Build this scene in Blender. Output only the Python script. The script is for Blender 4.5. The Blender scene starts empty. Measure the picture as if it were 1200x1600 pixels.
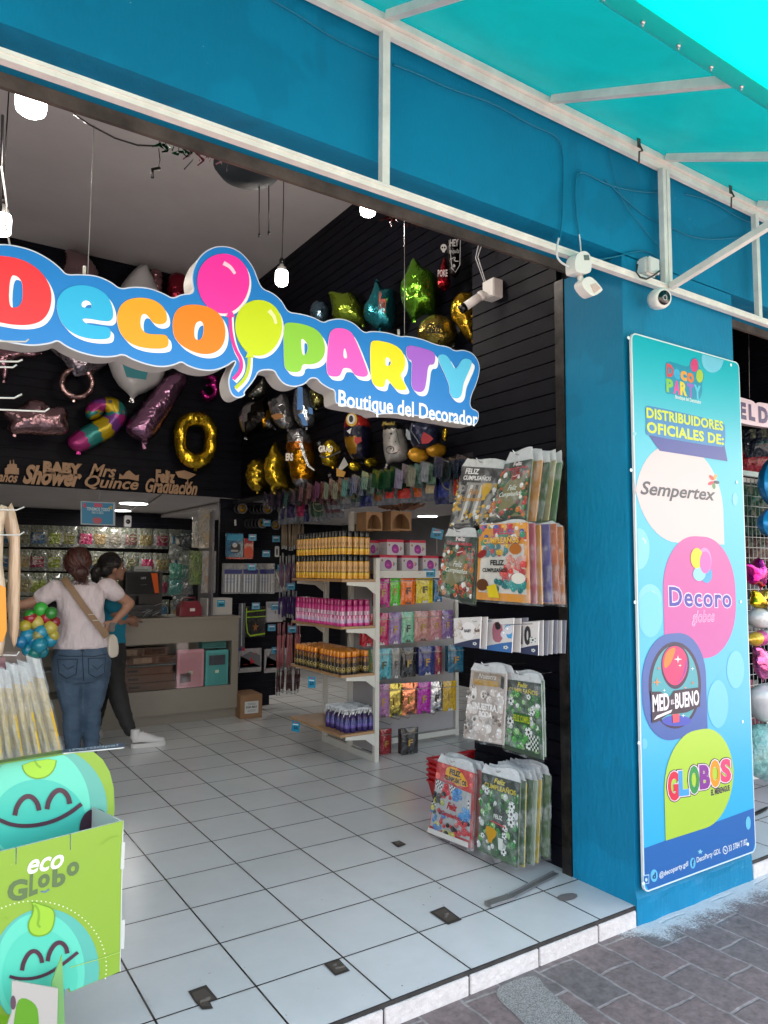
import bpy, bmesh, math, random
from mathutils import Vector, Matrix, noise
from mathutils.geometry import tessellate_polygon, delaunay_2d_cdt
random.seed(7)
R = math.radians
scene = bpy.context.scene
C = scene.collection
# ---------------------------------------------------------------- camera
EYE = Vector((0, 0, 1.5))
YAW, PITCH, ROLL, FL = R(33.4133), R(4.6031), R(0.2939), 1137.7
def cam_axes():
    cy, sy, cp, sp = math.cos(YAW), math.sin(YAW), math.cos(PITCH), math.sin(PITCH)
    f = Vector((sy*cp, cy*cp, sp)); r = Vector((cy, -sy, 0)); u = r.cross(f)
    cr, sr = math.cos(ROLL), math.sin(ROLL)
    return f, cr*r + sr*u, -sr*r + cr*u
FW, RT, UP = cam_axes()
cam = bpy.data.objects.new('camera', bpy.data.cameras.new('camera'))
C.objects.link(cam); scene.camera = cam
m = Matrix((RT, UP, -FW)).transposed().to_4x4(); m.translation = EYE
cam.matrix_world = m
cam.data.sensor_fit = 'VERTICAL'; cam.data.sensor_height = 36
cam.data.lens = 36*FL/1600
cam.data.clip_start = 0.05; cam.data.clip_end = 500
# ---------------------------------------------------------------- world, sun, exposure
SUN_EL = 79.9
w = bpy.data.worlds.new('World'); scene.world = w; w.use_nodes = True
nt = w.node_tree; nt.nodes.clear()
sk = nt.nodes.new('ShaderNodeTexSky'); sk.sky_type = 'NISHITA'; sk.sun_disc = False
sk.sun_elevation = R(SUN_EL); sk.sun_rotation = R(0); sk.dust_density = 2.0
bg = nt.nodes.new('ShaderNodeBackground'); bg.inputs['Strength'].default_value = 0.15
wo = nt.nodes.new('ShaderNodeOutputWorld')
wt = nt.nodes.new('ShaderNodeMixRGB'); wt.blend_type = 'MULTIPLY'; wt.inputs[0].default_value = 1; wt.inputs[2].default_value = (1.3, 1.0, .80, 1)
nt.links.new(sk.outputs[0], wt.inputs[1]); nt.links.new(wt.outputs[0], bg.inputs['Color']); nt.links.new(bg.outputs[0], wo.inputs['Surface'])
sun = bpy.data.objects.new('sun', bpy.data.lights.new('sun', 'SUN')); C.objects.link(sun)
sun.data.energy = 5.0; sun.data.angle = R(0.5); sun.data.color = (1, .95, .87)
sun.rotation_euler = (-R(90-SUN_EL), 0, 0)
scene.view_settings.view_transform = 'Standard'; scene.view_settings.look = 'None'
scene.view_settings.exposure = 2.95; scene.view_settings.gamma = 1
scene.view_settings.use_curve_mapping = False
scene.cycles.max_bounces = 7; scene.cycles.diffuse_bounces = 4; scene.cycles.glossy_bounces = 3
scene.cycles.transmission_bounces = 5; scene.cycles.transparent_max_bounces = 8
scene.cycles.caustics_reflective = False; scene.cycles.caustics_refractive = False
scene.cycles.sample_clamp_indirect = 4
# ---------------------------------------------------------------- measuring helpers: a pixel of the photo to a point on a real plane
def ray(x, y): return FW + RT*((x-600)/FL) - UP*((y-800)/FL)
def aY(x, y, Y): d = ray(x, y); return EYE + d*(Y/d.y)
def aX(x, y, X): d = ray(x, y); return EYE + d*(X/d.x)
def aZ(x, y, Z): d = ray(x, y); return EYE + d*((Z-1.5)/d.z)
def aD(x, y, D): d = ray(x, y); return EYE + d*D
class Plane:
    """vertical plane through c; ang = heading of its u axis from +X (degrees)"""
    def __init__(s, c, ang=0.0, tilt=0.0):
        s.c = Vector(c); a = R(ang)
        s.u = Vector((math.cos(a), math.sin(a), 0)); s.n = Vector((math.sin(a), -math.cos(a), 0))
        s.v = Vector((0, 0, 1))
        if tilt:
            q = Matrix.Rotation(R(tilt), 3, s.u); s.v = q @ s.v; s.n = q @ s.n
    def px(s, x, y):
        d = ray(x, y); t = (s.c-EYE).dot(s.n)/d.dot(s.n); p = EYE+d*t-s.c
        return (p.dot(s.u), p.dot(s.v))
    def P(s, a, b, h=0.0): return s.c + s.u*a + s.v*b + s.n*h
class Quad:
    """bilinear patch: corners tl,tr,br,bl (world); P(s,t,h), s right, t down"""
    def __init__(s, tl, tr, br, bl):
        s.q = [Vector(p) for p in (tl, tr, br, bl)]
        s.n = (s.q[3]-s.q[0]).cross(s.q[1]-s.q[0]).normalized()
    def P(s, a, b, h=0.0):
        tl, tr, br, bl = s.q
        return (tl*(1-a)+tr*a)*(1-b) + (bl*(1-a)+br*a)*b + s.n*h
# ---------------------------------------------------------------- colour + materials
def lin(c): return c/12.92 if c <= .04045 else ((c+.055)/1.055)**2.4
def hx(s):
    s = s.lstrip('#'); return tuple(lin(int(s[i:i+2], 16)/255) for i in (0, 2, 4))
def col(c): return hx(c) if isinstance(c, str) else tuple(c)
MATS = {}
def newmat(name):
    mt = bpy.data.materials.new(name); mt.use_nodes = True; nt = mt.node_tree
    b = nt.nodes['Principled BSDF']
    return mt, nt, b
def N(nt, typ, **kw):
    n = nt.nodes.new(typ)
    for k, v in kw.items():
        if k in n.inputs: n.inputs[k].default_value = v
        else: setattr(n, k, v)
    return n
def mat(name, c='808080', rough=.5, metal=0, coat=0, attr=False, nscale=0, namt=.15, bump=0, bscale=40, bdist=.01, emit=0, alpha=1, trans=0, sheen=0, spec=.5, stretch=None, gain=1):
    if name in MATS: return MATS[name]
    mt, nt, b = newmat(name); c = col(c)
    b.inputs['Base Color'].default_value = (*c, 1); b.inputs['Roughness'].default_value = rough
    b.inputs['Metallic'].default_value = metal; b.inputs['Coat Weight'].default_value = coat
    b.inputs['Coat Roughness'].default_value = .08
    b.inputs['Specular IOR Level'].default_value = spec
    if sheen: b.inputs['Sheen Weight'].default_value = sheen
    if trans: b.inputs['Transmission Weight'].default_value = trans
    if alpha < 1: b.inputs['Alpha'].default_value = alpha
    src = None
    if attr:
        a = N(nt, 'ShaderNodeVertexColor'); a.layer_name = 'Col'; src = a.outputs['Color']
        if gain != 1:
            gv = N(nt, 'ShaderNodeVectorMath', operation='SCALE'); gv.inputs['Scale'].default_value = gain; nt.links.new(src, gv.inputs[0]); src = gv.outputs[0]
        nt.links.new(src, b.inputs['Base Color'])
    tc = None
    if nscale or bump:
        tc = N(nt, 'ShaderNodeTexCoord'); co = tc.outputs['Object']
        if stretch:
            mp = N(nt, 'ShaderNodeMapping'); mp.inputs['Scale'].default_value = stretch
            nt.links.new(co, mp.inputs['Vector']); co = mp.outputs['Vector']
    if nscale:
        n = N(nt, 'ShaderNodeTexNoise', Scale=nscale, Detail=5.0, Roughness=.6)
        nt.links.new(co, n.inputs['Vector'])
        mr = N(nt, 'ShaderNodeMapRange'); mr.inputs['From Min'].default_value = .3; mr.inputs['From Max'].default_value = .7
        mr.inputs['To Min'].default_value = 1-namt; mr.inputs['To Max'].default_value = 1+namt
        nt.links.new(n.outputs['Fac'], mr.inputs['Value'])
        hs = N(nt, 'ShaderNodeVectorMath', operation='SCALE')
        if src: nt.links.new(src, hs.inputs[0])
        else: hs.inputs[0].default_value = c
        nt.links.new(mr.outputs[0], hs.inputs['Scale']); nt.links.new(hs.outputs[0], b.inputs['Base Color'])
    if bump:
        n2 = N(nt, 'ShaderNodeTexNoise', Scale=bscale, Detail=4.0)
        nt.links.new(co, n2.inputs['Vector'])
        bp = N(nt, 'ShaderNodeBump', Strength=bump, Distance=bdist)
        nt.links.new(n2.outputs['Fac'], bp.inputs['Height']); nt.links.new(bp.outputs[0], b.inputs['Normal'])
    if emit:
        b.inputs['Emission Color'].default_value = (*c, 1); b.inputs['Emission Strength'].default_value = emit
    MATS[name] = mt; return mt
PRINT = mat('printed_vinyl', rough=.38, attr=True)
PAPER = mat('printed_card', rough=.6, attr=True, nscale=14, namt=.04)
GLOSS = mat('glossy_print', rough=.16, attr=True, coat=.5, bump=.25, bscale=14, bdist=.02)
PLAS = mat('coloured_plastic', rough=.3, attr=True, coat=.2)
MATTE = mat('painted_matte', rough=.7, attr=True, nscale=30, namt=.08)
FOIL = mat('balloon_foil', rough=.15, metal=.88, attr=True, bump=.6, bscale=13, bdist=.035)
BAGM = mat('plastic_wrapped_stock', rough=.2, attr=True, coat=.8, bump=1.0, bscale=26, bdist=.05)
def film():
    if 'clear_film' in MATS: return MATS['clear_film']
    mt, nt, b = newmat('clear_film')
    out = nt.nodes['Material Output']
    b.inputs['Base Color'].default_value = (.75, .78, .8, 1); b.inputs['Roughness'].default_value = .12
    tr = N(nt, 'ShaderNodeBsdfTransparent'); mx = N(nt, 'ShaderNodeMixShader')
    tc = N(nt, 'ShaderNodeTexCoord'); n = N(nt, 'ShaderNodeTexNoise', Scale=18.0, Detail=5.0)
    nt.links.new(tc.outputs['Object'], n.inputs['Vector'])
    bp = N(nt, 'ShaderNodeBump', Strength=1.0, Distance=.04)
    nt.links.new(n.outputs['Fac'], bp.inputs['Height']); nt.links.new(bp.outputs[0], b.inputs['Normal'])
    mr = N(nt, 'ShaderNodeMapRange'); mr.inputs['From Min'].default_value = .45; mr.inputs['From Max'].default_value = .7
    mr.inputs['To Min'].default_value = .05; mr.inputs['To Max'].default_value = .30
    nt.links.new(n.outputs['Fac'], mr.inputs['Value']); nt.links.new(mr.outputs[0], mx.inputs['Fac'])
    nt.links.new(tr.outputs[0], mx.inputs[1]); nt.links.new(b.outputs[0], mx.inputs[2]); nt.links.new(mx.outputs[0], out.inputs['Surface'])
    MATS['clear_film'] = mt; return mt
# ---------------------------------------------------------------- objects
def tag(o, label=None, cat=None, group=None, kind=None):
    if label: o['label'] = label
    if cat: o['category'] = cat
    if group: o['group'] = group
    if kind: o['kind'] = kind
    return o
def root(name, label, cat, loc=(0, 0, 0), group=None, rz=0):
    o = bpy.data.objects.new(name, None); C.objects.link(o); o.empty_display_size = .1
    o.location = loc; o.rotation_euler = (0, 0, rz)
    return tag(o, label, cat, group)
KIDS = {}
def wloc(o):
    v = Vector((0, 0, 0))
    while o: v += Vector(o.location); o = o.parent
    return v
class MB:
    def __init__(s, c='808080'): s.v = []; s.f = []; s.c = []; s.cur = col(c); s.smooth = []; s.sm = False
    def color(s, c): s.cur = col(c); return s
    def add(s, vs, fs, c=None, sm=None):
        k = len(s.v); s.v += [Vector(p) for p in vs]
        cc = col(c) if c is not None else s.cur
        for f in fs: s.f.append([k+i for i in f]); s.c.append(cc); s.smooth.append(s.sm if sm is None else sm)
        return s
    def box(s, x0, x1, y0, y1, z0, z1, c=None, bev=0):
        vs = [(x, y, z) for x in (x0, x1) for y in (y0, y1) for z in (z0, z1)]
        if bev:
            b = min(bev, abs(x1-x0)*.45, abs(y1-y0)*.45, abs(z1-z0)*.45)
            bm = bmesh.new(); vv = [bm.verts.new(p) for p in vs]
            for f in ((0,1,3,2),(4,6,7,5),(0,4,5,1),(2,3,7,6),(0,2,6,4),(1,5,7,3)): bm.faces.new([vv[i] for i in f])
            bmesh.ops.bevel(bm, geom=bm.edges[:], offset=b, segments=2, affect='EDGES')
            bm.verts.index_update(); s.add([v.co.copy() for v in bm.verts], [[v.index for v in f.verts] for f in bm.faces], c); bm.free(); return s
        return s.add(vs, [(0,1,3,2),(4,6,7,5),(0,4,5,1),(2,3,7,6),(0,2,6,4),(1,5,7,3)], c)
    def tube(s, pts, r, seg=8, c=None, r2=None, cap=True):
        pts = [Vector(p) for p in pts]; n = len(pts); vs = []; fs = []
        prev = None
        for i, p in enumerate(pts):
            t = (pts[min(i+1, n-1)]-pts[max(i-1, 0)]).normalized()
            if prev is None:
                a = Vector((0, 0, 1)) if abs(t.z) < .9 else Vector((1, 0, 0)); prev = t.cross(a).normalized()
            x = (prev - t*prev.dot(t)).normalized(); prev = x; y = t.cross(x)
            rr = r if not isinstance(r, (list, tuple)) else r[i]
            if r2 is not None: rr = r + (r2-r)*i/(n-1)
            for k in range(seg):
                a = 2*math.pi*k/seg; vs.append(p + x*(rr*math.cos(a)) + y*(rr*math.sin(a)))
        for i in range(n-1):
            for k in range(seg):
                a = i*seg+k; b = i*seg+(k+1) % seg; fs.append((a, b, b+seg, a+seg))
        if cap: fs.append(tuple(range(seg))[::-1]); fs.append(tuple((n-1)*seg+k for k in range(seg)))
        return s.add(vs, fs, c, sm=seg > 4)
    def bar(s, a, b, w, h=None, c=None, up=(0, 0, 1)):
        """square section bar from a to b"""
        a = Vector(a); b = Vector(b); h = h or w; t = (b-a).normalized(); u = Vector(up)
        if abs(t.dot(u)) > .95: u = Vector((0, 1, 0))
        x = t.cross(u).normalized(); y = x.cross(t)
        vs = [p + x*(i*w/2) + y*(j*h/2) for p in (a, b) for i, j in ((-1,-1),(1,-1),(1,1),(-1,1))]
        return s.add(vs, [(3,2,1,0),(4,5,6,7),(0,1,5,4),(1,2,6,5),(2,3,7,6),(3,0,4,7)], c)
    def lathe(s, prof, ctr=(0, 0, 0), seg=16, c=None, cols=None, axis=None):
        ctr = Vector(ctr); M = Matrix.Identity(3)
        if axis is not None: M = Vector((0, 0, 1)).rotation_difference(Vector(axis)).to_matrix()
        vs = []; n = len(prof)
        for r, z in prof:
            for k in range(seg):
                a = 2*math.pi*k/seg; vs.append(ctr + M @ Vector((r*math.cos(a), r*math.sin(a), z)))
        k0 = len(s.v); s.v += vs
        for i in range(n-1):
            cc = col(cols[i]) if cols else (col(c) if c is not None else s.cur)
            for k in range(seg):
                a = i*seg+k; b = i*seg+(k+1) % seg
                s.f.append([k0+a, k0+b, k0+b+seg, k0+a+seg]); s.c.append(cc); s.smooth.append(True)
        for rng, i in ((range(seg-1, -1, -1), 0), (range(seg), n-1)):
            if prof[i][0] > 1e-5:
                s.f.append([k0+i*seg+k for k in rng]); s.c.append(col(cols[min(i, n-2)]) if cols else (col(c) if c is not None else s.cur)); s.smooth.append(False)
        return s
    def ball(s, ctr, r, c=None, seg=14, sz=None):
        sz = sz or (1, 1, 1); ctr = Vector(ctr); vs = []; rings = seg//2; fs = []
        for i in range(rings+1):
            t = math.pi*i/rings
            for k in range(seg):
                a = 2*math.pi*k/seg
                vs.append(ctr + Vector((r*sz[0]*math.sin(t)*math.cos(a), r*sz[1]*math.sin(t)*math.sin(a), r*sz[2]*math.cos(t))))
        for i in range(rings):
            for k in range(seg):
                a = i*seg+k; b = i*seg+(k+1) % seg
                if i == 0: fs.append((a, b+seg, a+seg))
                elif i == rings-1: fs.append((a, b, a+seg))
                else: fs.append((a, b, b+seg, a+seg))
        return s.add(vs, [f[::-1] for f in fs], c, sm=True)
    def flat(s, S, loops, h0, h1=None, c=None, side=None):
        """filled outline(s) on surface S; first loop outer, others holes; h0..h1 thickness"""
        flatl = [p for L in loops for p in L]
        tris = tessellate_polygon([[Vector((p[0], p[1], 0)) for p in L] for L in loops])
        if h1 is None: return s.add([S.P(a, b, h0) for a, b in flatl], [tuple(t) for t in tris], c)
        hi = max(h0, h1); lo = min(h0, h1)
        n = len(flatl); s.add([S.P(a, b, hi) for a, b in flatl], [tuple(t) for t in tris], c)
        s.add([S.P(a, b, lo) for a, b in flatl], [tuple(t)[::-1] for t in tris], side if side is not None else c)
        for L in loops:
            m_ = len(L); vs = [S.P(a, b, hi) for a, b in L]+[S.P(a, b, lo) for a, b in L]
            s.add(vs, [(i, (i+1) % m_, m_+(i+1) % m_, m_+i) for i in range(m_)], side if side is not None else c)
        return s
    def obj(s, name, m=None, parent=None, label=None, cat=None, group=None, kind=None, origin=None, local=False):
        me = bpy.data.meshes.new(name)
        if parent is not None: o0 = Vector((0, 0, 0)) if local else wloc(parent)
        elif origin is not None: o0 = Vector(origin)
        else:
            xs = [v.x for v in s.v]; ys = [v.y for v in s.v]; zs = [v.z for v in s.v]
            o0 = Vector(((min(xs)+max(xs))/2, (min(ys)+max(ys))/2, min(zs)))
        me.from_pydata([v-o0 for v in s.v], [], s.f)
        a = me.color_attributes.new('Col', 'FLOAT_COLOR', 'CORNER')
        buf = []
        for f, c in zip(s.f, s.c): buf += [c[0], c[1], c[2], 1.0]*len(f)
        a.data.foreach_set('color', buf)
        me.polygons.foreach_set('use_smooth', s.smooth)
        me.validate(); me.update()
        if m: me.materials.append(m)
        o = bpy.data.objects.new(name, me); C.objects.link(o)
        if parent is not None: o.parent = parent; KIDS.setdefault(parent.name, []).append(o)
        else: o.location = o0
        return tag(o, label, cat, group, kind)
def copy_tree(o, loc=None, rz=None, label=None, parent=None):
    c = o.copy(); C.objects.link(c)
    if parent is not None: c.parent = parent; KIDS.setdefault(parent.name, []).append(c)
    if loc is not None: c.location = loc
    if rz is not None: c.rotation_euler.z = rz
    if label: c['label'] = label
    for k in list(KIDS.get(o.name, [])): copy_tree(k, parent=c)
    return c
def paint(o, c, mname, base=None):
    """give this copy its own colour of material (object slot)"""
    o.material_slots[0].link = 'OBJECT'; o.material_slots[0].material = c; return o
# ---------------------------------------------------------------- outlines
def chaikin(L, n=2):
    for _ in range(n):
        o = []
        for i in range(len(L)):
            a = L[i]; b = L[(i+1) % len(L)]
            o += [(a[0]*.75+b[0]*.25, a[1]*.75+b[1]*.25), (a[0]*.25+b[0]*.75, a[1]*.25+b[1]*.75)]
        L = o
    return L
def ell(cx, cy, rx, ry, n=32, rot=0, egg=0):
    o = []
    for i in range(n):
        a = 2*math.pi*i/n; x = rx*math.cos(a); y = ry*math.sin(a)
        x *= 1 - egg*math.sin(a)
        o.append((cx + x*math.cos(rot) - y*math.sin(rot), cy + x*math.sin(rot) + y*math.cos(rot)))
    return o
def rrect(x0, y0, x1, y1, r, n=6):
    o = []
    for cx, cy, a0 in ((x1-r, y1-r, 0), (x0+r, y1-r, 90), (x0+r, y0+r, 180), (x1-r, y0+r, 270)):
        for i in range(n+1):
            a = R(a0+90*i/n); o.append((cx+r*math.cos(a), cy+r*math.sin(a)))
    return o
def stroke(pts, w, n=0):
    """ribbon outline round a polyline (2D), w = width or list of widths"""
    if n:
        for _ in range(n):
            o = [pts[0]]
            for a, b in zip(pts, pts[1:]): o += [(a[0]*.75+b[0]*.25, a[1]*.75+b[1]*.25), (a[0]*.25+b[0]*.75, a[1]*.25+b[1]*.75)]
            pts = o+[pts[-1]]
    L = []; Rr = []
    m_ = len(pts)
    for i, p in enumerate(pts):
        a = pts[max(i-1, 0)]; b = pts[min(i+1, m_-1)]; dx = b[0]-a[0]; dy = b[1]-a[1]; l = math.hypot(dx, dy) or 1
        ww = (w if not isinstance(w, (list, tuple)) else w[0]+(w[1]-w[0])*i/(m_-1))/2
        L.append((p[0]-dy/l*ww, p[1]+dx/l*ww)); Rr.append((p[0]+dy/l*ww, p[1]-dx/l*ww))
    return L+Rr[::-1]
def grow(L, d):
    """push an outline outwards by d"""
    A = sum(a[0]*b[1]-b[0]*a[1] for a, b in zip(L, L[1:]+L[:1])); sg = 1 if A > 0 else -1
    o = []; n = len(L)
    for i in range(n):
        a = L[i-1]; p = L[i]; b = L[(i+1) % n]
        n1 = (p[1]-a[1], a[0]-p[0]); n2 = (b[1]-p[1], p[0]-b[0])
        l1 = math.hypot(*n1) or 1; l2 = math.hypot(*n2) or 1
        x = n1[0]/l1+n2[0]/l2; y = n1[1]/l1+n2[1]/l2; l = math.hypot(x, y) or 1
        o.append((p[0]+sg*d*x/l, p[1]+sg*d*y/l))
    return o
def star(cx, cy, r, k=.45, n=5, rot=-90):
    return [(cx+(r if i % 2 == 0 else r*k)*math.cos(R(rot+i*180/n)), cy+(r if i % 2 == 0 else r*k)*math.sin(R(rot+i*180/n))) for i in range(2*n)]
def pin(x, y, L):
    c = False; n = len(L)
    for i in range(n):
        a = L[i]; b = L[i-1]
        if (a[1] > y) != (b[1] > y) and x < (b[0]-a[0])*(y-a[1])/(b[1]-a[1])+a[0]: c = not c
    return c
def segd(x, y, L):
    best = 1e9; s = 0; acc = 0
    n = len(L)
    for i in range(n):
        ax, ay = L[i]; bx, by = L[(i+1) % n]; dx, dy = bx-ax, by-ay; q = dx*dx+dy*dy or 1e-12
        t = max(0, min(1, ((x-ax)*dx+(y-ay)*dy)/q)); d = math.hypot(x-ax-t*dx, y-ay-t*dy); l = math.sqrt(q)
        if d < best: best = d; s = acc+t*l
        acc += l
    return best, s
# ---------------------------------------------------------------- text
TXT = {}
def glyphs(txt, bold=0.0, shear=0.0, space=1.0):
    k = (txt, bold, shear, space)
    if k in TXT: return TXT[k]
    cu = bpy.data.curves.new('t', 'FONT'); cu.body = txt; cu.size = 1; cu.offset = bold; cu.shear = shear; cu.space_character = space
    cu.resolution_u = 3
    o = bpy.data.objects.new('t', cu); C.objects.link(o); bpy.context.view_layer.update()
    me = bpy.data.meshes.new_from_object(o)
    vs = [tuple(v.co[:2]) for v in me.vertices]; fs = [tuple(p.vertices) for p in me.polygons]
    bpy.data.objects.remove(o); bpy.data.curves.remove(cu); bpy.data.meshes.remove(me)
    if not vs: vs = [(0, 0)]
    x0 = min(v[0] for v in vs); x1 = max(v[0] for v in vs); y0 = min(v[1] for v in vs); y1 = max(v[1] for v in vs)
    TXT[k] = ([((v[0]-x0)/max(x1-x0, 1e-6), (v[1]-y0)/max(y1-y0, 1e-6)) for v in vs], fs); return TXT[k]
def text(mb, S, txt, a0, b0, a1, b1, h, c, bold=0.0, shear=0.0, slope=0.0, thick=0, space=1.0, side=None):
    """fit text in surface coords: lower-left (a0,b0), upper-right (a1,b1)"""
    vs, fs = glyphs(txt, bold, shear, space)
    def mp(v, hh): return S.P(a0+(a1-a0)*v[0], b0+(b1-b0)*v[1]+slope*v[0], hh)
    mb.add([mp(v, h) for v in vs], fs, c)
    if thick:
        from collections import Counter
        ec = {}
        for f in fs:
            for i in range(len(f)):
                e = (f[i], f[(i+1) % len(f)]); ec[e] = 1
        bd = [e for e in ec if (e[1], e[0]) not in ec]
        n = len(vs)
        mb.add([mp(v, h) for v in vs]+[mp(v, h-thick) for v in vs], [(a, a+n, b+n, b) for a, b in bd]+[tuple(i+n for i in f)[::-1] for f in fs], side if side is not None else c)
def pxtext(mb, pl, txt, x0, y0, x1, y1, h, c, **kw):
    """text between baseline-left pixel (x0,y0) .. and top-right pixel (x1,y1 = top of caps at right end), on plane pl"""
    a0, b0 = pl.px(x0, y0); a1, b1 = pl.px(x1, y1)
    text(mb, pl, txt, a0, b0, a1, b1, h, c, **kw)
# ---------------------------------------------------------------- inflated foil
def inflate(mb, S, L, holes, T, w, step, c, colf=None, wr=.12, wf=60):
    """pillow mesh of an outline in surface coords; T max half-thickness, w rim width, colf(x,y)->colour"""
    xs = [p[0] for p in L]; ys = [p[1] for p in L]
    vs = []; edges = []
    for Lp in [L]+holes:
        k = len(vs); vs += Lp; n = len(Lp); edges += [(k+i, k+(i+1) % n) for i in range(n)]
    nb = len(vs)
    x = min(xs)+step*.5; r = 0
    while x < max(xs):
        y = min(ys)+step*(.5 if r % 2 else 0); r += 1
        while y < max(ys):
            if pin(x, y, L) and not any(pin(x, y, H) for H in holes):
                d = min(segd(x, y, Lp)[0] for Lp in [L]+holes)
                if d > step*.35: vs.append((x, y))
            y += step
        x += step*.87
    out = delaunay_2d_cdt([Vector(v) for v in vs], edges, [], 0, 1e-7)
    V = [(v[0], v[1]) for v in out[0]]; tri = []
    for f in out[2]:
        cx = sum(V[i][0] for i in f)/len(f); cy = sum(V[i][1] for i in f)/len(f)
        if pin(cx, cy, L) and not any(pin(cx, cy, H) for H in holes): tri.append(tuple(f))
    H_ = []
    for v in V:
        d = 1e9; s = 0
        for Lp in [L]+holes:
            dd, ss = segd(v[0], v[1], Lp)
            if dd < d: d = dd; s = ss
        q = min(d/w, 1.0); h = T*math.sqrt(max(0, 1-(1-q)**2))
        h *= 1 + wr*math.sin(s*wf)*math.exp(-d/(w*.5)) + wr*.6*math.sin(s*wf*1.73+1)*math.exp(-d/(w*.3))
        H_.append(0.0 if d < 1e-5 else h)
    fr = [S.P(v[0], v[1], h) for v, h in zip(V, H_)]; bk = [S.P(v[0], v[1], -h) for v, h in zip(V, H_)]
    if colf:
        for f in tri:
            cx = sum(V[i][0] for i in f)/3; cy = sum(V[i][1] for i in f)/3
            cc = colf(cx, cy); mb.add([fr[i] for i in f], [(0, 1, 2)], cc, sm=True)
        k = len(mb.v)
    else: mb.add(fr, tri, c, sm=True)
    mb.add(bk, [f[::-1] for f in tri], c, sm=True)
def weld(o, d=.0004):
    bm = bmesh.new(); bm.from_mesh(o.data); bmesh.ops.remove_doubles(bm, verts=bm.verts, dist=d)
    bmesh.ops.recalc_face_normals(bm, faces=bm.faces); bm.to_mesh(o.data); bm.free()
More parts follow.
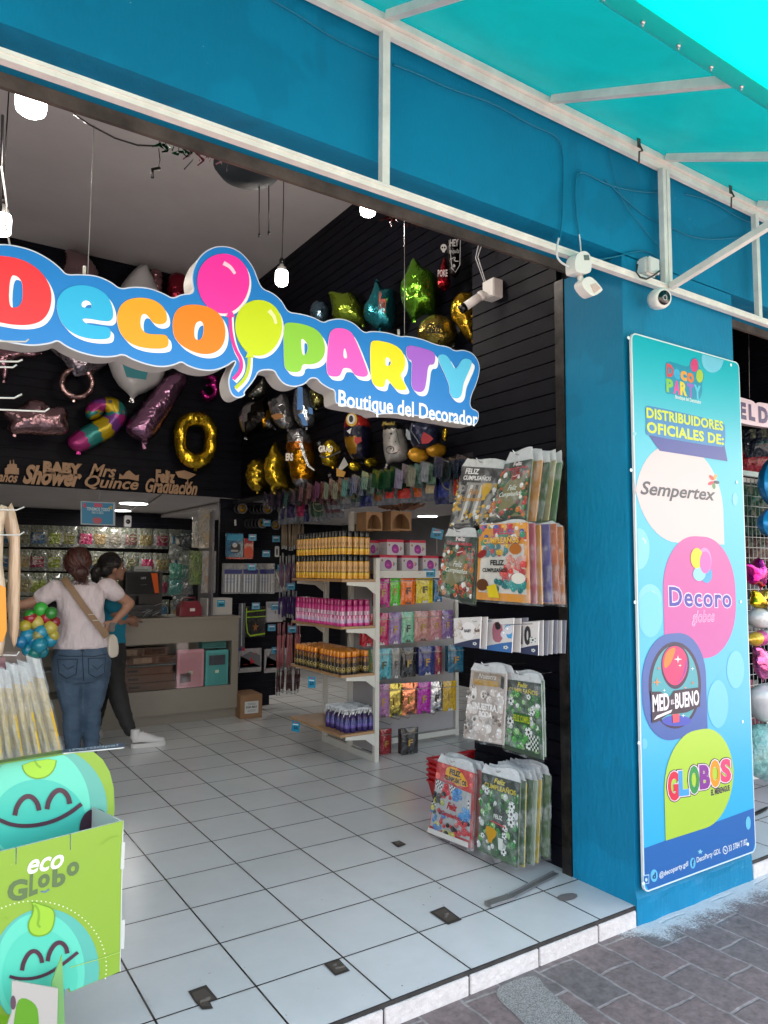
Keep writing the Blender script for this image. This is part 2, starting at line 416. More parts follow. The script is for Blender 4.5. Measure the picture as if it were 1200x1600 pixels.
# ================================================================ SETTING
FY = 2.222        # facade plane
TEAL = None
def teal_mat():
    mt, nt, b = newmat('teal_plaster'); tc = N(nt, 'ShaderNodeTexCoord'); co = tc.outputs['Object']
    n = N(nt, 'ShaderNodeTexNoise', Scale=3.0, Detail=6.0, Roughness=.6); nt.links.new(co, n.inputs['Vector'])
    rp = N(nt, 'ShaderNodeValToRGB'); e = rp.color_ramp.elements
    e[0].position = .3; e[0].color = (.0, .18, .34, 1); e[1].position = .75; e[1].color = (.0, .215, .39, 1)
    nt.links.new(n.outputs['Fac'], rp.inputs['Fac'])
    # worn chalky patches close to the ground
    mp = N(nt, 'ShaderNodeMapping'); mp.inputs['Scale'].default_value = (6, 6, 16); nt.links.new(co, mp.inputs['Vector'])
    n2 = N(nt, 'ShaderNodeTexNoise', Scale=2.2, Detail=8.0, Roughness=.75); nt.links.new(mp.outputs[0], n2.inputs['Vector'])
    sx = N(nt, 'ShaderNodeSeparateXYZ'); nt.links.new(co, sx.inputs[0])
    hr = N(nt, 'ShaderNodeMapRange'); hr.inputs['From Min'].default_value = .0; hr.inputs['From Max'].default_value = .55
    hr.inputs['To Min'].default_value = .05; hr.inputs['To Max'].default_value = -.12; nt.links.new(sx.outputs['Z'], hr.inputs['Value'])
    ad = N(nt, 'ShaderNodeMath', operation='ADD'); nt.links.new(n2.outputs['Fac'], ad.inputs[0]); nt.links.new(hr.outputs[0], ad.inputs[1])
    r2 = N(nt, 'ShaderNodeMapRange'); r2.inputs['From Min'].default_value = .62; r2.inputs['From Max'].default_value = .8; nt.links.new(ad.outputs[0], r2.inputs['Value'])
    mx = N(nt, 'ShaderNodeMixRGB'); mx.inputs['Color2'].default_value = (.06, .33, .46, 1)
    nt.links.new(r2.outputs[0], mx.inputs['Fac']); nt.links.new(rp.outputs['Color'], mx.inputs['Color1'])
    np_ = N(nt, 'ShaderNodeTexNoise', Scale=1.1, Detail=3.0, Distortion=1.2); nt.links.new(co, np_.inputs['Vector'])
    rp2 = N(nt, 'ShaderNodeMapRange'); rp2.inputs['From Min'].default_value = .52; rp2.inputs['From Max'].default_value = .55; rp2.inputs['To Min'].default_value = 1.0; rp2.inputs['To Max'].default_value = .88; nt.links.new(np_.outputs['Fac'], rp2.inputs['Value'])
    vs_ = N(nt, 'ShaderNodeVectorMath', operation='SCALE'); nt.links.new(mx.outputs[0], vs_.inputs[0]); nt.links.new(rp2.outputs[0], vs_.inputs['Scale'])
    nc = N(nt, 'ShaderNodeTexNoise', Scale=34.0, Detail=5.0, Roughness=.7); nt.links.new(co, nc.inputs['Vector'])
    nd = N(nt, 'ShaderNodeTexNoise', Scale=1.7, Detail=2.0); nt.links.new(co, nd.inputs['Vector'])
    md = N(nt, 'ShaderNodeMath', operation='MULTIPLY_ADD'); md.inputs[1].default_value = .5; nt.links.new(nd.outputs['Fac'], md.inputs[0]); nt.links.new(nc.outputs['Fac'], md.inputs[2])
    mrc = N(nt, 'ShaderNodeMapRange'); mrc.inputs['From Min'].default_value = 1.045; mrc.inputs['From Max'].default_value = 1.06; nt.links.new(md.outputs[0], mrc.inputs['Value'])
    mxc = N(nt, 'ShaderNodeMixRGB'); mxc.inputs['Color2'].default_value = (.25, .42, .47, 1); nt.links.new(mrc.outputs[0], mxc.inputs['Fac']); nt.links.new(vs_.outputs[0], mxc.inputs['Color1'])
    nt.links.new(mxc.outputs[0], b.inputs['Base Color'])
    b.inputs['Roughness'].default_value = .62; b.inputs['Specular IOR Level'].default_value = .3
    n3 = N(nt, 'ShaderNodeTexNoise', Scale=55.0, Detail=6.0); mp3 = N(nt, 'ShaderNodeMapping'); mp3.inputs['Scale'].default_value = (1, 1, .35)
    nt.links.new(co, mp3.inputs['Vector']); nt.links.new(mp3.outputs[0], n3.inputs['Vector'])
    n4 = N(nt, 'ShaderNodeTexNoise', Scale=4.0, Detail=3.0); nt.links.new(co, n4.inputs['Vector'])
    a2 = N(nt, 'ShaderNodeMath', operation='MULTIPLY_ADD'); a2.inputs[1].default_value = 3.0; nt.links.new(n4.outputs['Fac'], a2.inputs[0]); nt.links.new(n3.outputs['Fac'], a2.inputs[2])
    bp = N(nt, 'ShaderNodeBump', Strength=.55, Distance=.006); nt.links.new(a2.outputs[0], bp.inputs['Height']); nt.links.new(bp.outputs[0], b.inputs['Normal'])
    return mt
TEAL = teal_mat()
def tile_mat():
    mt, nt, b = newmat('white_floor_tile'); tc = N(nt, 'ShaderNodeTexCoord'); geo = N(nt, 'ShaderNodeNewGeometry')
    mp = N(nt, 'ShaderNodeMapping'); mp.inputs['Location'].default_value = (-1.142+.3635*20, -2.555+.3615*20, 0)
    nt.links.new(geo.outputs['Position'], mp.inputs['Vector'])
    # slight wobble of the joints
    br = N(nt, 'ShaderNodeTexBrick', Scale=1.0); br.offset = 0; br.squash = 1
    br.inputs['Brick Width'].default_value = .3635; br.inputs['Row Height'].default_value = .3615
    br.inputs['Mortar Size'].default_value = .0043; br.inputs['Mortar Smooth'].default_value = .25
    br.inputs['Color1'].default_value = (.61, .615, .60, 1); br.inputs['Color2'].default_value = (.66, .66, .645, 1)
    br.inputs['Mortar'].default_value = (.028, .024, .02, 1); br.inputs['Bias'].default_value = 0
    nt.links.new(mp.outputs[0], br.inputs['Vector'])
    n = N(nt, 'ShaderNodeTexNoise', Scale=1.3, Detail=7.0, Roughness=.65); nt.links.new(geo.outputs['Position'], n.inputs['Vector'])
    mr = N(nt, 'ShaderNodeMapRange'); mr.inputs['From Min'].default_value = .35; mr.inputs['From Max'].default_value = .75; mr.inputs['To Min'].default_value = 1.0; mr.inputs['To Max'].default_value = .84
    nt.links.new(n.outputs['Fac'], mr.inputs['Value'])
    vm = N(nt, 'ShaderNodeVectorMath', operation='SCALE'); nt.links.new(br.outputs['Color'], vm.inputs[0]); nt.links.new(mr.outputs[0], vm.inputs['Scale'])
    # foot dirt gathered along the joints, broken up
    b2 = N(nt, 'ShaderNodeTexBrick', Scale=1.0); b2.offset = 0; b2.squash = 1
    b2.inputs['Brick Width'].default_value = .3635; b2.inputs['Row Height'].default_value = .3615; b2.inputs['Mortar Size'].default_value = .022; b2.inputs['Mortar Smooth'].default_value = 1.0
    nt.links.new(mp.outputs[0], b2.inputs['Vector'])
    n7 = N(nt, 'ShaderNodeTexNoise', Scale=7.0, Detail=8.0, Roughness=.7); nt.links.new(geo.outputs['Position'], n7.inputs['Vector'])
    g7 = N(nt, 'ShaderNodeMapRange'); g7.inputs['From Min'].default_value = .45; g7.inputs['From Max'].default_value = .75; nt.links.new(n7.outputs['Fac'], g7.inputs['Value'])
    g8 = N(nt, 'ShaderNodeMath', operation='MULTIPLY_ADD'); g8.inputs[1].default_value = .9; g8.inputs[2].default_value = .12; nt.links.new(b2.outputs['Fac'], g8.inputs[0])
    g9 = N(nt, 'ShaderNodeMath', operation='MULTIPLY'); nt.links.new(g7.outputs[0], g9.inputs[0]); nt.links.new(g8.outputs[0], g9.inputs[1])
    g10 = N(nt, 'ShaderNodeMath', operation='MULTIPLY'); g10.inputs[1].default_value = .55; nt.links.new(g9.outputs[0], g10.inputs[0])
    mg7 = N(nt, 'ShaderNodeMixRGB'); mg7.inputs['Color2'].default_value = (.26, .23, .20, 1); nt.links.new(g10.outputs[0], mg7.inputs['Fac']); nt.links.new(vm.outputs[0], mg7.inputs['Color1']); vm = mg7
    # small dark chips and dirt specks
    n2 = N(nt, 'ShaderNodeTexNoise', Scale=42.0, Detail=3.0); nt.links.new(geo.outputs['Position'], n2.inputs['Vector'])
    n5 = N(nt, 'ShaderNodeTexNoise', Scale=2.0, Detail=2.0); nt.links.new(geo.outputs['Position'], n5.inputs['Vector'])
    ad5 = N(nt, 'ShaderNodeMath', operation='MULTIPLY_ADD'); ad5.inputs[1].default_value = .35; nt.links.new(n5.outputs['Fac'], ad5.inputs[0]); nt.links.new(n2.outputs['Fac'], ad5.inputs[2])
    m2 = N(nt, 'ShaderNodeMapRange'); m2.inputs['From Min'].default_value = .93; m2.inputs['From Max'].default_value = .97; nt.links.new(ad5.outputs[0], m2.inputs['Value'])
    mx = N(nt, 'ShaderNodeMixRGB'); mx.inputs['Color2'].default_value = (.16, .13, .10, 1); nt.links.new(m2.outputs[0], mx.inputs['Fac']); nt.links.new(vm.outputs[0], mx.inputs['Color1'])
    nt.links.new(mx.outputs[0], b.inputs['Base Color'])
    rr = N(nt, 'ShaderNodeMapRange'); rr.inputs['To Min'].default_value = .12; rr.inputs['To Max'].default_value = .34; nt.links.new(n.outputs['Fac'], rr.inputs['Value'])
    nt.links.new(rr.outputs[0], b.inputs['Roughness'])
    iv = N(nt, 'ShaderNodeMath', operation='SUBTRACT'); iv.inputs[0].default_value = 1; nt.links.new(br.outputs['Fac'], iv.inputs[1])
    bp = N(nt, 'ShaderNodeBump', Strength=.6, Distance=.002); nt.links.new(iv.outputs[0], bp.inputs['Height']); nt.links.new(bp.outputs[0], b.inputs['Normal'])
    return mt
TILE = tile_mat()
def paver_mat():
    mt, nt, b = newmat('stone_pavers'); geo = N(nt, 'ShaderNodeNewGeometry')
    mp = N(nt, 'ShaderNodeMapping'); mp.inputs['Rotation'].default_value = (0, 0, R(90)); mp.inputs['Location'].default_value = (10.03, 9.96, 0)
    nz = N(nt, 'ShaderNodeTexNoise', Scale=7.0, Detail=2.0); nt.links.new(geo.outputs['Position'], nz.inputs['Vector'])
    sc = N(nt, 'ShaderNodeVectorMath', operation='SCALE'); sc.inputs['Scale'].default_value = .03; nt.links.new(nz.outputs['Color'], sc.inputs[0])
    ad = N(nt, 'ShaderNodeVectorMath', operation='ADD'); nt.links.new(geo.outputs['Position'], ad.inputs[0]); nt.links.new(sc.outputs[0], ad.inputs[1])
    nt.links.new(ad.outputs[0], mp.inputs['Vector'])
    br = N(nt, 'ShaderNodeTexBrick', Scale=1.0); br.offset = .5; br.squash = 1
    br.inputs['Brick Width'].default_value = .285; br.inputs['Row Height'].default_value = .19; br.inputs['Mortar Size'].default_value = .008; br.inputs['Mortar Smooth'].default_value = .5
    br.inputs['Color1'].default_value = (.125, .108, .104, 1); br.inputs['Color2'].default_value = (.17, .122, .116, 1); br.inputs['Mortar'].default_value = (.225, .20, .19, 1)
    nt.links.new(mp.outputs[0], br.inputs['Vector'])
    n = N(nt, 'ShaderNodeTexNoise', Scale=28.0, Detail=8.0, Roughness=.75); nt.links.new(geo.outputs['Position'], n.inputs['Vector'])
    mr = N(nt, 'ShaderNodeMapRange'); mr.inputs['From Min'].default_value = .3; mr.inputs['From Max'].default_value = .7; mr.inputs['To Min'].default_value = .6; mr.inputs['To Max'].default_value = 1.6
    nt.links.new(n.outputs['Fac'], mr.inputs['Value'])
    vm = N(nt, 'ShaderNodeVectorMath', operation='SCALE'); nt.links.new(br.outputs['Color'], vm.inputs[0]); nt.links.new(mr.outputs[0], vm.inputs['Scale'])
    # spilled whitewash along the foot of the wall
    sx = N(nt, 'ShaderNodeSeparateXYZ'); nt.links.new(geo.outputs['Position'], sx.inputs[0])
    hy = N(nt, 'ShaderNodeMapRange'); hy.inputs['From Min'].default_value = 1.88; hy.inputs['From Max'].default_value = 2.2; hy.inputs['To Min'].default_value = -.42; hy.inputs['To Max'].default_value = .38; nt.links.new(sx.outputs['Y'], hy.inputs['Value'])
    hx_ = N(nt, 'ShaderNodeMapRange'); hx_.inputs['From Min'].default_value = 2.62; hx_.inputs['From Max'].default_value = 2.85; hx_.inputs['To Min'].default_value = -.5; hx_.inputs['To Max'].default_value = .0; nt.links.new(sx.outputs['X'], hx_.inputs['Value'])
    nw = N(nt, 'ShaderNodeTexNoise', Scale=11.0, Detail=9.0, Roughness=.8); nt.links.new(geo.outputs['Position'], nw.inputs['Vector'])
    a1 = N(nt, 'ShaderNodeMath', operation='ADD'); nt.links.new(hy.outputs[0], a1.inputs[0]); nt.links.new(hx_.outputs[0], a1.inputs[1])
    ng = N(nt, 'ShaderNodeTexNoise', Scale=95.0, Detail=4.0, Roughness=.8); nt.links.new(geo.outputs['Position'], ng.inputs['Vector'])
    mg = N(nt, 'ShaderNodeMath', operation='MULTIPLY_ADD'); mg.inputs[1].default_value = .9; nt.links.new(ng.outputs['Fac'], mg.inputs[0]); nt.links.new(nw.outputs['Fac'], mg.inputs[2])
    a2 = N(nt, 'ShaderNodeMath', operation='ADD'); nt.links.new(a1.outputs[0], a2.inputs[0]); nt.links.new(mg.outputs[0], a2.inputs[1])
    mm = N(nt, 'ShaderNodeMapRange'); mm.inputs['From Min'].default_value = .98; mm.inputs['From Max'].default_value = 1.2; mm.inputs['To Max'].default_value = .85; nt.links.new(a2.outputs[0], mm.inputs['Value'])
    mx = N(nt, 'ShaderNodeMixRGB'); mx.inputs['Color2'].default_value = (.60, .64, .65, 1); nt.links.new(mm.outputs[0], mx.inputs['Fac']); nt.links.new(vm.outputs[0], mx.inputs['Color1'])
    nt.links.new(mx.outputs[0], b.inputs['Base Color']); b.inputs['Roughness'].default_value = .7
    s1 = N(nt, 'ShaderNodeMath', operation='MULTIPLY_ADD'); s1.inputs[1].default_value = -.9; nt.links.new(br.outputs['Fac'], s1.inputs[0]); nt.links.new(n.outputs['Fac'], s1.inputs[2])
    bp = N(nt, 'ShaderNodeBump', Strength=.8, Distance=.006); nt.links.new(s1.outputs[0], bp.inputs['Height']); nt.links.new(bp.outputs[0], b.inputs['Normal'])
    return mt
PAVER = paver_mat()
def speckle_mat():
    mt, nt, b = newmat('speckled_concrete'); geo = N(nt, 'ShaderNodeNewGeometry')
    n = N(nt, 'ShaderNodeTexVoronoi', Scale=280.0); nt.links.new(geo.outputs['Position'], n.inputs['Vector'])
    rp = N(nt, 'ShaderNodeValToRGB'); e = rp.color_ramp.elements; e[0].position = .1; e[0].color = (.15, .14, .13, 1); e[1].position = .95; e[1].color = (.36, .345, .32, 1)
    sp = N(nt, 'ShaderNodeSeparateXYZ'); nt.links.new(n.outputs['Color'], sp.inputs[0]); nt.links.new(sp.outputs['X'], rp.inputs['Fac'])
    nt.links.new(rp.outputs[0], b.inputs['Base Color']); b.inputs['Roughness'].default_value = .8
    bp = N(nt, 'ShaderNodeBump', Strength=.8, Distance=.004); nt.links.new(sp.outputs['X'], bp.inputs['Height']); nt.links.new(bp.outputs[0], b.inputs['Normal'])
    return mt
PZ = -.085
g = MB().add([(-60, -3.2, PZ), (60, -3.2, PZ), (60, FY+.1, PZ), (-60, FY+.1, PZ)], [(0, 1, 2, 3)])
g.obj('pavement', PAVER, kind='structure', origin=(0, 0, PZ))
g = MB(); 
S2 = [(aZ(x, y, PZ).x, aZ(x, y, PZ).y) for x, y in ((764, 1551), (806, 1530), (840, 1524), (850, 1542), (895, 1578), (925, 1606), (970, 1660), (880, 1690), (822, 1600))]
class Flat:
    def __init__(s, z): s.z = z
    def P(s, a, b, h=0): return Vector((a, b, s.z+h))
g.flat(Flat(PZ), [chaikin(S2, 2)], .002); g.obj('pavement_slab', speckle_mat(), kind='structure')
g = MB().add([(-60, -40, PZ-.14), (60, -40, PZ-.14), (60, -3.35, PZ-.14), (-60, -3.35, PZ-.14)], [(0, 1, 2, 3)])
g.obj('road', mat('asphalt', (.16, .15, .14), .85, nscale=25, namt=.25, bump=.5, bscale=200), kind='structure', origin=(0, -20, PZ-.14))
g = MB().box(-60, 60, -3.35, -3.2, PZ-.2, PZ+.003); g.obj('kerb', mat('kerb_stone', (.4, .39, .37), .8, nscale=9), kind='structure')
# shop floor slab: top sheet of tiles, dark edge strip, riser tiles
FZ = 0.0
g = MB().add([(-3, 2.222, 0), (12, 2.222, 0), (12, 14, 0), (-3, 14, 0)], [(0, 1, 2, 3)])
g.obj('shop_floor', TILE, kind='structure', origin=(0, 0, 0))

# ---------------------------------------------------------------- building
B = root('shop_building', 'teal painted shop front with a wide open bay, square pillar and black slatted walls inside', 'building', (0, 2.4, 0))
WH = mat('white_frame_paint', (.76, .73, .68), .45, nscale=9, namt=.13, bump=.2, bscale=30)
def fascia():
    g = MB()
    g.box(-6, 14, FY, 2.47, 3.04, 8.6); g.box(-6, 14, 2.47, 14.2, 8.3, 8.6)          # beam, wall above, roof
    g.box(-6.0, -2.6, FY, 2.56, PZ-.1, 3.04); g.box(7.2, 14, FY, 2.56, PZ-.1, 3.04)
    g.obj('front_wall', TEAL, B)
    # pillar, bulged plaster foot
    g = MB(); x0, x1, y0, y1 = 2.832, 3.757, FY-.004, 2.585
    zs = [PZ-.05, .0, .03, .06, .5, 1.5, 3.03]
    nx = 28
    vs = []; 
    def foot(x, z):
        if z > .05: return 0
        return .012+.012*noise.noise(Vector((x*9, z*20, 3)))
    xs = [x0+(x1-x0)*i/nx for i in range(nx+1)]
    for z in zs:
        for x in xs: vs.append((x, y0-foot(x, z), z))
    n = nx+1
    g.add(vs, [(j*n+i, j*n+i+1, (j+1)*n+i+1, (j+1)*n+i) for j in range(len(zs)-1) for i in range(nx)], sm=False)
    g.add([(x0, y0-foot(x0, z), z) for z in zs]+[(x0, y1, z) for z in zs], [(i, i+1, i+8, i+7) for i in range(6)])
    g.add([(x1, y0-foot(x1, z), z) for z in zs]+[(x1, y1, z) for z in zs], [(i, i+1, i+8, i+7) for i in range(6)])
    g.add([(x0, y1, PZ), (x1, y1, PZ), (x1, y1, 3.03), (x0, y1, 3.03)], [(0, 1, 2, 3)])
    g.obj('pillar', TEAL, B)
fascia()
# riser tiles
RIS = mat('riser_tile', (.62, .58, .55), .45, nscale=30, namt=.1, bump=.6, bscale=60)
DK = mat('dark_grout', (.03, .026, .023), .8, nscale=20, namt=.5)
g = MB(); g.box(-3, 2.832, FY-.004, FY+.02, PZ-.05, -.002); g.box(3.757, 9, FY-.004, FY+.02, PZ-.05, -.002); g.obj('step_edge', DK, B)
g = MB()
rx = [-3+.37*i for i in range(12)]+[1.47, 1.855, 2.22, 2.575, 2.83]
rx = sorted(x for x in rx if x < 1.2 or x > 1.4); 
for a, b_ in zip(rx, rx[1:]): g.box(a+.004, b_-.004, FY-.012, FY-.001, PZ-.05, -.017, bev=.003)
g.obj('riser_tiles', RIS, B); g = MB()
xx = 3.765
while xx < 7: g.box(xx+.004, xx+.356, FY-.012, FY-.001, PZ-.05, -.017, bev=.003); xx += .36
g.obj('riser_tiles', RIS, B)
BLK = mat('black_slat_board', (.0042, .0045, .0085), .5, nscale=6, namt=.35, bump=.15, bscale=30, spec=.12)
CEIL = mat('ceiling_paint', (.50, .47, .47), .8, nscale=1.6, namt=.07, bump=.15, bscale=8)
WALLG = mat('grey_inner_wall', (.3, .29, .3), .8, nscale=3, namt=.1)
def slats(g, P0, P1, z0, z1, n, pitch=.0865, off=0):
    """slat boards on a vertical wall running P0->P1 (2D), facing n (2D)"""
    P0 = Vector((*P0, 0)); P1 = Vector((*P1, 0)); n = Vector((*n, 0)); L = (P1-P0).length; u = (P1-P0)/L
    def bx(a, b, h0, h1, za, zb):
        vs = [P0+u*s+n*h+Vector((0, 0, z)) for s in (a, b) for h in (h0, h1) for z in (za, zb)]
        g.add(vs, [(0,1,3,2),(4,6,7,5),(0,4,5,1),(2,3,7,6),(0,2,6,4),(1,5,7,3)])
    bx(0, L, -.03, -.006, z0, z1)
    z = z0+off
    while z < z1-.01:
        zt = min(z+pitch-.009, z1); bx(0.001, L-.001, -.005, .006, z, zt); bx(.001, L-.001, -.005, .001, zt, min(zt+.003, z1)); z += pitch
XR = 3.107
g = MB(); slats(g, (-2.5, 7.6), (XR, 7.6), 2.29, 4.66, (0, -1)); g.obj('slatted_back_wall', BLK, B)
g = MB(); slats(g, (XR, 7.6), (XR, 3.42), 2.26, 4.66, (-1, 0)); g.obj('slatted_upper_wall', BLK, B)
g = MB(); slats(g, (2.86, 3.35), (2.86, 2.66), .0, 4.66, (-1, 0), off=.03); g.obj('slatted_side_wall', BLK, B)
g = MB(); g.box(2.90, 3.1, 2.60, 3.35, 0, 4.66); g.obj('side_wall_core', mat('black_core', (.012, .012, .015), .6), B)
g = MB(); slats(g, (2.88, 7.63), (3.58, 7.63), 0.1, 2.28, (0, -1)); g.box(2.88, 3.5, 7.62, 7.70, 0, .1, None); g.obj('slatted_column', BLK, B)
g = MB(); slats(g, (6.2, 7.6), (6.2, 2.6), 0, 4.66, (-1, 0)); g.obj('slatted_right_wall', BLK, B)
g = MB(); slats(g, (-1.2, 10.7), (6.2, 10.7), 0, 2.32, (0, -1)); g.obj('slatted_far_wall', BLK, B)
g = MB(); g.box(-2.6, 7.2, 2.472, 7.6, 4.66, 4.75); g.obj('ceiling', CEIL, B)
g = MB(); g.box(-2.6, XR+.2, 7.63, 13, 2.315, 2.36); g.box(XR+.03, 6.2, 3.42, 13, 2.26, 2.30); g.obj('low_ceiling', CEIL, B)
g = MB(); g.box(-2.6, -2.5, 2.501, 13.2, 0, 8.299); g.box(7.1, 7.2, 2.501, 13.2, 0, 8.3); g.box(-2.5, 7.1, 13.0, 13.2, 0, 8.3)
g.box(-2.5, 2.84, 7.64, 7.7, 2.36, 4.66); g.obj('inner_wall', WALLG, B)
# roller shutter box behind the beam, side guide rail
RUST = mat('worn_brown_metal', (.10, .075, .06), .55, metal=.3, nscale=7, namt=.5, bump=.3, bscale=30)
g = MB()
# box follows the measured edge of the photo
p0 = aY(0, 152, 2.57); 
g.box(-2.6, 2.83, 2.45, 2.468, 2.993, 3.039)
g.box(3.77, 7.1, 2.45, 2.468, 2.993, 3.039)
g.box(-2.6, 7.2, 2.471, 2.5, 3.05, 4.66)
g.obj('shutter_box', RUST, B)
g = MB(); g.box(2.826, 2.86, 2.59, 2.65, 0, 3.035); g.box(2.845, 2.852, 2.575, 2.59, 0, 3.0)
g.obj('shutter_guide', mat('dark_rail', (.025, .022, .02), .4, metal=.4, nscale=14, namt=.9), B)

# holes in the floor tiles, dust pan of loose metal strip
def hole(name, pts, label, cx=None):
    P = [aZ(x, y, 0) for x, y in pts]; g = MB(); S = Flat(0)
    L = [(p.x, p.y) for p in P]; c = (sum(p[0] for p in L)/len(L), sum(p[1] for p in L)/len(L))
    g.flat(S, [L], .003, c=(.035, .028, .022))
    L2 = [(c[0]+(p[0]-c[0])*.75+random.uniform(-.006, .006), c[1]+(p[1]-c[1])*.75) for p in L]; g.flat(S, [L2], .0045, c=(.075, .058, .045))
    for k in range(3):
        a = c[0]+random.uniform(-.012, .012); b = c[1]+random.uniform(-.014, .014); w_ = random.uniform(.006, .016); g.box(a-w_, a+w_, b-.003, b+.003, .0046, .009+k*.002, (.10, .085, .07))
    g.obj(name, MATTE, label=label, cat='floor hole', group='broken anchor holes in the floor tiles')
hole('floor_hole', [(294, 1550), (322, 1540), (341, 1563), (328, 1567), (333, 1577), (316, 1579), (304, 1566)], 'broken hole in the tiles nearest the photographer with ragged brown edges')
hole('floor_hole', [(505, 1507), (530, 1500), (547, 1518), (524, 1526)], 'square broken hole at a tile corner in the middle of the entrance floor')
hole('floor_hole', [(671, 1426), (694, 1417), (722, 1438), (700, 1446)], 'dark slot worn in the tiles in front of the hanging birthday packs')
hole('floor_hole', [(611, 1317), (624, 1314), (635, 1320), (622, 1325)], 'smallest dark hole in the tiles, left of the lowest birthday packs')
P = [aZ(x, y, 0) for x, y in [(868, 1403), (880, 1397), (901, 1396), (903, 1404), (880, 1410)]]
MB().flat(Flat(0), [chaikin([(p.x, p.y) for p in P], 1)], .003, c=(.16, .14, .13)).obj('cement_patch', MATTE, label='grey cement patch on the threshold tile beside the pillar', cat='cement patch')
g = MB(); a = aZ(762, 1416, .004); b_ = aZ(798, 1404, .004); c_ = aZ(870, 1367, .004)
def strip(g, A, Bp, w, h, c):
    g.bar(A+Vector((0, 0, h/2+.002)), Bp+Vector((0, 0, h/2+.002)), w, h, c)
strip(g, a, b_, .045, .012, (.25, .25, .25)); strip(g, b_, c_, .022, .008, (.22, .22, .22)); strip(g, b_+Vector((.01, .02, 0)), c_+Vector((0, .02, 0)), .004, .014, (.3, .3, .3))
g.obj('metal_strip', mat('dull_metal', attr=True, rough=.4, metal=.6), label='dull grey metal strip lying on the threshold tiles by the slatted wall', cat='metal strip')

# ---------------------------------------------------------------- awning
AW = root('awning', 'turquoise canvas awning on a white square tube frame over the shop front', 'awning', (1.5, 2.15, 2.9))
yf = 2.165; zt, zb = 3.565, 2.905
X0, X1 = -2.6, 7.3
g = MB().bar((X0, yf, zt+.006), (X1, yf, zt+.006), .03); g.bar((X0, yf+.012, zt-.030), (X1, yf+.012, zt-.030), .022, .036); g.obj('top_rail', WH, AW)
g = MB().bar((X0, yf, zb), (X1, yf, zb), .03, .032); g.bar((X0, yf-.017, zb+.008), (X1, yf-.017, zb+.008), .003, .012); g.obj('bottom_rail', WH, AW)
for x in (-.28, 1.42, 3.088, 3.12, 3.93, 5.6):
    MB().bar((x, yf-.001, zb+.017), (x, yf-.001, zt-.05), .032 if x < 3 or x > 3.2 else .026, .028).obj('upright', WH, AW)
SL = math.tan(R(25.2)); yo = 1.27; ztube = zt-(yf-yo)*SL
for x in (-.28, .57, 1.42, 2.29, 3.10, 3.93, 4.76, 5.6):
    MB().bar((x, yf-.026, zt+.005), (x, yo+.03, ztube+.012+.01), .032, .032).obj('rafter', WH, AW)
for x in (-.28, 3.10, 5.6):
    MB().bar((x, yf-.026, zb), (x, yo, ztube-.03-.01), .030, .032).obj('brace', WH, AW)
MB().bar((X0, yo, ztube), (X1, yo, ztube), .042).obj('front_tube', WH, AW)
def canvas_mat():
    mt, nt, b = newmat('turquoise_canvas'); out = nt.nodes['Material Output']
    b.inputs['Base Color'].default_value = (.0, .15, .135, 1); b.inputs['Roughness'].default_value = .5
    tr = N(nt, 'ShaderNodeBsdfTranslucent'); tr.inputs['Color'].default_value = (.0, .32, .29, 1)
    mx = N(nt, 'ShaderNodeMixShader'); mx.inputs[0].default_value = .42
    geo = N(nt, 'ShaderNodeNewGeometry'); n = N(nt, 'ShaderNodeTexNoise', Scale=1.2, Detail=3.0); nt.links.new(geo.outputs['Position'], n.inputs['Vector'])
    bp = N(nt, 'ShaderNodeBump', Strength=.3, Distance=.05); nt.links.new(n.outputs['Fac'], bp.inputs['Height']); nt.links.new(bp.outputs[0], b.inputs['Normal'])
    n6 = N(nt, 'ShaderNodeTexNoise', Scale=2.2, Detail=7.0, Roughness=.65, Distortion=.6); nt.links.new(geo.outputs['Position'], n6.inputs['Vector'])
    m6 = N(nt, 'ShaderNodeMapRange'); m6.inputs['From Min'].default_value = .3; m6.inputs['From Max'].default_value = .7; m6.inputs['To Min'].default_value = .86; m6.inputs['To Max'].default_value = 1.1; nt.links.new(n6.outputs['Fac'], m6.inputs['Value'])
    for sk_, c6 in ((b.inputs['Base Color'], (.0, .15, .135)), (tr.inputs['Color'], (.0, .32, .29))):
        v6 = N(nt, 'ShaderNodeVectorMath', operation='SCALE'); v6.inputs[0].default_value = c6; nt.links.new(m6.outputs[0], v6.inputs['Scale']); nt.links.new(v6.outputs[0], sk_)
    nt.links.new(b.outputs[0], mx.inputs[1]); nt.links.new(tr.outputs[0], mx.inputs[2]); nt.links.new(mx.outputs[0], out.inputs['Surface'])
    return mt
CAN = canvas_mat()
def canvas_pt(x, y): # sag between rafters
    if y < 1.24: return (x, y, zt-(yf-y)*SL+.047-.079)
    return (x, y, zt-(yf-y)*SL+.034 - .008*math.sin(min(1, (y-yo)/(yf-yo))*math.pi)*abs(math.sin((x+.28)/.85*math.pi)))
ys = [2.221, yf-.0, 1.95, 1.7, 1.5, 1.35, 1.26, 1.225, 1.0, .90]; xs = [X0+(X1-X0)*i/60 for i in range(61)]
g = MB(); vs = [canvas_pt(x, y) for y in ys for x in xs]; n = 61
g.add(vs, [(j*n+i, j*n+i+1, (j+1)*n+i+1, (j+1)*n+i) for j in range(len(ys)-1) for i in range(60)], sm=True); g.obj('canopy', CAN, AW)
HZ = lambda y: zt-(yf-y)*SL+.047-.084
g = MB()
for i in range(60):
    xa, xb = xs[i], xs[i+1]; q = [(1.33, .05), (1.31, .012), (1.28, 0), (1.20, 0)]
    g.add([(x, y, HZ(y)+d) for y, d in q for x in (xa, xb)], [(0, 1, 3, 2), (2, 3, 5, 4), (4, 5, 7, 6)], sm=True)
g.obj('hem_band', mat('hem_canvas', (.0, .80, .70), .5), AW)
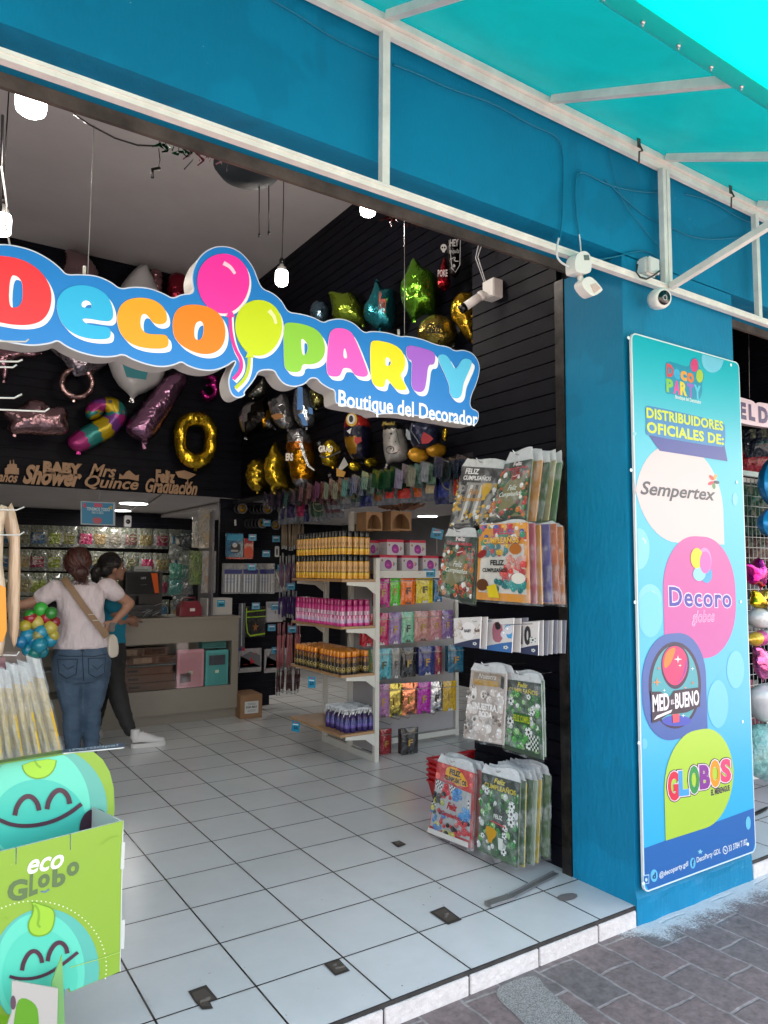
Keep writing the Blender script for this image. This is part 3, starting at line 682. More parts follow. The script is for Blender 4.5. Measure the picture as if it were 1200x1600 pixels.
g = MB(); g.add([(x, y, canvas_pt(x, y)[2]) for y in (.90, .62) for x in (X0, X1)], [(0, 1, 3, 2)]); g.obj('pale_border', mat('pale_canvas', (.6, .66, .62), .7, nscale=20, namt=.1), AW)
xr = 1.05
while xr < 5:
    p = Vector((xr, 1.262, HZ(1.262)-.001))
    gg = MB().lathe([(0.0075, 0), (.0075, .004), (.004, .007), (.0, .008)], p, 8, axis=(0, -SL*.9, -1)); gg.lathe([(.003, 0), (.003, .014)], p, 6, axis=(0, 0, -1)); gg.obj('rivet', mat('rivet_steel', (.55, .55, .55), .3, metal=.8), AW)
    xr += .17
# hooks on the top rail
def hookplate(x):
    g = MB(); y = yf-.04
    g.bar((x, y, zt+.03), (x, y, zt-.03), .02, .006); g.tube([(x, y-.004, zt-.02), (x+.01, y-.012, zt-.05), (x-.012, y-.01, zt-.06), (x-.014, y-.008, zt-.12)], .0045, 6); return g
for x, lb in ((2.86, 'bent rusty wire hook on the awning top rail left of the corner upright'), (3.63, 'rusty bracket hook on the awning top rail right of the corner upright')):
    hookplate(x).obj('wire_hook', RUST, label=lb, cat='hook', group='hooks on the awning rail')

# ---------------------------------------------------------------- cables, boxes, cameras on the facade
TC = mat('painted_cable', (.0, .16, .28), .5)
WC = mat('white_cable', (.6, .62, .64), .45)
def cable(pts, r=.004, name='cable', m=TC, label='', Y=FY-.012, cat='cable', group=None, n=2):
    P = [aY(x, y, Y) for x, y in pts]
    for _ in range(n):
        o = [P[0]]
        for a, b in zip(P, P[1:]): o += [a*.75+b*.25, a*.25+b*.75]
        P = o+[P[-1]]
    return MB().tube(P, r, 6).obj(name, m, label=label, cat=cat, group=group)
cable([(615, 101), (660, 118), (700, 138), (770, 160), (830, 196), (868, 210), (880, 230), (880, 300), (878, 350), (874, 380)], label='teal painted cable stapled along the beam then dropping to the motion sensor')
cable([(1045, 302), (1000, 300), (950, 290), (905, 264), (898, 285), (900, 330), (903, 350), (905, 372)], label='teal painted loop of cable above the motion sensor')
cable([(950, 230), (958, 270), (975, 320), (1000, 350), (1030, 388)], .0022, label='thin teal wire slanting down from the rail hook')
cable([(945, 280), (975, 310), (1010, 340), (1040, 352), (1090, 375), (1150, 372), (1175, 368)], .003, label='thin teal cable sagging behind the corner upright')
cable([(1070, 303), (1110, 312), (1160, 345), (1198, 352)], .003, label='thin teal cable on the wall right of the corner upright')
cable([(425, 0), (470, 26), (520, 60), (597, 95)], .003, label='teal painted cable at the top of the beam left of the tall upright')
cable([(880, 400), (892, 402), (920, 408), (960, 402), (990, 393), (1012, 392), (1030, 405), (1034, 428)], .004, label='teal cable curving from the beam corner to the junction box')
cable([(873, 372), (869, 392), (872, 407), (888, 417)], .0045, m=WC, Y=2.10, label='white cable dropping to the left of the motion sensor')
cable([(905, 366), (907, 380), (908, 402)], .003, m=WC, Y=2.12, label='short white wire entering the top of the motion sensor')
CAMW = mat('off_white_plastic', (.72, .71, .68), .35)
# motion sensor on the rail
def sensor():
    pl = Plane(aY(905, 410, 2.125)); r = root('motion_sensor', 'white motion sensor with tilted detector head clipped to the white rail', 'motion sensor', pl.c)
    body = [pl.px(*p) for p in [(889, 428), (889, 408), (895, 398), (906, 396), (914, 404), (915, 426), (910, 432), (895, 430)]]
    MB().flat(pl, [chaikin(body, 2)], -.02, .035).obj('housing', CAMW, r)
    w_ = [pl.px(*p) for p in [(902, 403), (910, 403), (911, 411), (903, 411)]]; MB('606a66').flat(pl, [w_], .0355, .037).obj('display', PRINT, r)
    a = pl.P(*pl.px(905, 430), .0); b = pl.P(*pl.px(903, 442), .02); MB().tube([a, b], .013, 10).obj('swivel', CAMW, r)
    hp = [pl.px(*p) for p in [(898, 443), (908, 436), (917, 440), (930, 455), (930, 459), (918, 467), (910, 465), (899, 452)]]
    MB().flat(pl, [chaikin(hp, 1)], -.005, .04).obj('detector_head', CAMW, r)
    lp = [pl.px(*p) for p in [(911, 450), (919, 447), (927, 455), (917, 463)]]; MB('c9b0a8').flat(pl, [lp], .0405, .043).obj('lens', PRINT, r)
sensor()
def jbox():
    p = aY(1009, 420, 2.19); r = root('junction_box', 'square white junction box with a black cable below it, mounted on the pillar top', 'junction box', p)
    MB().box(p.x-.045, p.x+.045, 2.15, 2.216, p.z-.045, p.z+.045, bev=.012).obj('case', CAMW, r)
    MB().box(p.x-.04, p.x+.04, 2.138, 2.149, p.z-.04, p.z+.04, bev=.005).obj('lid', CAMW, r)
    q = [(996, 413), (994, 425), (1000, 433), (1010, 436), (1022, 430), (1031, 423)]
    MB().tube([aY(x, y, 2.128) for x, y in q], .0045, 6).obj('cable', mat('black_cable', (.02, .02, .02), .5), r)
jbox()
def dome():
    p = aY(1034, 466, 2.10); r = root('security_camera', 'round white security camera with black face on the corner of the white rail', 'security camera', p)
    d = (EYE-p).normalized()*1.0; d = Vector((-.25, -.9, -.18)).normalized()
    MB().lathe([(.046, -.05), (.05, -.035), (.05, .0), (.046, .012), (.04, .016)], p, 24, axis=d).obj('housing', CAMW, r)
    MB().lathe([(.034, .0165), (.034, .019), (.0, .020)], p, 24, axis=d, c='0a0a0c').obj('face', GLOSS, r)
    MB().lathe([(.013, .0202), (.013, .024), (.009, .025), (.009, .022), (0, .022)], p, 16, axis=d, cols=['aaaaaa', 'aaaaaa', '909090', '050505']).obj('lens', GLOSS, r)
    MB().lathe([(.03, -.07), (.03, -.05)], p, 16, axis=d).obj('base', CAMW, r)
dome()
# ================================================================ LAMPS (lit in the photo)
BULBM = mat('lit_bulb_glass', (1, .97, .93), .4, emit=3)
def bulb(px, py, D_Y, label, s=1.0, cord_top=None, power=2.9, cordm=None):
    p = aY(px, py, D_Y); r = root('hanging_bulb', label, 'bulb', p, group='lit bulbs hanging in the shop')
    g = MB().lathe([(.0, -.055), (.03, -.054), (.042, -.045), (.045, -.03), (.045, .03), (.042, .045)], (0, 0, 0), 20)
    g.v = [v*s for v in g.v]; g.obj('bulb_glass', BULBM, r, local=True)
    g = MB('c9c9c6').lathe([(.042, .046), (.030, .075), (.016, .085), (.014, .10)], (0, 0, 0), 16, c='c9c9c6'); g.lathe([(.017, .10), (.019, .13), (.006, .15)], (0, 0, 0), 12, c='101012')
    g.v = [v*s for v in g.v]; g.obj('socket', PLAS, r, local=True)
    top = cord_top if cord_top is not None else 4.66
    MB('101012').tube([(0, 0, .14*s), (0.005, 0, (top-p.z)*.5), (0, 0, top-p.z)], .0035, 6).obj('cord', PLAS, r, local=True)
    l = bpy.data.objects.new('bulb_light', bpy.data.lights.new('bulb_light', 'POINT')); C.objects.link(l); l.parent = r
    l.location = (0, 0, -.10*s); l.data.energy = power; l.data.shadow_soft_size = .05; l.data.color = (1, .90, .80)
    return r
bulb(440, 434, 4.6, 'lit bulb on a long black cord hanging above the two balloons of the shop sign')
bulb(49, 152, 3.0, 'largest lit bulb close under the shutter box at the top left', s=1.25, cord_top=4.0, power=1.7)
bulb(2, 350, 3.9, 'lit bulb at the left edge of the picture above the red letter', cord_top=4.66, power=2.1)
bulb(575, 322, 3.4, 'lit bulb half hidden by the white rail below the tall upright', cord_top=3.9, power=1.5)
def disc(px, py, label, z=2.3, r_=.16):
    p = aZ(px, py, z); r = root('ceiling_light', label, 'ceiling light', (p.x, p.y, z), group='round ceiling lights under the low ceiling')
    MB('d0d0d0').lathe([(r_, 0), (r_*1.02, .012), (r_, .02)], (0, 0, -.008), 28, c='d0d0d0').obj('rim', PLAS, r, local=True)
    MB().lathe([(0, -.004), (r_*.96, -.002), (r_*.96, .004)], (0, 0, -.008), 28).obj('diffuser', mat('lit_diffuser', (1, 1, .98), .5, emit=2.2), r, local=True)
    l = bpy.data.objects.new('disc_light', bpy.data.lights.new('disc_light', 'AREA')); C.objects.link(l); l.parent = r
    l.data.shape = 'DISK'; l.data.size = r_*1.8; l.location = (0, 0, -.03); l.data.energy = 1.1; l.data.color = (1, .92, .84)
disc(209, 786, 'larger round lit ceiling light beyond the wooden words', r_=.17)
disc(187, 797, 'round lit ceiling light partly hidden behind the blue notice', r_=.15)
disc(497, 795, 'round lit ceiling light glimpsed above the yellow spray cans', z=2.25, r_=.16)
disc(668, 806, 'round lit ceiling light glimpsed to the right of the brown window box', z=2.25, r_=.14)
# dark dish lamp at the ceiling with two pull cords
p = aY(388, 262, 3.55); r = root('ceiling_fixture', 'dark dish shaped ceiling fixture with two black pull cords, partly hidden by the white rail', 'ceiling fixture', p)
MB('0b1a22').lathe([(.0, -.085), (.08, -.078), (.15, -.045), (.185, .0), (.18, .02), (.02, .03), (.02, .9)], p, 28, c='07141b').obj('dish', MATTE, r)
for x in (405, 420):
    a = aY(x, 290, 3.5); b_ = aY(x, 362 if x > 410 else 366, 3.5)
    g = MB('101012').tube([a, b_], .003, 6); g.tube([b_, b_-Vector((0, 0, .018))], .007, 8, '101012'); g.obj('pull_cord', PLAS, r)
g = MB('101012'); q = [(115, 178), (140, 195), (180, 216), (215, 227), (245, 228), (250, 226)]
g.tube([aY(x, y, 2.75) for x, y in q], .0035, 6); g.obj('loose_cable', PLAS, label='loose black cable drooping under the shutter box at upper left', cat='cable')
g = MB('0a0a0a'); g.tube([aY(x, y, 2.8) for x, y in [(248, 232), (250, 250), (247, 264)]], .002, 6); g.tube([aY(x, y, 2.8) for x, y in [(250, 263), (238, 265), (238, 278)]], .007, 6)
g.obj('wire_hook', PLAS, label='small black hook dangling on a wire under the shutter box', cat='hook')
def garland(pts, label, c1, c2, Y=2.62):
    g = MB(); P = [aY(x, y, Y) for x, y in pts]
    for a, b_ in zip(P, P[1:]):
        for k in range(8):
            q = a+(b_-a)*(k/8)+Vector([random.uniform(-.012, .012) for _ in range(3)]); v = Vector([random.uniform(-.03, .03) for _ in range(3)])
            g.add([q, q+v, q+v+Vector((0, .01, .01)), q+Vector((0.005, 0, .014))], [(0, 1, 2, 3)], random.choice((c1, c2)))
    g.obj('garland', FOIL, label=label, cat='garland')
garland([(246, 228), (262, 232), (280, 240), (305, 248)], 'scrap of green foil garland caught under the shutter box', '0d6b4a', '083f2c')
garland([(300, 243), (330, 250), (375, 262)], 'scrap of pink foil garland above the dark ceiling fixture', 'b0506c', 'd9a0a8')
garland([(600, 340), (625, 343), (660, 355)], 'dark red garland scrap under the white rail above the stars', '602020', '8a5050')
def wire(x0, y0, x1, y1, Y, label, r_=.0016, name='hanging_wire'):
    MB('8a8a88').tube([aY(x0, y0, Y), aY(x1, y1, Y)], r_, 5).obj(name, PLAS, label=label, cat='wire', group='wires holding the shop signs')

# ================================================================ BIG HANGING SIGN
SY = 2.8; SP = Plane((1.3, SY, 2.3))
def z3(L, ox=0, oy=370, k=3): return [(x/k+ox, y/k+oy) for x, y in L]
def z4(L): return z3(L, 380, 380, 3)
def SPx(L): return [SP.px(x, y) for x, y in L]
sg = root('shop_sign', 'large blue cut-out hanging sign with fat coloured letters and two balloons', 'shop sign', SP.c)
out = z3([(-190, 330), (-190, 200), (-160, 100), (-100, 50), (0, 35), (60, 40), (150, 62), (230, 105), (285, 150), (310, 180), (370, 177), (450, 182), (520, 212), (562, 247), (620, 235), (700, 240), (770, 268), (810, 292), (850, 270), (912, 267), (898, 200), (905, 150), (935, 92), (985, 54), (1040, 43), (1100, 55), (1150, 93), (1190, 150)]) \
    + z4([(65, 165), (87, 215), (135, 232), (180, 270), (208, 325), (260, 330), (330, 348), (375, 375), (402, 360), (460, 353), (520, 375), (565, 423), (600, 412), (680, 420), (738, 440), (765, 435), (840, 450), (905, 478), (960, 485), (990, 507), (1030, 500), (1075, 515), (1103, 555), (1108, 600), (1092, 660), (1064, 720), (1062, 772), (1098, 787), (1104, 810), (1095, 845), (1075, 855),
           (900, 823), (760, 800), (650, 798), (630, 805), (600, 783), (440, 757), (430, 735), (432, 690), (400, 680), (362, 655), (345, 632), (312, 632), (290, 660), (240, 675), (190, 662), (160, 625), (145, 592), (72, 595), (55, 632), (30, 667), (0, 700)]) \
    + z3([(1150, 742), (1118, 757), (1090, 745), (1075, 715), (1070, 670), (1085, 625), (1105, 592), (1100, 578), (1060, 608), (1000, 628), (940, 625), (880, 606), (850, 584), (820, 600), (760, 612), (690, 600), (620, 575), (577, 550), (540, 562), (470, 565), (380, 545), (310, 515), (270, 484), (240, 500), (150, 512), (60, 498), (0, 487), (-80, 470), (-160, 420)])
out = chaikin(out, 2)
O = SPx(out)
SIGNSIDE = mat('sign_side', (.52, .50, .48), .5)
MB().flat(SP, [O], -.105, -.001).obj('sign_body', SIGNSIDE, sg)
MB('dfe6ee').flat(SP, [grow(O, .002)], -.0008, .001, c='cfd8e6').obj('sign_rim', PRINT, sg)
MB().flat(SP, [grow(O, -.0035)], .0012, .003, c='1f7fd0').obj('sign_face', PRINT, sg)
LET = {
 'D': ('f0323c', z3([(-70, 90), (0, 92), (90, 105), (160, 140), (210, 190), (238, 250), (240, 310), (225, 362), (190, 402), (130, 418), (60, 416), (0, 405), (-70, 392)]), z3([(45, 182), (82, 188), (104, 218), (106, 290), (95, 322), (75, 337), (38, 332)])),
 'e': ('2fb4e6', z3([(262, 330), (272, 285), (300, 250), (345, 232), (400, 230), (455, 245), (498, 275), (522, 320), (530, 370), (522, 393), (500, 402), (378, 381), (395, 408), (430, 418), (500, 425), (518, 440), (515, 475), (490, 484), (430, 483), (370, 470), (315, 440), (278, 395)]), z3([(380, 332), (380, 314), (392, 302), (410, 302), (424, 314), (430, 338), (405, 338)])),
 'c': ('ffa514', z3([(545, 400), (550, 345), (580, 305), (630, 288), (690, 290), (740, 310), (773, 345), (782, 390), (770, 410), (740, 415), (712, 404), (696, 380), (680, 364), (662, 366), (654, 395), (657, 430), (675, 452), (705, 460), (770, 460), (786, 475), (787, 512), (770, 525), (720, 528), (660, 522), (600, 500), (560, 455)]), None),
 'o': ('ff8408', z3([(805, 430), (810, 370), (835, 335), (880, 320), (940, 322), (1000, 342), (1040, 382), (1055, 440), (1048, 500), (1018, 540), (970, 555), (910, 546), (850, 515), (815, 478)]), z3([(907, 470), (907, 430), (918, 402), (938, 397), (950, 408), (952, 440), (945, 475), (930, 488), (914, 484)])),
 'P': ('8fcf3c', z4([(185, 385), (205, 373), (260, 378), (320, 395), (360, 425), (380, 475), (377, 530), (350, 562), (310, 572), (272, 568), (268, 597), (250, 608), (212, 605), (192, 588), (187, 560)]), z4([(265, 447), (282, 456), (297, 472), (300, 500), (290, 524), (272, 530)])),
 'A': ('ff5cc8', z4([(388, 605), (386, 560), (398, 430), (415, 405), (450, 399), (490, 410), (515, 435), (580, 600), (580, 622), (560, 630), (520, 622), (506, 600), (495, 588), (465, 586), (459, 600), (448, 626), (420, 628), (395, 622)]), z4([(470, 480), (462, 540), (487, 545)])),
 'R': ('ffe60a', z4([(590, 475), (603, 458), (640, 460), (700, 475), (740, 505), (757, 550), (750, 595), (728, 620), (758, 670), (760, 687), (740, 692), (710, 686), (688, 660), (672, 637), (662, 642), (659, 670), (645, 678), (612, 670), (599, 652), (592, 600)]), z4([(662, 535), (680, 540), (690, 560), (682, 577), (661, 578)])),
 'T': ('a864d6', z4([(760, 487), (778, 480), (830, 492), (888, 510), (897, 535), (890, 573), (862, 570), (855, 640), (846, 690), (825, 702), (797, 694), (783, 670), (785, 600), (787, 552), (768, 545), (760, 520)]), None),
 'Y': ('5cc8f0', z4([(908, 532), (925, 521), (952, 529), (975, 570), (985, 592), (1003, 582), (1018, 550), (1037, 541), (1064, 549), (1067, 570), (1040, 630), (1025, 665), (1020, 712), (1003, 731), (977, 727), (963, 705), (961, 665), (943, 620), (914, 560)]), None),
}
for k, (c, o_, h_) in LET.items():
    o_ = chaikin(o_, 2); h_ = chaikin(h_, 2) if h_ else None
    loops = [SPx(o_)]+([SPx(h_)] if h_ else [])
    g = MB()
    for j, (dx, dy) in enumerate(((2, 2.2), (4.2, 4.6), (5.6, 6.2))):
        o2 = [(x+dx, y+dy) for x, y in o_]; l2 = [SPx(o2)]
        if h_: l2.append(SPx([(x+dx, y+dy) for x, y in h_]))
        g.flat(SP, l2, .0034+.0004*j, c='f4f6f8')
    l = g.obj('letter', PRINT, sg)
    MB(c).flat(SP, loops, .005, .009, c=c, side='ffffff').obj('letter_face', PRINT, l)
def sball(cx, cy, rx, ry, c, knot, rib, rc, hi):
    g = MB(); E = ell(cx, cy, rx, ry, 40, 0, .08); g.flat(SP, [SPx([(x+3.5, y+4) for x, y in E])], .0036, c='f4f6f8'); g.flat(SP, [SPx([(x+2, y+3) for x, y in stroke(rib, (7, 9), 2)])], .0038, c='f4f6f8')
    o = g.obj('balloon_picture', PRINT, sg)
    g = MB(); g.flat(SP, [SPx(stroke(rib, (5, 6), 2))], .0046, c=rc); g.flat(SP, [SPx(E)], .0050, .008, c=c); kx, ky = knot; g.flat(SP, [SPx([(kx-3, ky-5), (kx+3, ky-5), (kx+7, ky+4), (kx, ky+2), (kx-7, ky+4)])], .0085, c=c)
    g.flat(SP, [SPx(stroke(hi, (7, 4), 2))], .0088, c='ffd9ec' if c[0] == 'f' else 'f0f5b0'); g.obj('printed_highlight', PRINT, o)
sball(348, 444, 40.5, 46.5, 'fa32aa', (359, 493), [(359, 493), (360, 520), (366, 545), (377, 563), (376, 580), (364, 593)], 'e8289c', [(348, 412), (359, 418), (366, 429)])
sball(403, 513, 36.5, 43.5, 'cbe000', (389, 556), [(389, 556), (388, 577), (382, 593), (367, 607)], 'b9cc08', [(419, 486), (427, 495), (430, 507)])
g = MB(); a0, b0 = SP.px(527, 632); a1, b1 = SP.px(746, 658)
y0 = SP.px(527, 634.5)[1]; 
text(g, SP, 'Boutique del Decorador', SP.px(528, 641)[0], SP.px(528, 643)[1], SP.px(745.5, 641)[0], SP.px(528, 609)[1], .0036, 'f4f6f8', bold=.022)
g.obj('sign_lettering', PRINT, sg)
wire(147, 195, 137, 428, SY-.05, 'thin wire holding the shop sign above its light blue letter'); wire(632, 345, 632, 524, SY-.05, 'thin wire holding the shop sign above its yellow letter')
for x, y in ((136, 421), (632, 520)):
    p = SP.P(*SP.px(x, y), -.05); MB('c8c8c0').tube([p, p+Vector((0, 0, .03))], .006, 8).obj('wire_clamp', PLAS, sg)

# ================================================================ PANEL SIGN ON THE PILLAR
BP = Plane((3.28, FY-.03, 1.35)); bd = root('panel_sign', 'tall light blue printed panel listing official distributors, fixed to the pillar', 'panel sign', (3.28, FY-.03, .05))
PANELP = mat('panel_vinyl', rough=.32, attr=True, gain=.74)
def BPx(L): return [BP.px(x, y) for x, y in L]
bx0, bx1, bz0, bz1 = 2.842, 3.748, .066, 2.638
def grad_mat():
    mt, nt, b = newmat('panel_print'); geo = N(nt, 'ShaderNodeNewGeometry'); sx = N(nt, 'ShaderNodeSeparateXYZ'); nt.links.new(geo.outputs['Position'], sx.inputs[0])
    mr = N(nt, 'ShaderNodeMapRange'); mr.inputs['From Min'].default_value = .1; mr.inputs['From Max'].default_value = 2.6; nt.links.new(sx.outputs['Z'], mr.inputs['Value'])
    rp = N(nt, 'ShaderNodeValToRGB'); e = rp.color_ramp.elements; e[0].color = (*hx('2a9fce'), 1); e[1].color = (*hx('109fae'), 1)
    m_ = rp.color_ramp.elements.new(.5); m_.color = (*hx('42a4ca'), 1); m_ = rp.color_ramp.elements.new(.78); m_.color = (*hx('3ea6b8'), 1)
    nt.links.new(mr.outputs[0], rp.inputs['Fac']); nt.links.new(rp.outputs[0], b.inputs['Base Color']); b.inputs['Roughness'].default_value = .3; return mt
def loc(x, z): return (x-BP.c.x, z-BP.c.z)
rim = rrect(*loc(bx0, bz0), *loc(bx1, bz1), .035)
MB().flat(BP, [rim], .0, .012, c='e8f4f8').obj('board', PANELP, bd)
MB().flat(BP, [grow(rim, -.007)], .0125, .0128).obj('board_print', grad_mat(), bd)
h1 = .0133
def bshape(name, L, c, h=h1, n=0):
    return MB().flat(BP, [BPx(chaikin(L, n) if n else L)], h, c=c).obj(name, PANELP, bd)
def zb1(L): return z3(L, 960, 500, 3.479)
def zb2(L): return z3(L, 960, 940, 3.076)
def tear(f, l, r, t, bt, sharp, k=.44):
    x0 = BPx(f[0]([l]))[0][0]; x1 = BPx(f[1]([r]))[0][0]; z1 = BPx(f[2]([t]))[0][1]; z0 = BPx(f[3]([bt]))[0][1]; rr = (x1-x0)*k; o = []
    for nm, cx, cy, a0 in (('tr', x1-rr, z1-rr, 0), ('tl', x0+rr, z1-rr, 90), ('bl', x0+rr, z0+rr, 180), ('br', x1-rr, z0+rr, 270)):
        if nm == sharp: o.append({'tr': (x1, z1), 'tl': (x0, z1), 'bl': (x0, z0), 'br': (x1, z0)}[nm])
        else: o += [(cx+rr*math.cos(R(a0+90*i/12)), cy+rr*math.sin(R(a0+90*i/12))) for i in range(13)]
    return o
# footer band
MB().flat(BP, [[loc(bx0+.008, .26), loc(bx1-.008, .285), loc(bx1-.008, .11), loc(bx1-.03, .075), loc(bx0+.03, .075), loc(bx0+.008, .11)]], h1, c='2a6cb4').obj('footer_band', PANELP, bd)
# pale balloons and dots
g = MB()
for (cx, cy, rx, ry, f) in ((120, 1245, 58, 112, zb1), (180, 1520, 65, 85, zb1), (520, 215, 60, 75, zb1), (642, 975, 14, 35, zb1), (160, 60, 60, 110, zb2), (570, 325, 42, 90, zb2), (485, 490, 50, 115, zb2), (132, 680, 14, 26, zb2), (630, 1060, 12, 32, zb2)):
    E = f(ell(cx, cy, rx, ry, 28)); E = [(min(max(a, bx0+.01-3.28), bx1-.012-3.28), min(b, bz1-.012-1.35)) for a, b in BPx(E)]; g.flat(BP, [E], h1+.0002+.00015*len(g.v)/28, c='7cccea' if f is zb1 else '6ccaf0')
for cx, cy, f in ((150, 1200, zb1), (205, 1490, zb1), (560, 290, zb2)):
    g.flat(BP, [BPx(f(stroke([(cx-12, cy-15), (cx+4, cy), (cx+6, cy+16)], 10)))], h1+.0006, c='b4e4f4')
for cx, cy, f in ((97, 620, zb1), (400, 1198, zb2)): g.flat(BP, [BPx(f(star(cx, cy, 14)))], h1+.0006, c='8fd4e8')
g.obj('balloon_pattern', PANELP, bd)
# small logo
def ptext(txt, x0, yb, x1, yt, h, c, f, **kw):
    """zoomed px: baseline-left (x0,yb) and top-right (x1,yt); slope from perspective corrected by plane"""
    (a, b_), (c_, d_) = BPx(f([(x0, yb), (x1, yt)])); return a, b_, c_, d_
g = MB()
lg = zb1([(262, 245), (275, 225), (330, 240), (385, 260), (398, 245), (400, 215), (420, 205), (440, 215), (447, 262), (470, 285), (475, 320), (462, 345), (466, 375), (460, 415), (445, 440), (300, 405), (265, 405), (262, 350), (275, 335), (265, 320)])
g.flat(BP, [BPx(chaikin(lg, 2))], h1+.0004, c='1f8fb0')
def row(words, x0, y0, x1, y1, hgt, f, h, bold=.05, **kw):
    """letters each in own colour spread between (x0,y0) and (x1,y1) baseline in zoomed px"""
    n = len(words)
    for i, (ch, c) in enumerate(words):
        xa = x0+(x1-x0)*i/n; xb = x0+(x1-x0)*(i+.94)/n; ya = y0+(y1-y0)*i/n; yb = y0+(y1-y0)*(i+.5)/n
        (a, b_), (c_, d_) = BPx(f([(xa, yb), (xb, yb-hgt*(.74 if ch.islower() else 1))]))
        text(g, BP, ch, a, b_, c_, d_, h, c, bold=bold, **kw)
row([('D', 'e2343f'), ('e', '3fb0e0'), ('c', 'f0a020'), ('o', 'f07810')], 272, 305, 420, 345, 62, zb1, h1+.0008)
row([('P', '8cc83c'), ('A', 'e83c9c'), ('R', 'f0d010'), ('T', 'a060c8'), ('Y', '60c8e8')], 270, 390, 458, 432, 66, zb1, h1+.0008)
g.flat(BP, [BPx(zb1(ell(422, 250, 21, 36)))], h1+.001, c='e02878'); g.flat(BP, [BPx(zb1(ell(450, 308, 19, 36)))], h1+.001, c='b4cc28')
(a, b_), (c_, d_) = BPx(zb1([(318, 432), (458, 432)])); text(g, BP, 'Boutique del Decorador', a, b_-.004, c_, b_+.022, h1+.001, 'e8f4f8', bold=.02)
g.obj('small_logo', PANELP, bd)
g = MB()
def line(txt, f, x0, y0, x1, y1, hgt, h, c, bold=.03, shear=0, **kw):
    """text with baseline (x0,y0)->(x1,y1), cap height hgt (zoomed px at left)"""
    (a, b_), (c_, e_), (_, t_) = BPx(f([(x0, y0), (x1, y1), (x0, y0-hgt)]))
    text(g, BP, txt, a, b_, c_, t_, h, c, bold=bold, shear=shear, slope=e_-b_, **kw)
# official distributors heading
hd = chaikin(zb1([(152, 470), (180, 468), (582, 558), (590, 600), (588, 685), (560, 695), (165, 630), (155, 615), (160, 560)]), 1)
g.flat(BP, [BPx(zb1([(170, 625), (232, 713), (602, 770), (585, 680)]))], h1+.0008, c='3c3f92')
g.flat(BP, [BPx(hd)], h1+.0014, c='2f7fb8')
line('DISTRIBUIDORES', zb1, 160, 535, 578, 606, 58, h1+.002, 'd0dc20', bold=.038, space=1.06)
line('OFICIALES DE:', zb1, 162, 615, 580, 683, 62, h1+.002, 'd0dc20', bold=.038, space=1.06)
g.obj('heading', PANELP, bd)
# brand bubbles
g = MB(); g.flat(BP, [tear((zb1, zb1, zb1, zb1), (96, 900), (584, 1221), (300, 680), (584, 1221), 'br')], h1+.0004, c='d2c4c4')
line('Sempertex', zb1, 128, 972, 538, 1006, 98, h1+.001, '3c3c4a', bold=.022, shear=.3)
for i, c in enumerate(('e0a040', '303040', '4c8c50', 'c83048', 'd84838')):
    a = R(-60+i*72); E = ell(525+26*math.cos(a)*.62, 878+26*math.sin(a), 9, 17, 16, rot=a+R(90)); g.flat(BP, [BPx(zb1(E))], h1+.001+.0002*i, c=c)
g.obj('white_bubble', PANELP, bd)
g = MB()
g.flat(BP, [tear((zb1, zb1, zb1, zb2), (250, 1430), (645, 1500), (430, 1176), (430, 270), 'bl')], h1+.0009, c='c656a2')
g.flat(BP, [BPx(zb1(ell(475, 1310, 38, 72)))], h1+.0016, c='e88cc8'); g.flat(BP, [BPx(zb1(ell(486, 1385, 30, 44)))], h1+.0020, c='28a0e0')
g.flat(BP, [BPx(zb1(ell(446, 1380, 34, 38)))], h1+.0024, c='8cd4e4'); g.flat(BP, [BPx(zb1(ell(432, 1295, 33, 55)))], h1+.0028, c='fcd820'); g.flat(BP, [BPx(zb1(ell(478, 1318, 30, 60)))], h1+.0032, c='dc60b4')
line('Decoro', zb1, 280, 1560, 626, 1568, 118, h1+.0014, 'f2dcf0', bold=.06, space=1.12); line('Decoro', zb1, 284, 1556, 622, 1564, 108, h1+.002, '3c3ca4', bold=.022, space=1.12)
line('globos', zb2, 360, 118, 470, 112, 74, h1+.0014, 'f6dcee', bold=.03, shear=.25); line('globos', zb2, 362, 116, 468, 110, 70, h1+.002, 'dc60b4', bold=.0, shear=.25)
g.obj('pink_bubble', PANELP, bd)
g = MB()
g.flat(BP, [tear((zb2,)*4, (119, 380), (434, 590), (290, 150), (268, 662), 'br')], h1+.0018, c='3a62a8')
g.flat(BP, [BPx(zb2(ell(277, 400, 126, 208, 40)))], h1+.0022, c='241c44'); g.flat(BP, [BPx(zb2(ell(277, 402, 112, 194, 40)))], h1+.0026, c='40a4b0'); g.flat(BP, [BPx(zb2(ell(285, 570, 70, 26, 20)))], h1+.0028, c='3a50b8')
g.flat(BP, [BPx(zb2(ell(278, 312, 68, 106, 32, 0, .1)))], h1+.0030, c='2a1848'); g.flat(BP, [BPx(zb2(ell(276, 306, 60, 94, 32, 0, .1)))], h1+.0034, c='e02a6c'); g.flat(BP, [BPx(zb2(chaikin([(222, 325), (226, 255), (252, 225), (282, 216), (270, 262), (250, 305)], 2)))], h1+.0038, c='f08030')
g.flat(BP, [BPx(zb2(chaikin([(285, 395), (318, 360), (334, 310), (332, 260), (318, 350), (290, 385)], 1)))], h1+.0040, c='8838a8')
for cx, cy, rr, c in ((290, 275, 20, 'fff4e8'), (300, 305, 9, 'fff4e8'), (188, 385, 20, 'f09040'), (360, 320, 10, 'e8f8f8'), (360, 388, 10, 'e87848'), (224, 424, 9, 'e8f8f8'), (315, 545, 11, 'e8f8f8'), (196, 318, 10, 'e87860'), (325, 412, 9, 'f09090')):
    g.flat(BP, [BPx(zb2(star(cx, cy, rr, .25, 4)))], h1+.0044, c=c)
g.flat(BP, [BPx(zb2([(262, 540), (296, 535), (296, 575), (266, 580)]))], h1+.0046, c='e85060')
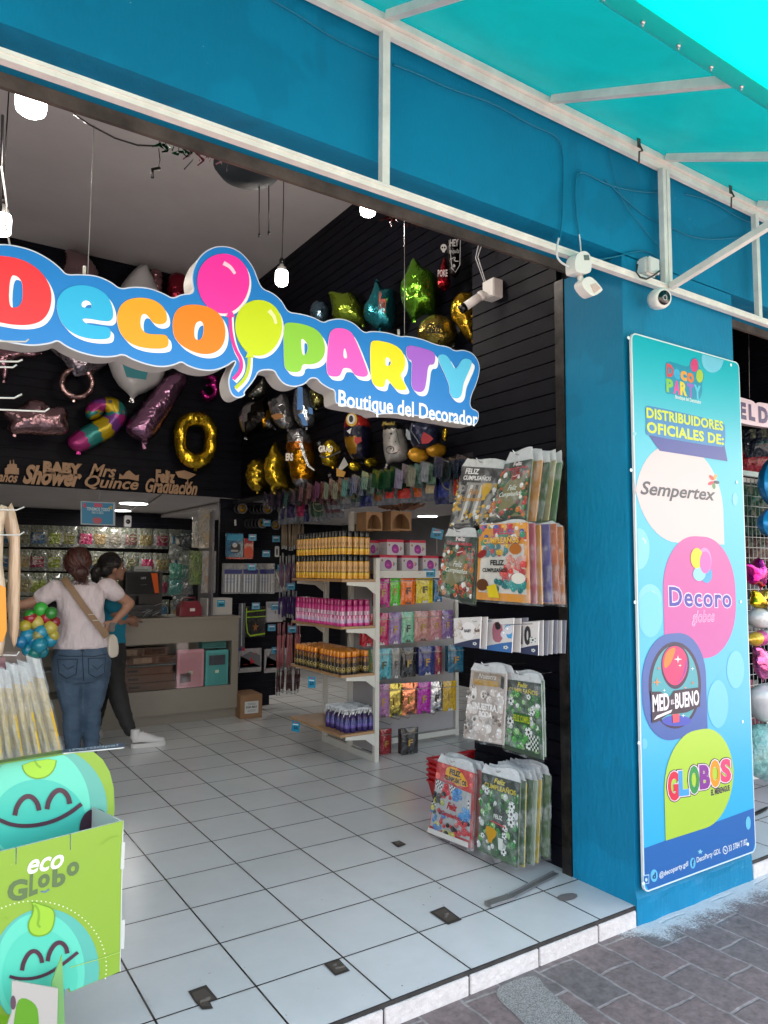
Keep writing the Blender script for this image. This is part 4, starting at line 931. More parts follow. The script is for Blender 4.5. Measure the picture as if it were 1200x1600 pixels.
g.flat(BP, [BPx(zb2([(158, 430), (205, 430), (250, 455), (270, 425), (385, 410), (398, 430), (396, 500), (330, 530), (240, 540), (190, 575), (165, 580)]))], h1+.0048, c='241c34')
line('MED', zb2, 168, 528, 248, 516, 82, h1+.0054, 'f8f4f8', bold=.03); line('EL', zb2, 256, 492, 272, 488, 22, h1+.0054, 'f8f4f8', bold=.02); line('BUENO', zb2, 276, 514, 392, 494, 76, h1+.0054, 'f8f4f8', bold=.03)
g.flat(BP, [BPx(zb2([(172, 566), (188, 545), (262, 515), (255, 530), (190, 558)]))], h1+.0054, c='f8f4f8')
g.obj('navy_bubble', PANELP, bd)
g = MB()
g.flat(BP, [tear((zb2,)*4, (226, 900), (560, 850), (440, 604), (240, 1142), 'bl')], h1+.0024, c='b4d848')
gl = [('G', 'e0344c'), ('L', '4aa8e0'), ('O', '3a9c50'), ('B', '8c3c98'), ('O', 'f0a028'), ('S', 'e84c78')]
for i, (ch, c) in enumerate(gl):
    x0 = 242+i*50.5; yb = 955-i*16-(8 if i % 2 else 0); hg = 140-i*2-(18 if i % 2 else 0)
    line(ch, zb2, x0-6, yb+10, x0+60, yb+3, hg+20, h1+.003+i*.0001, '3a2038', bold=.07); 
for i, (ch, c) in enumerate(gl):
    x0 = 242+i*50.5; yb = 955-i*16-(8 if i % 2 else 0); hg = 140-i*2-(18 if i % 2 else 0)
    line(ch, zb2, x0-3, yb+6, x0+57, yb-1, hg+12, h1+.0038+i*.0001, 'f8e8ec', bold=.07); line(ch, zb2, x0+1, yb+1, x0+52, yb-5, hg+3, h1+.0046, c, bold=.055)
line('EL MERENGUE', zb2, 450, 930, 540, 905, 30, h1+.003, '4a2858', bold=.04)
g.obj('green_bubble', PANELP, bd)
g = MB()
def fl2(L, c, h=h1+.0008): g.flat(BP, [BPx(zb2(L))], h, c=c)
o = ell(140, 1328, 15, 24, 4, R(45)); 
def sq(cx, cy, r, h): return [(cx-r, cy-h), (cx+r, cy-h-r*.35), (cx+r, cy+h-r*.35), (cx-r, cy+h)]
fl2(sq(140, 1332, 14, 22), 'bfe6f4'); fl2(sq(140, 1332, 11, 18), '2a6cb4', h1+.0012); fl2(ell(140, 1331, 6, 9, 14), 'bfe6f4', h1+.0016)
fl2(ell(178, 1312, 17, 30), '6cc8f0'); (a, b_), (c_, d_) = BPx(zb2([(170, 1330), (186, 1295)])); text(g, BP, 'd', a, b_, c_, d_, h1+.0014, '184878', bold=.04)
line('@decoparty.gdl', zb2, 203, 1330, 342, 1272, 34, h1+.001, 'e8f2f8', bold=.015)
fl2(ell(364, 1252, 13, 26), '6cc8f0'); (a, b_), (c_, d_) = BPx(zb2([(359, 1270), (370, 1232)])); text(g, BP, 'f', a, b_, c_, d_, h1+.0014, '184878', bold=.05)
line('DecoParty GDL', zb2, 383, 1258, 498, 1212, 34, h1+.001, 'e8f2f8', bold=.015)
fl2(ell(520, 1190, 12, 20), 'e8f2f8'); fl2(ell(520, 1190, 9, 15), '2a6cb4', h1+.0012); fl2(stroke([(516, 1184), (519, 1192), (525, 1195)], 4), 'e8f2f8', h1+.0016)
line('33 3784 7182', zb2, 536, 1198, 626, 1163, 30, h1+.001, 'e8f2f8', bold=.015)
g.obj('contact_line', PANELP, bd)
for x, y in ((978, 529), (1138, 571), (982, 735), (1147, 754), (988, 941), (1153, 940), (1156, 1127), (994, 1160), (1001, 1379), (1164, 1318)):
    p = BP.P(*BP.px(x, y), .014); MB('d8ecf0').lathe([(.009, 0), (.009, .002), (.004, .004), (0, .004)], p, 12, axis=BP.n, c='d8ecf0').obj('screw', PLAS, bd)
# ================================================================ FOIL BALLOONS
def zz(L, ox, oy, k): return [(x/k+ox, y/k+oy) for x, y in L]
def foil(name, label, outline, c, center, ang=0, T=.07, w=None, holes=(), colf=None, n=2, wr=.14, m=None, parts=None, step=None, group='foil balloons hanging on the black walls', cat='foil balloon', dots=None):
    """outline in photo pixels; center = world point the balloon hangs at"""
    pl = Plane(center, ang); L = chaikin([pl.px(*p) for p in outline], n) if n else [pl.px(*p) for p in outline]
    H = [chaikin([pl.px(*p) for p in h], 2) for h in holes]
    xs = [p[0] for p in L]; ys = [p[1] for p in L]; W = min(max(xs)-min(xs), max(ys)-min(ys))
    if w is None: w = W*.45
    if step is None: step = W/11
    r = root(name, label, cat, pl.c, group)
    g = MB(c)
    cf = None
    if colf: # colf works in photo pixels: build lookup through the inverse of the plane
        inv = {}
        def cf(a, b):
            q = pl.P(a, b)-EYE; f = q.dot(FW); return col(colf(600+FL*q.dot(RT)/f, 800-FL*q.dot(UP)/f))
    inflate(g, pl, L, H, T, w, step, c, cf, wr=wr, wf=14/W)
    o = g.obj('foil_skin', m or FOIL, r); weld(o)
    # tail tab
    k = min(range(len(L)), key=lambda i: L[i][1]); p = L[k]
    d = W*.05; MB(c).flat(pl, [[(p[0]-d*.5, p[1]+d*.6), (p[0]+d*.5, p[1]+d*.6), (p[0]+d*.8, p[1]-d), (p[0]-d*.8, p[1]-d)]], -.002, .002).obj('tail', FOIL, r)
    return r, pl
def deco(r, pl, name, items, h, m=None):
    """flat prints on the front of a balloon: items = (outline px, colour)"""
    g = MB()
    for i, (L, c) in enumerate(items): g.flat(pl, [[pl.px(*p) for p in L]], h+.0006*i, c=c)
    return g.obj(name, m or PRINT, r)
ROSE = (.6, .36, .4); GOLD = (.78, .52, .03); SILV = (.7, .7, .7)
def Bk(x, y, Y=7.38): return aY(x, y, Y)
def Rt(x, y, X=2.93): return aX(x, y, X)
o2 = lambda L: zz(L, 0, 540, 3.3333)
foil('cloud_balloon', 'rose pink cloud shaped foil balloon below the left end of the shop sign', o2([(0, 335), (50, 322), (108, 320), (140, 282), (180, 270), (228, 285), (262, 322), (312, 310), (350, 330), (356, 368), (345, 390), (366, 412), (355, 450), (320, 468), (200, 468), (150, 460), (60, 467), (32, 430), (48, 392), (8, 368)]), (.36, .22, .24), Bk(54, 655, 7.2), T=.13, w=.16)
r, pl = foil('balloon_ring', 'rose gold foil balloon shaped like a diamond ring under the blue sign', o2(ell(400, 195, 98, 92, 24)), (.50, .32, .30), Bk(120, 598), T=.05, holes=[o2(ell(402, 195, 62, 58, 20))], w=.05, step=.03, wr=.35)
g = MB((.28, .24, .27)); inflate(g, pl, [pl.px(*p) for p in o2([(262, 20), (330, 80), (390, 160), (400, 178), (412, 160), (480, 150), (555, 100), (570, 60), (520, -30), (330, -40)])], [], .09, .14, .06, (.28, .24, .27)); g.obj('diamond', FOIL, r)
gl = mat('white_balloon_film', (.5, .5, .5), .3, coat=.5, bump=.5, bscale=8, bdist=.03)
r, pl = foil('balloon_diamond', 'pale translucent diamond shaped balloon with a teal patch hanging behind the orange letters', [(226, 407), (236, 426), (246, 448), (262, 500), (262, 560), (256, 595), (232, 612), (213, 618), (207, 627), (202, 617), (180, 598), (166, 560), (164, 520), (186, 450), (205, 425)], (.4, .4, .4), Bk(212, 520, 7.3), T=.13, w=.25, m=gl, n=1)
deco(r, pl, 'teal_patch', [([(183, 566), (228, 572), (222, 598), (192, 594)], (.02, .24, .28))], .14)
def parrot(x, y):
    zx, zy = x*3.3333, (y-540)*3.3333
    if zx < 545 and zy < 345: # beak side
        return 'a8307c' if zy > 305 or zx < 450 else '7a4090'
    if zy < 350 and zx < 610: return 'b8a010'
    if zy < 365: return '308c88'
    t = ((zx-660)*(-.86)+(zy-380)*.5)
    for lim, c in ((48, 'a8307c'), (100, '7a4090'), (165, 'b8a010'), (240, '308c88'), (400, 'a83078')):
        if t < lim: return c
    return '7a4090'
r, pl = foil('balloon_cane', 'striped parrot-headed cane shaped balloon in purple, yellow, pink and teal', o2([(440, 340), (460, 300), (505, 272), (570, 264), (622, 280), (652, 312), (666, 352), (655, 405), (622, 440), (580, 480), (500, 522), (440, 552), (390, 552), (356, 522), (350, 485), (385, 452), (450, 412), (520, 375), (552, 352), (546, 338), (528, 372), (490, 390), (450, 380)]), 'a83078', Bk(153, 662), T=.075, colf=parrot, w=.11, step=.035, m=mat('satin_foil', rough=.3, metal=.35, attr=True, bump=.3, bscale=14, bdist=.02))
deco(r, pl, 'eye', [(o2(ell(565, 298, 10, 9, 12)), '101010'), (o2(ell(632, 352, 8, 9, 12)), '101010')], .08)
foil('balloon_one', 'long lilac pink foil balloon shaped like a number one, leaning right', o2([(860, 155), (905, 128), (985, 155), (975, 195), (870, 380), (800, 482), (768, 500), (765, 522), (742, 522), (735, 495), (690, 482), (656, 450), (655, 410), (700, 350), (790, 240)]), (.36, .18, .30), Bk(240, 636, 7.3), T=.11, w=.15)
foil('balloon_three', 'small magenta foil balloon shaped like a three behind the sign', o2([(1040, 235), (1055, 225), (1070, 250), (1095, 255), (1110, 235), (1090, 215), (1070, 205), (1095, 190), (1088, 172), (1060, 175), (1085, 150), (1125, 150), (1145, 180), (1138, 215), (1145, 250), (1120, 282), (1080, 290), (1050, 272)]), (.42, .02, .20), Bk(328, 606), T=.05, w=.06, step=.03)
foil('balloon_zero', 'gold foil balloon shaped like a zero above the wooden graduation words', o2([(904, 460), (912, 405), (945, 360), (1000, 342), (1060, 346), (1108, 380), (1132, 440), (1134, 520), (1112, 590), (1070, 636), (1010, 645), (945, 615), (912, 550)]), GOLD, Bk(306, 689), T=.08, holes=[o2([(985, 425), (1030, 418), (1062, 432), (1068, 480), (1060, 545), (1030, 566), (990, 556), (970, 520), (970, 460)])], w=.085, step=.03, wr=.4)
foil('balloon_heart', 'dusky rose foil balloon at the left edge under the red letter of the sign', o2([(-60, 0), (60, 10), (150, 30), (235, 38), (180, 62), (100, 62), (62, 90), (45, 140), (40, 185), (10, 185), (0, 120), (-40, 90)]), (.36, .2, .24), Bk(20, 560), T=.08)
z3l = lambda L: zz(L, 0, 370, 3)
foil('balloon_round', 'rose foil balloon peeping above the sign between its first two letters', z3l([(285, 150), (305, 110), (300, 65), (325, 55), (370, 70), (420, 100), (455, 150), (475, 200), (440, 260), (340, 270), (290, 220)]), (.34, .22, .23), Bk(126, 420), T=.12)
foil('balloon_round', 'deep red foil balloon peeping above the sign left of the two printed balloons', z3l([(790, 185), (815, 165), (850, 170), (880, 195), (900, 240), (890, 300), (840, 330), (790, 300), (775, 240)]), (.3, .02, .04), Bk(279, 440), T=.09)
foil('balloon_round', 'small dusky pink foil balloon beside the pale diamond balloon above the sign', z3l([(700, 155), (740, 150), (765, 180), (762, 240), (770, 300), (720, 300), (705, 230)]), (.32, .16, .17), Bk(245, 430), T=.06)
foil('balloon_round', 'silver foil balloon edge directly left of the pink balloon printed on the sign', z3l([(862, 210), (880, 165), (910, 140), (1000, 150), (1030, 220), (1000, 290), (910, 300), (868, 270)]), (.5, .5, .48), aY(310, 445, 5.5), T=.1)
# right wall
o3 = lambda L: zz(L, 420, 280, 3.5294)
A_ = -38
foil('star_balloon', 'olive green star foil balloon with orange sheen above the light green letter', o3([(318, 612), (400, 628), (465, 622), (495, 665), (515, 700), (530, 760), (536, 808), (470, 800), (420, 792), (345, 768), (350, 700)]), (.22, .32, .03), Rt(541, 482), ang=A_, T=.11, n=1)
r, pl = foil('star_balloon', 'teal blue star foil balloon with red lettering above the pink letter of the sign', o3([(592, 542), (615, 585), (640, 608), (702, 610), (700, 660), (706, 720), (690, 832), (640, 828), (600, 838), (560, 800), (525, 770), (522, 700), (545, 670), (572, 610)]), (.03, .26, .30), Rt(594, 477), ang=A_, T=.11, n=1)
g = MB(); pxtext(g, pl, 'Mirror', *o3([(612, 770)])[0], *o3([(655, 650)])[0], .115, 'd06858', shear=.3); g.obj('lettering', PRINT, r)
foil('star_balloon', 'largest star foil balloon, bright green, above the yellow letter of the sign', o3([(797, 428), (830, 470), (862, 500), (925, 530), (922, 590), (936, 650), (915, 752), (860, 742), (830, 765), (790, 785), (768, 740), (735, 690), (720, 590), (742, 545), (765, 490)]), (.16, .42, .03), Rt(655, 451), ang=A_, T=.14, n=1)
foil('balloon_round', 'small iridescent blue balloon half hidden above the lime balloon of the sign', o3(ell(282, 735, 58, 66, 20)), (.12, .2, .26), Rt(500, 488), ang=A_, T=.09)
r, pl = foil('balloon_orb', 'round clear and gold balloon with black script above the purple letter', o3(ell(930, 850, 112, 100, 28)), (.34, .26, .05), Rt(684, 520), ang=A_, T=.14, w=.16, wr=.04)
g = MB(); pxtext(g, pl, 'Gals', *o3([(868, 890)])[0], *o3([(952, 832)])[0], .145, '0c0a06', shear=.4, bold=.02); g.obj('lettering', PRINT, r)
foil('balloon_bottle', 'tall gold foil balloon behind the bullet camera', o3([(1030, 640), (1080, 622), (1135, 635), (1140, 740), (1135, 830), (1142, 895), (1110, 900), (1070, 860), (1045, 810), (1005, 770), (1000, 700)]), (.5, .3, .02), Rt(724, 495, 2.98), ang=A_, T=.08)
r, pl = foil('balloon_bottle', 'black bottle shaped foil balloon with white chalk drawings near the ceiling on the right', o3([(988, 350), (1055, 355), (1060, 440), (1058, 500), (1030, 548), (1000, 520), (985, 440)]), (.02, .02, .022), Rt(710, 405), ang=A_, T=.07, n=1)
dz = [(o3(stroke([(993, 365), (1010, 520), (1028, 540), (1052, 500), (1055, 365)], 4)), 'a0a0a0'), (o3(stroke([(1000, 470), (1030, 455), (1020, 480), (1045, 480)], 5, 2)), 'a0a0a0'), (o3(ell(1020, 505, 8, 8, 10)), 'a0a0a0')]
deco(r, pl, 'chalk_drawing', dz, .078)
g = MB(); pxtext(g, pl, 'HEY', *o3([(998, 400)])[0], *o3([(1045, 360)])[0], .079, 'b0b0b0', bold=.03); pxtext(g, pl, 'tequila', *o3([(993, 445)])[0], *o3([(1048, 412)])[0], .079, 'b0b0b0', shear=.3); g.obj('lettering', PRINT, r)
r, pl = foil('balloon_flask', 'small red flask shaped balloon with a white skull stopper beside the black bottle balloon', o3([(958, 440), (978, 438), (985, 480), (1000, 540), (1003, 590), (975, 612), (940, 605), (925, 575), (940, 510)]), (.35, .01, .02), Rt(692, 432), ang=A_, T=.06)
deco(r, pl, 'skull', [(o3(ell(964, 388, 17, 20, 16)), 'c8c8c4'), (o3(ell(957, 388, 5, 6, 10)), '080808'), (o3(ell(970, 388, 5, 6, 10)), '080808'), (o3([(955, 402), (973, 402), (970, 415), (958, 415)]), 'c8c8c4')], .03)
g = MB(); pxtext(g, pl, 'POKE', *o3([(932, 560)])[0], *o3([(985, 520)])[0], .066, 'c8b8b8', bold=.02); g.obj('lettering', PRINT, r)
# lower cluster (zoomed from 370,580 x6.3158)
o4 = lambda L: zz(L, 370, 580, 6.3158)
foil('smiling_balloon', 'round gold foil balloon with dark markings, lowest left of the gold cluster', o4(ell(200, 1030, 110, 165, 26)), (.45, .30, .02), Rt(402, 742), ang=A_, T=.12, wr=.35)
foil('star_balloon', 'gold star foil balloon beside the beer mug balloon', o4([(378, 678), (405, 760), (440, 820), (500, 855), (470, 930), (470, 1000), (500, 1090), (528, 1185), (450, 1150), (400, 1165), (355, 1215), (330, 1130), (285, 1090), (272, 980), (270, 900), (310, 820), (345, 760)]), GOLD, Rt(433, 730), ang=A_, T=.13, n=1, wr=.3)
def mug(x, y):
    zy = (y-580)*6.3158; zx = (x-370)*6.3158
    return '9a9a9c' if zy < 715 or zy > 1060+zx*.02 else ('a8601a' if zy < 800 else 'b0780c')
r, pl = foil('balloon_mug', 'beer mug shaped foil balloon with silver foam and amber body', o4([(490, 640), (520, 580), (590, 555), (660, 560), (715, 610), (740, 680), (760, 760), (780, 880), (775, 1000), (760, 1090), (700, 1155), (630, 1170), (570, 1140), (530, 1040), (510, 900), (485, 760)]), (.5, .5, .5), Rt(471, 720), ang=A_, T=.12, colf=mug, wr=.3)
deco(r, pl, 'handle', [(o4(stroke([(655, 730), (690, 850), (730, 950), (790, 1000)], (36, 14))), 'a8a8a8')], .125, FOIL)
g = MB(); pxtext(g, pl, 'ERS', *o4([(512, 905)])[0], *o4([(585, 830)])[0], .126, 'd8d0c0', bold=.05); g.obj('lettering', PRINT, r)
r, pl = foil('graduation_balloon', 'gold graduation cap shaped foil balloon with white letters', o4([(915, 652), (1000, 730), (1058, 800), (990, 840), (1000, 940), (930, 950), (850, 930), (828, 850), (822, 760)]), GOLD, Rt(519, 707), ang=A_, T=.09, n=1)
g = MB(); pxtext(g, pl, 'GRAD', *o4([(825, 818)])[0], *o4([(965, 752)])[0], .095, 'd8d4c8', bold=.05); g.obj('lettering', PRINT, r)
deco(r, pl, 'brim', [(o4(stroke([(835, 850), (880, 872), (950, 850), (1040, 810)], 16, 1)), '080808'), (o4([(1075, 865), (1115, 940), (1060, 985), (1000, 1010), (1040, 930)]), 'a8a8a0'), (o4([(1000, 970), (1090, 1010), (1070, 1060), (1000, 1050)]), 'b08010')], .092)
for pts, lb in (([(790, 720), (810, 695), (840, 705), (820, 740)], 'tiny silver star balloon left of the gold graduation cap'), ([(890, 985), (915, 1010), (950, 1030), (930, 1060), (900, 1050)], 'tiny silver star balloon under the gold graduation cap')):
    cx = sum(p[0] for p in pts)/len(pts); cy = sum(p[1] for p in pts)/len(pts)
    foil('star_balloon', lb, o4(star(cx, cy, 34)), (.5, .5, .5), Rt(cx/6.3158+370, cy/6.3158+580), ang=A_, T=.03, n=0)
def bottle(x, y):
    zx, zy = (x-370)*6.3158, (y-580)*6.3158; t = zx+ (zy-450)*.35
    return 'a0a09c' if t < 130 else ('1a1712' if t < 200 else ('b07c10' if t < 330 and t > 290 else ('14120f' if t < 300 else '8e8e8c')))
r, pl = foil('balloon_bottle', 'black and white graduation bottle shaped balloon below the printed lime balloon', o4([(60, 330), (130, 300), (200, 290), (260, 260), (300, 250), (310, 320), (340, 420), (360, 510), (400, 580), (330, 570), (230, 560), (200, 620), (150, 600), (95, 670), (60, 610), (20, 520), (15, 450)]), (.4, .4, .4), Rt(404, 652), ang=A_, T=.08, colf=bottle, n=1)
r, pl = foil('balloon_graduate', 'crumpled white star balloon printed with small black graduation caps', o4([(290, 295), (360, 280), (430, 215), (480, 225), (520, 290), (545, 380), (560, 470), (590, 560), (480, 590), (400, 545), (360, 500), (330, 420)]), (.36, .36, .37), Rt(440, 645), ang=A_, T=.09, n=1)
deco(r, pl, 'cap_print', [(o4([(365, 300), (400, 285), (420, 320), (385, 370), (365, 350)]), '0c0c0c'), (o4([(425, 375), (470, 345), (510, 385), (470, 430)]), '0c0c0c'), (o4([(495, 475), (550, 470), (560, 515), (510, 530)]), '0c0c0c'), (o4([(360, 460), (420, 435), (480, 445), (480, 480), (400, 500)]), '9a6420')], .092)
r, pl = foil('balloon_letter', 'blue and white striped balloon hanging behind the light green letter', o4([(560, 190), (620, 160), (700, 170), (740, 300), (780, 420), (775, 520), (700, 578), (620, 550), (570, 480), (550, 350)]), (.40, .45, .5), Rt(475, 635), ang=A_, T=.09)
deco(r, pl, 'blue_bars', [(o4([(620, 180), (668, 180), (675, 400), (615, 405)]), '1f6cb0'), (o4([(625, 445), (675, 440), (720, 555), (680, 560)]), '1f6cb0'), (o4([(725, 375), (765, 390), (770, 450), (728, 440)]), '1f6cb0')], .092)
foil('balloon_leaf', 'olive patterned foil balloon behind the corner of the sign lettering', o4([(710, 160), (860, 230), (870, 330), (800, 370), (740, 360), (715, 260)]), (.16, .15, .05), Rt(495, 622), ang=A_, T=.06)
foil('balloon_leaf', 'dark grey and gold balloon just under the tail of the printed balloons', o4([(130, 200), (200, 120), (280, 40), (310, 150), (290, 240), (200, 270), (90, 270)]), (.14, .14, .12), Rt(402, 608), ang=A_, T=.07)
# zoomed from 540,620 x6
o5 = lambda L: zz(L, 540, 620, 6)
def bird(x, y):
    zx, zy = (x-540)*6, (y-620)*6
    if zy < 300 and zx < 250: return '96201c'
    if 395 < zy < 550 and zx < 120: return '8c6414'
    return '16162c'
r, pl = foil('balloon_bird', 'dark blue and red bird shaped balloon with yellow feet under the sign lettering', o5([(0, 180), (60, 165), (150, 175), (230, 215), (250, 330), (245, 450), (230, 560), (180, 620), (100, 610), (40, 560), (-10, 440), (-20, 300)]), (.02, .02, .05), Rt(560, 685), ang=A_, T=.12, colf=bird, m=mat('satin_foil'))
deco(r, pl, 'bird_details', [(o5(ell(75, 245, 52, 62, 20)), 'b09020'), (o5(ell(72, 240, 36, 46, 20)), 'c8c8c8'), (o5(ell(70, 238, 20, 32, 16)), '080810'), (o5([(100, 410), (160, 405), (170, 440), (130, 470), (100, 450)]), 'a02024'), (o5([(30, 350), (75, 320), (60, 380)]), 'c0c0c0')], .125)
g = MB(GOLD)
for c_ in ((95, 655), (240, 620)): q = pl.px(*o5([c_])[0]); g.ball(pl.P(*q, .02), .055, (.5, .36, .02), 10, (1.2, .6, .7))
g.obj('foot', FOIL, r)
def jar(x, y): return '0c0c0a' if (y-620)*6 < 320 else 'a4a09c'
r, pl = foil('balloon_jar', 'white bottle shaped balloon with black neck and spiral drawing under the sign', o5([(345, 240), (460, 228), (545, 245), (560, 380), (600, 480), (595, 570), (540, 612), (450, 612), (405, 630), (380, 665), (372, 640), (385, 615), (360, 540), (350, 400)]), (.4, .4, .4), Rt(619, 694), ang=A_, T=.09, colf=jar, m=mat('satin_foil'), n=1)
deco(r, pl, 'spiral_drawing', [(o5(stroke([(435+ (80-6*k*.5)*.95*math.cos(k*.5)*(1-k/30), 515+ (44)*math.sin(k*.5)*(1-k/30)) for k in range(26)], 6)), '101010'), (o5(star(435, 368, 20, .3)), '101010'), (o5(ell(475, 442, 6, 6, 8)), '101010'), (o5(ell(420, 410, 5, 5, 8)), '101010'), (o5(stroke([(478, 325), (495, 380), (510, 455)], 5)), '101010')], .094)
g = MB(); pxtext(g, pl, '¡Mundo!', *o5([(352, 300)])[0], *o5([(470, 255)])[0], .095, 'a89030', bold=.03, shear=.2); g.obj('lettering', PRINT, r)
def peng(x, y): return '161a30'
r, pl = foil('balloon_penguin', 'round navy penguin shaped balloon with orange yellow feet under the purple letter', o5([(600, 260), (700, 235), (820, 240), (890, 300), (890, 400), (850, 480), (760, 510), (660, 500), (610, 440), (590, 340)]), (.02, .025, .06), Rt(664, 684), ang=A_, T=.12, m=mat('satin_foil'))
deco(r, pl, 'penguin_details', [(o5(stroke([(630, 280), (620, 350), (700, 470)], 7)), '707478'), (o5([(735, 360), (800, 400), (825, 425), (780, 465), (720, 470), (712, 430)]), 'a83038'), (o5([(580, 330), (610, 360), (620, 440), (590, 430), (572, 390)]), '9098a0')], .125)
for k, (x, y) in enumerate(((680, 545), (850, 500))):
    q = pl.px(*o5([(x, y)])[0]); g = MB(); g.ball(pl.P(*q, 0), .085, (.6, .30, .02), 12, (1.0, .5, .62)); g.obj('foot', mat('satin_foil'), r)
foil('balloon_scrap', 'narrow gold foil balloon hanging right of the penguin balloon', o5([(910, 300), (955, 290), (965, 340), (945, 410), (905, 400)]), GOLD, Rt(696, 678), ang=A_, T=.04)
# bullet camera and its white box on the side wall
p = aX(768, 452, 2.80); r = root('bullet_camera', 'white bullet security camera with black snout under a white box on the slatted wall', 'security camera', p)
a = aX(752, 462, 2.74); b_ = aX(727, 479, 2.66)
MB().box(2.775, 2.852, p.y-.045, p.y+.055, p.z-.055, p.z+.055, bev=.006).obj('junction_box', CAMW, r)
MB().tube([p+Vector((-.01, .03, -.03)), a], .02, 12).obj('arm', CAMW, r)
MB().ball(a, .03, seg=16).obj('ball_joint', CAMW, r)
MB().tube([a, b_], .026, 16).obj('housing', CAMW, r)
d = (b_-a).normalized(); MB('08080a').tube([b_, b_+d*.035], .027, 16).obj('snout', PLAS, r)
for k in (0, 1):
    MB().tube([p+Vector((-.03, .02+.012*k, .05)), p+Vector((-.06, .05+.02*k, .2)), p+Vector((-.02-.03*k, .03, .34)), p+Vector((-.05, .02, .42))], .003, 6).obj('cable', WC, r)
# ================================================================ BIRTHDAY PACKS ON THE SIDE WALL
STEEL = mat('chrome_wire', (.5, .5, .5), .25, metal=.9)
def balls(g, Q, pal, n, h, reg, r0=.03, r1=.07, asp=1.0, seed=0, hi=True):
    """clusters of printed balloons inside region function"""
    rd = random.Random(seed); k = 0
    for i in range(n):
        for _ in range(20):
            a, b = rd.random(), rd.random()
            if reg(a, b): break
        else: continue
        r_ = rd.uniform(r0, r1); c = rd.choice(pal); hh = h+.00006*i
        E = [(min(max(x, .01), .99), min(max(y, .01), .99)) for x, y in ell(a, b, r_, r_*asp, 12)]
        g.flat(Q, [E], hh, c=c)
        if hi: g.flat(Q, [ell(a-r_*.3, b-r_*asp*.3, r_*.25, r_*asp*.25, 6)], hh+.00003, c=tuple(min(1, x*1.6+.12) for x in col(c)))
def qtext(g, Q, txt, a0, b_base, a1, b_top, h, c, **kw): text(g, Q, txt, a0, b_base, a1, b_top, h, c, **kw)
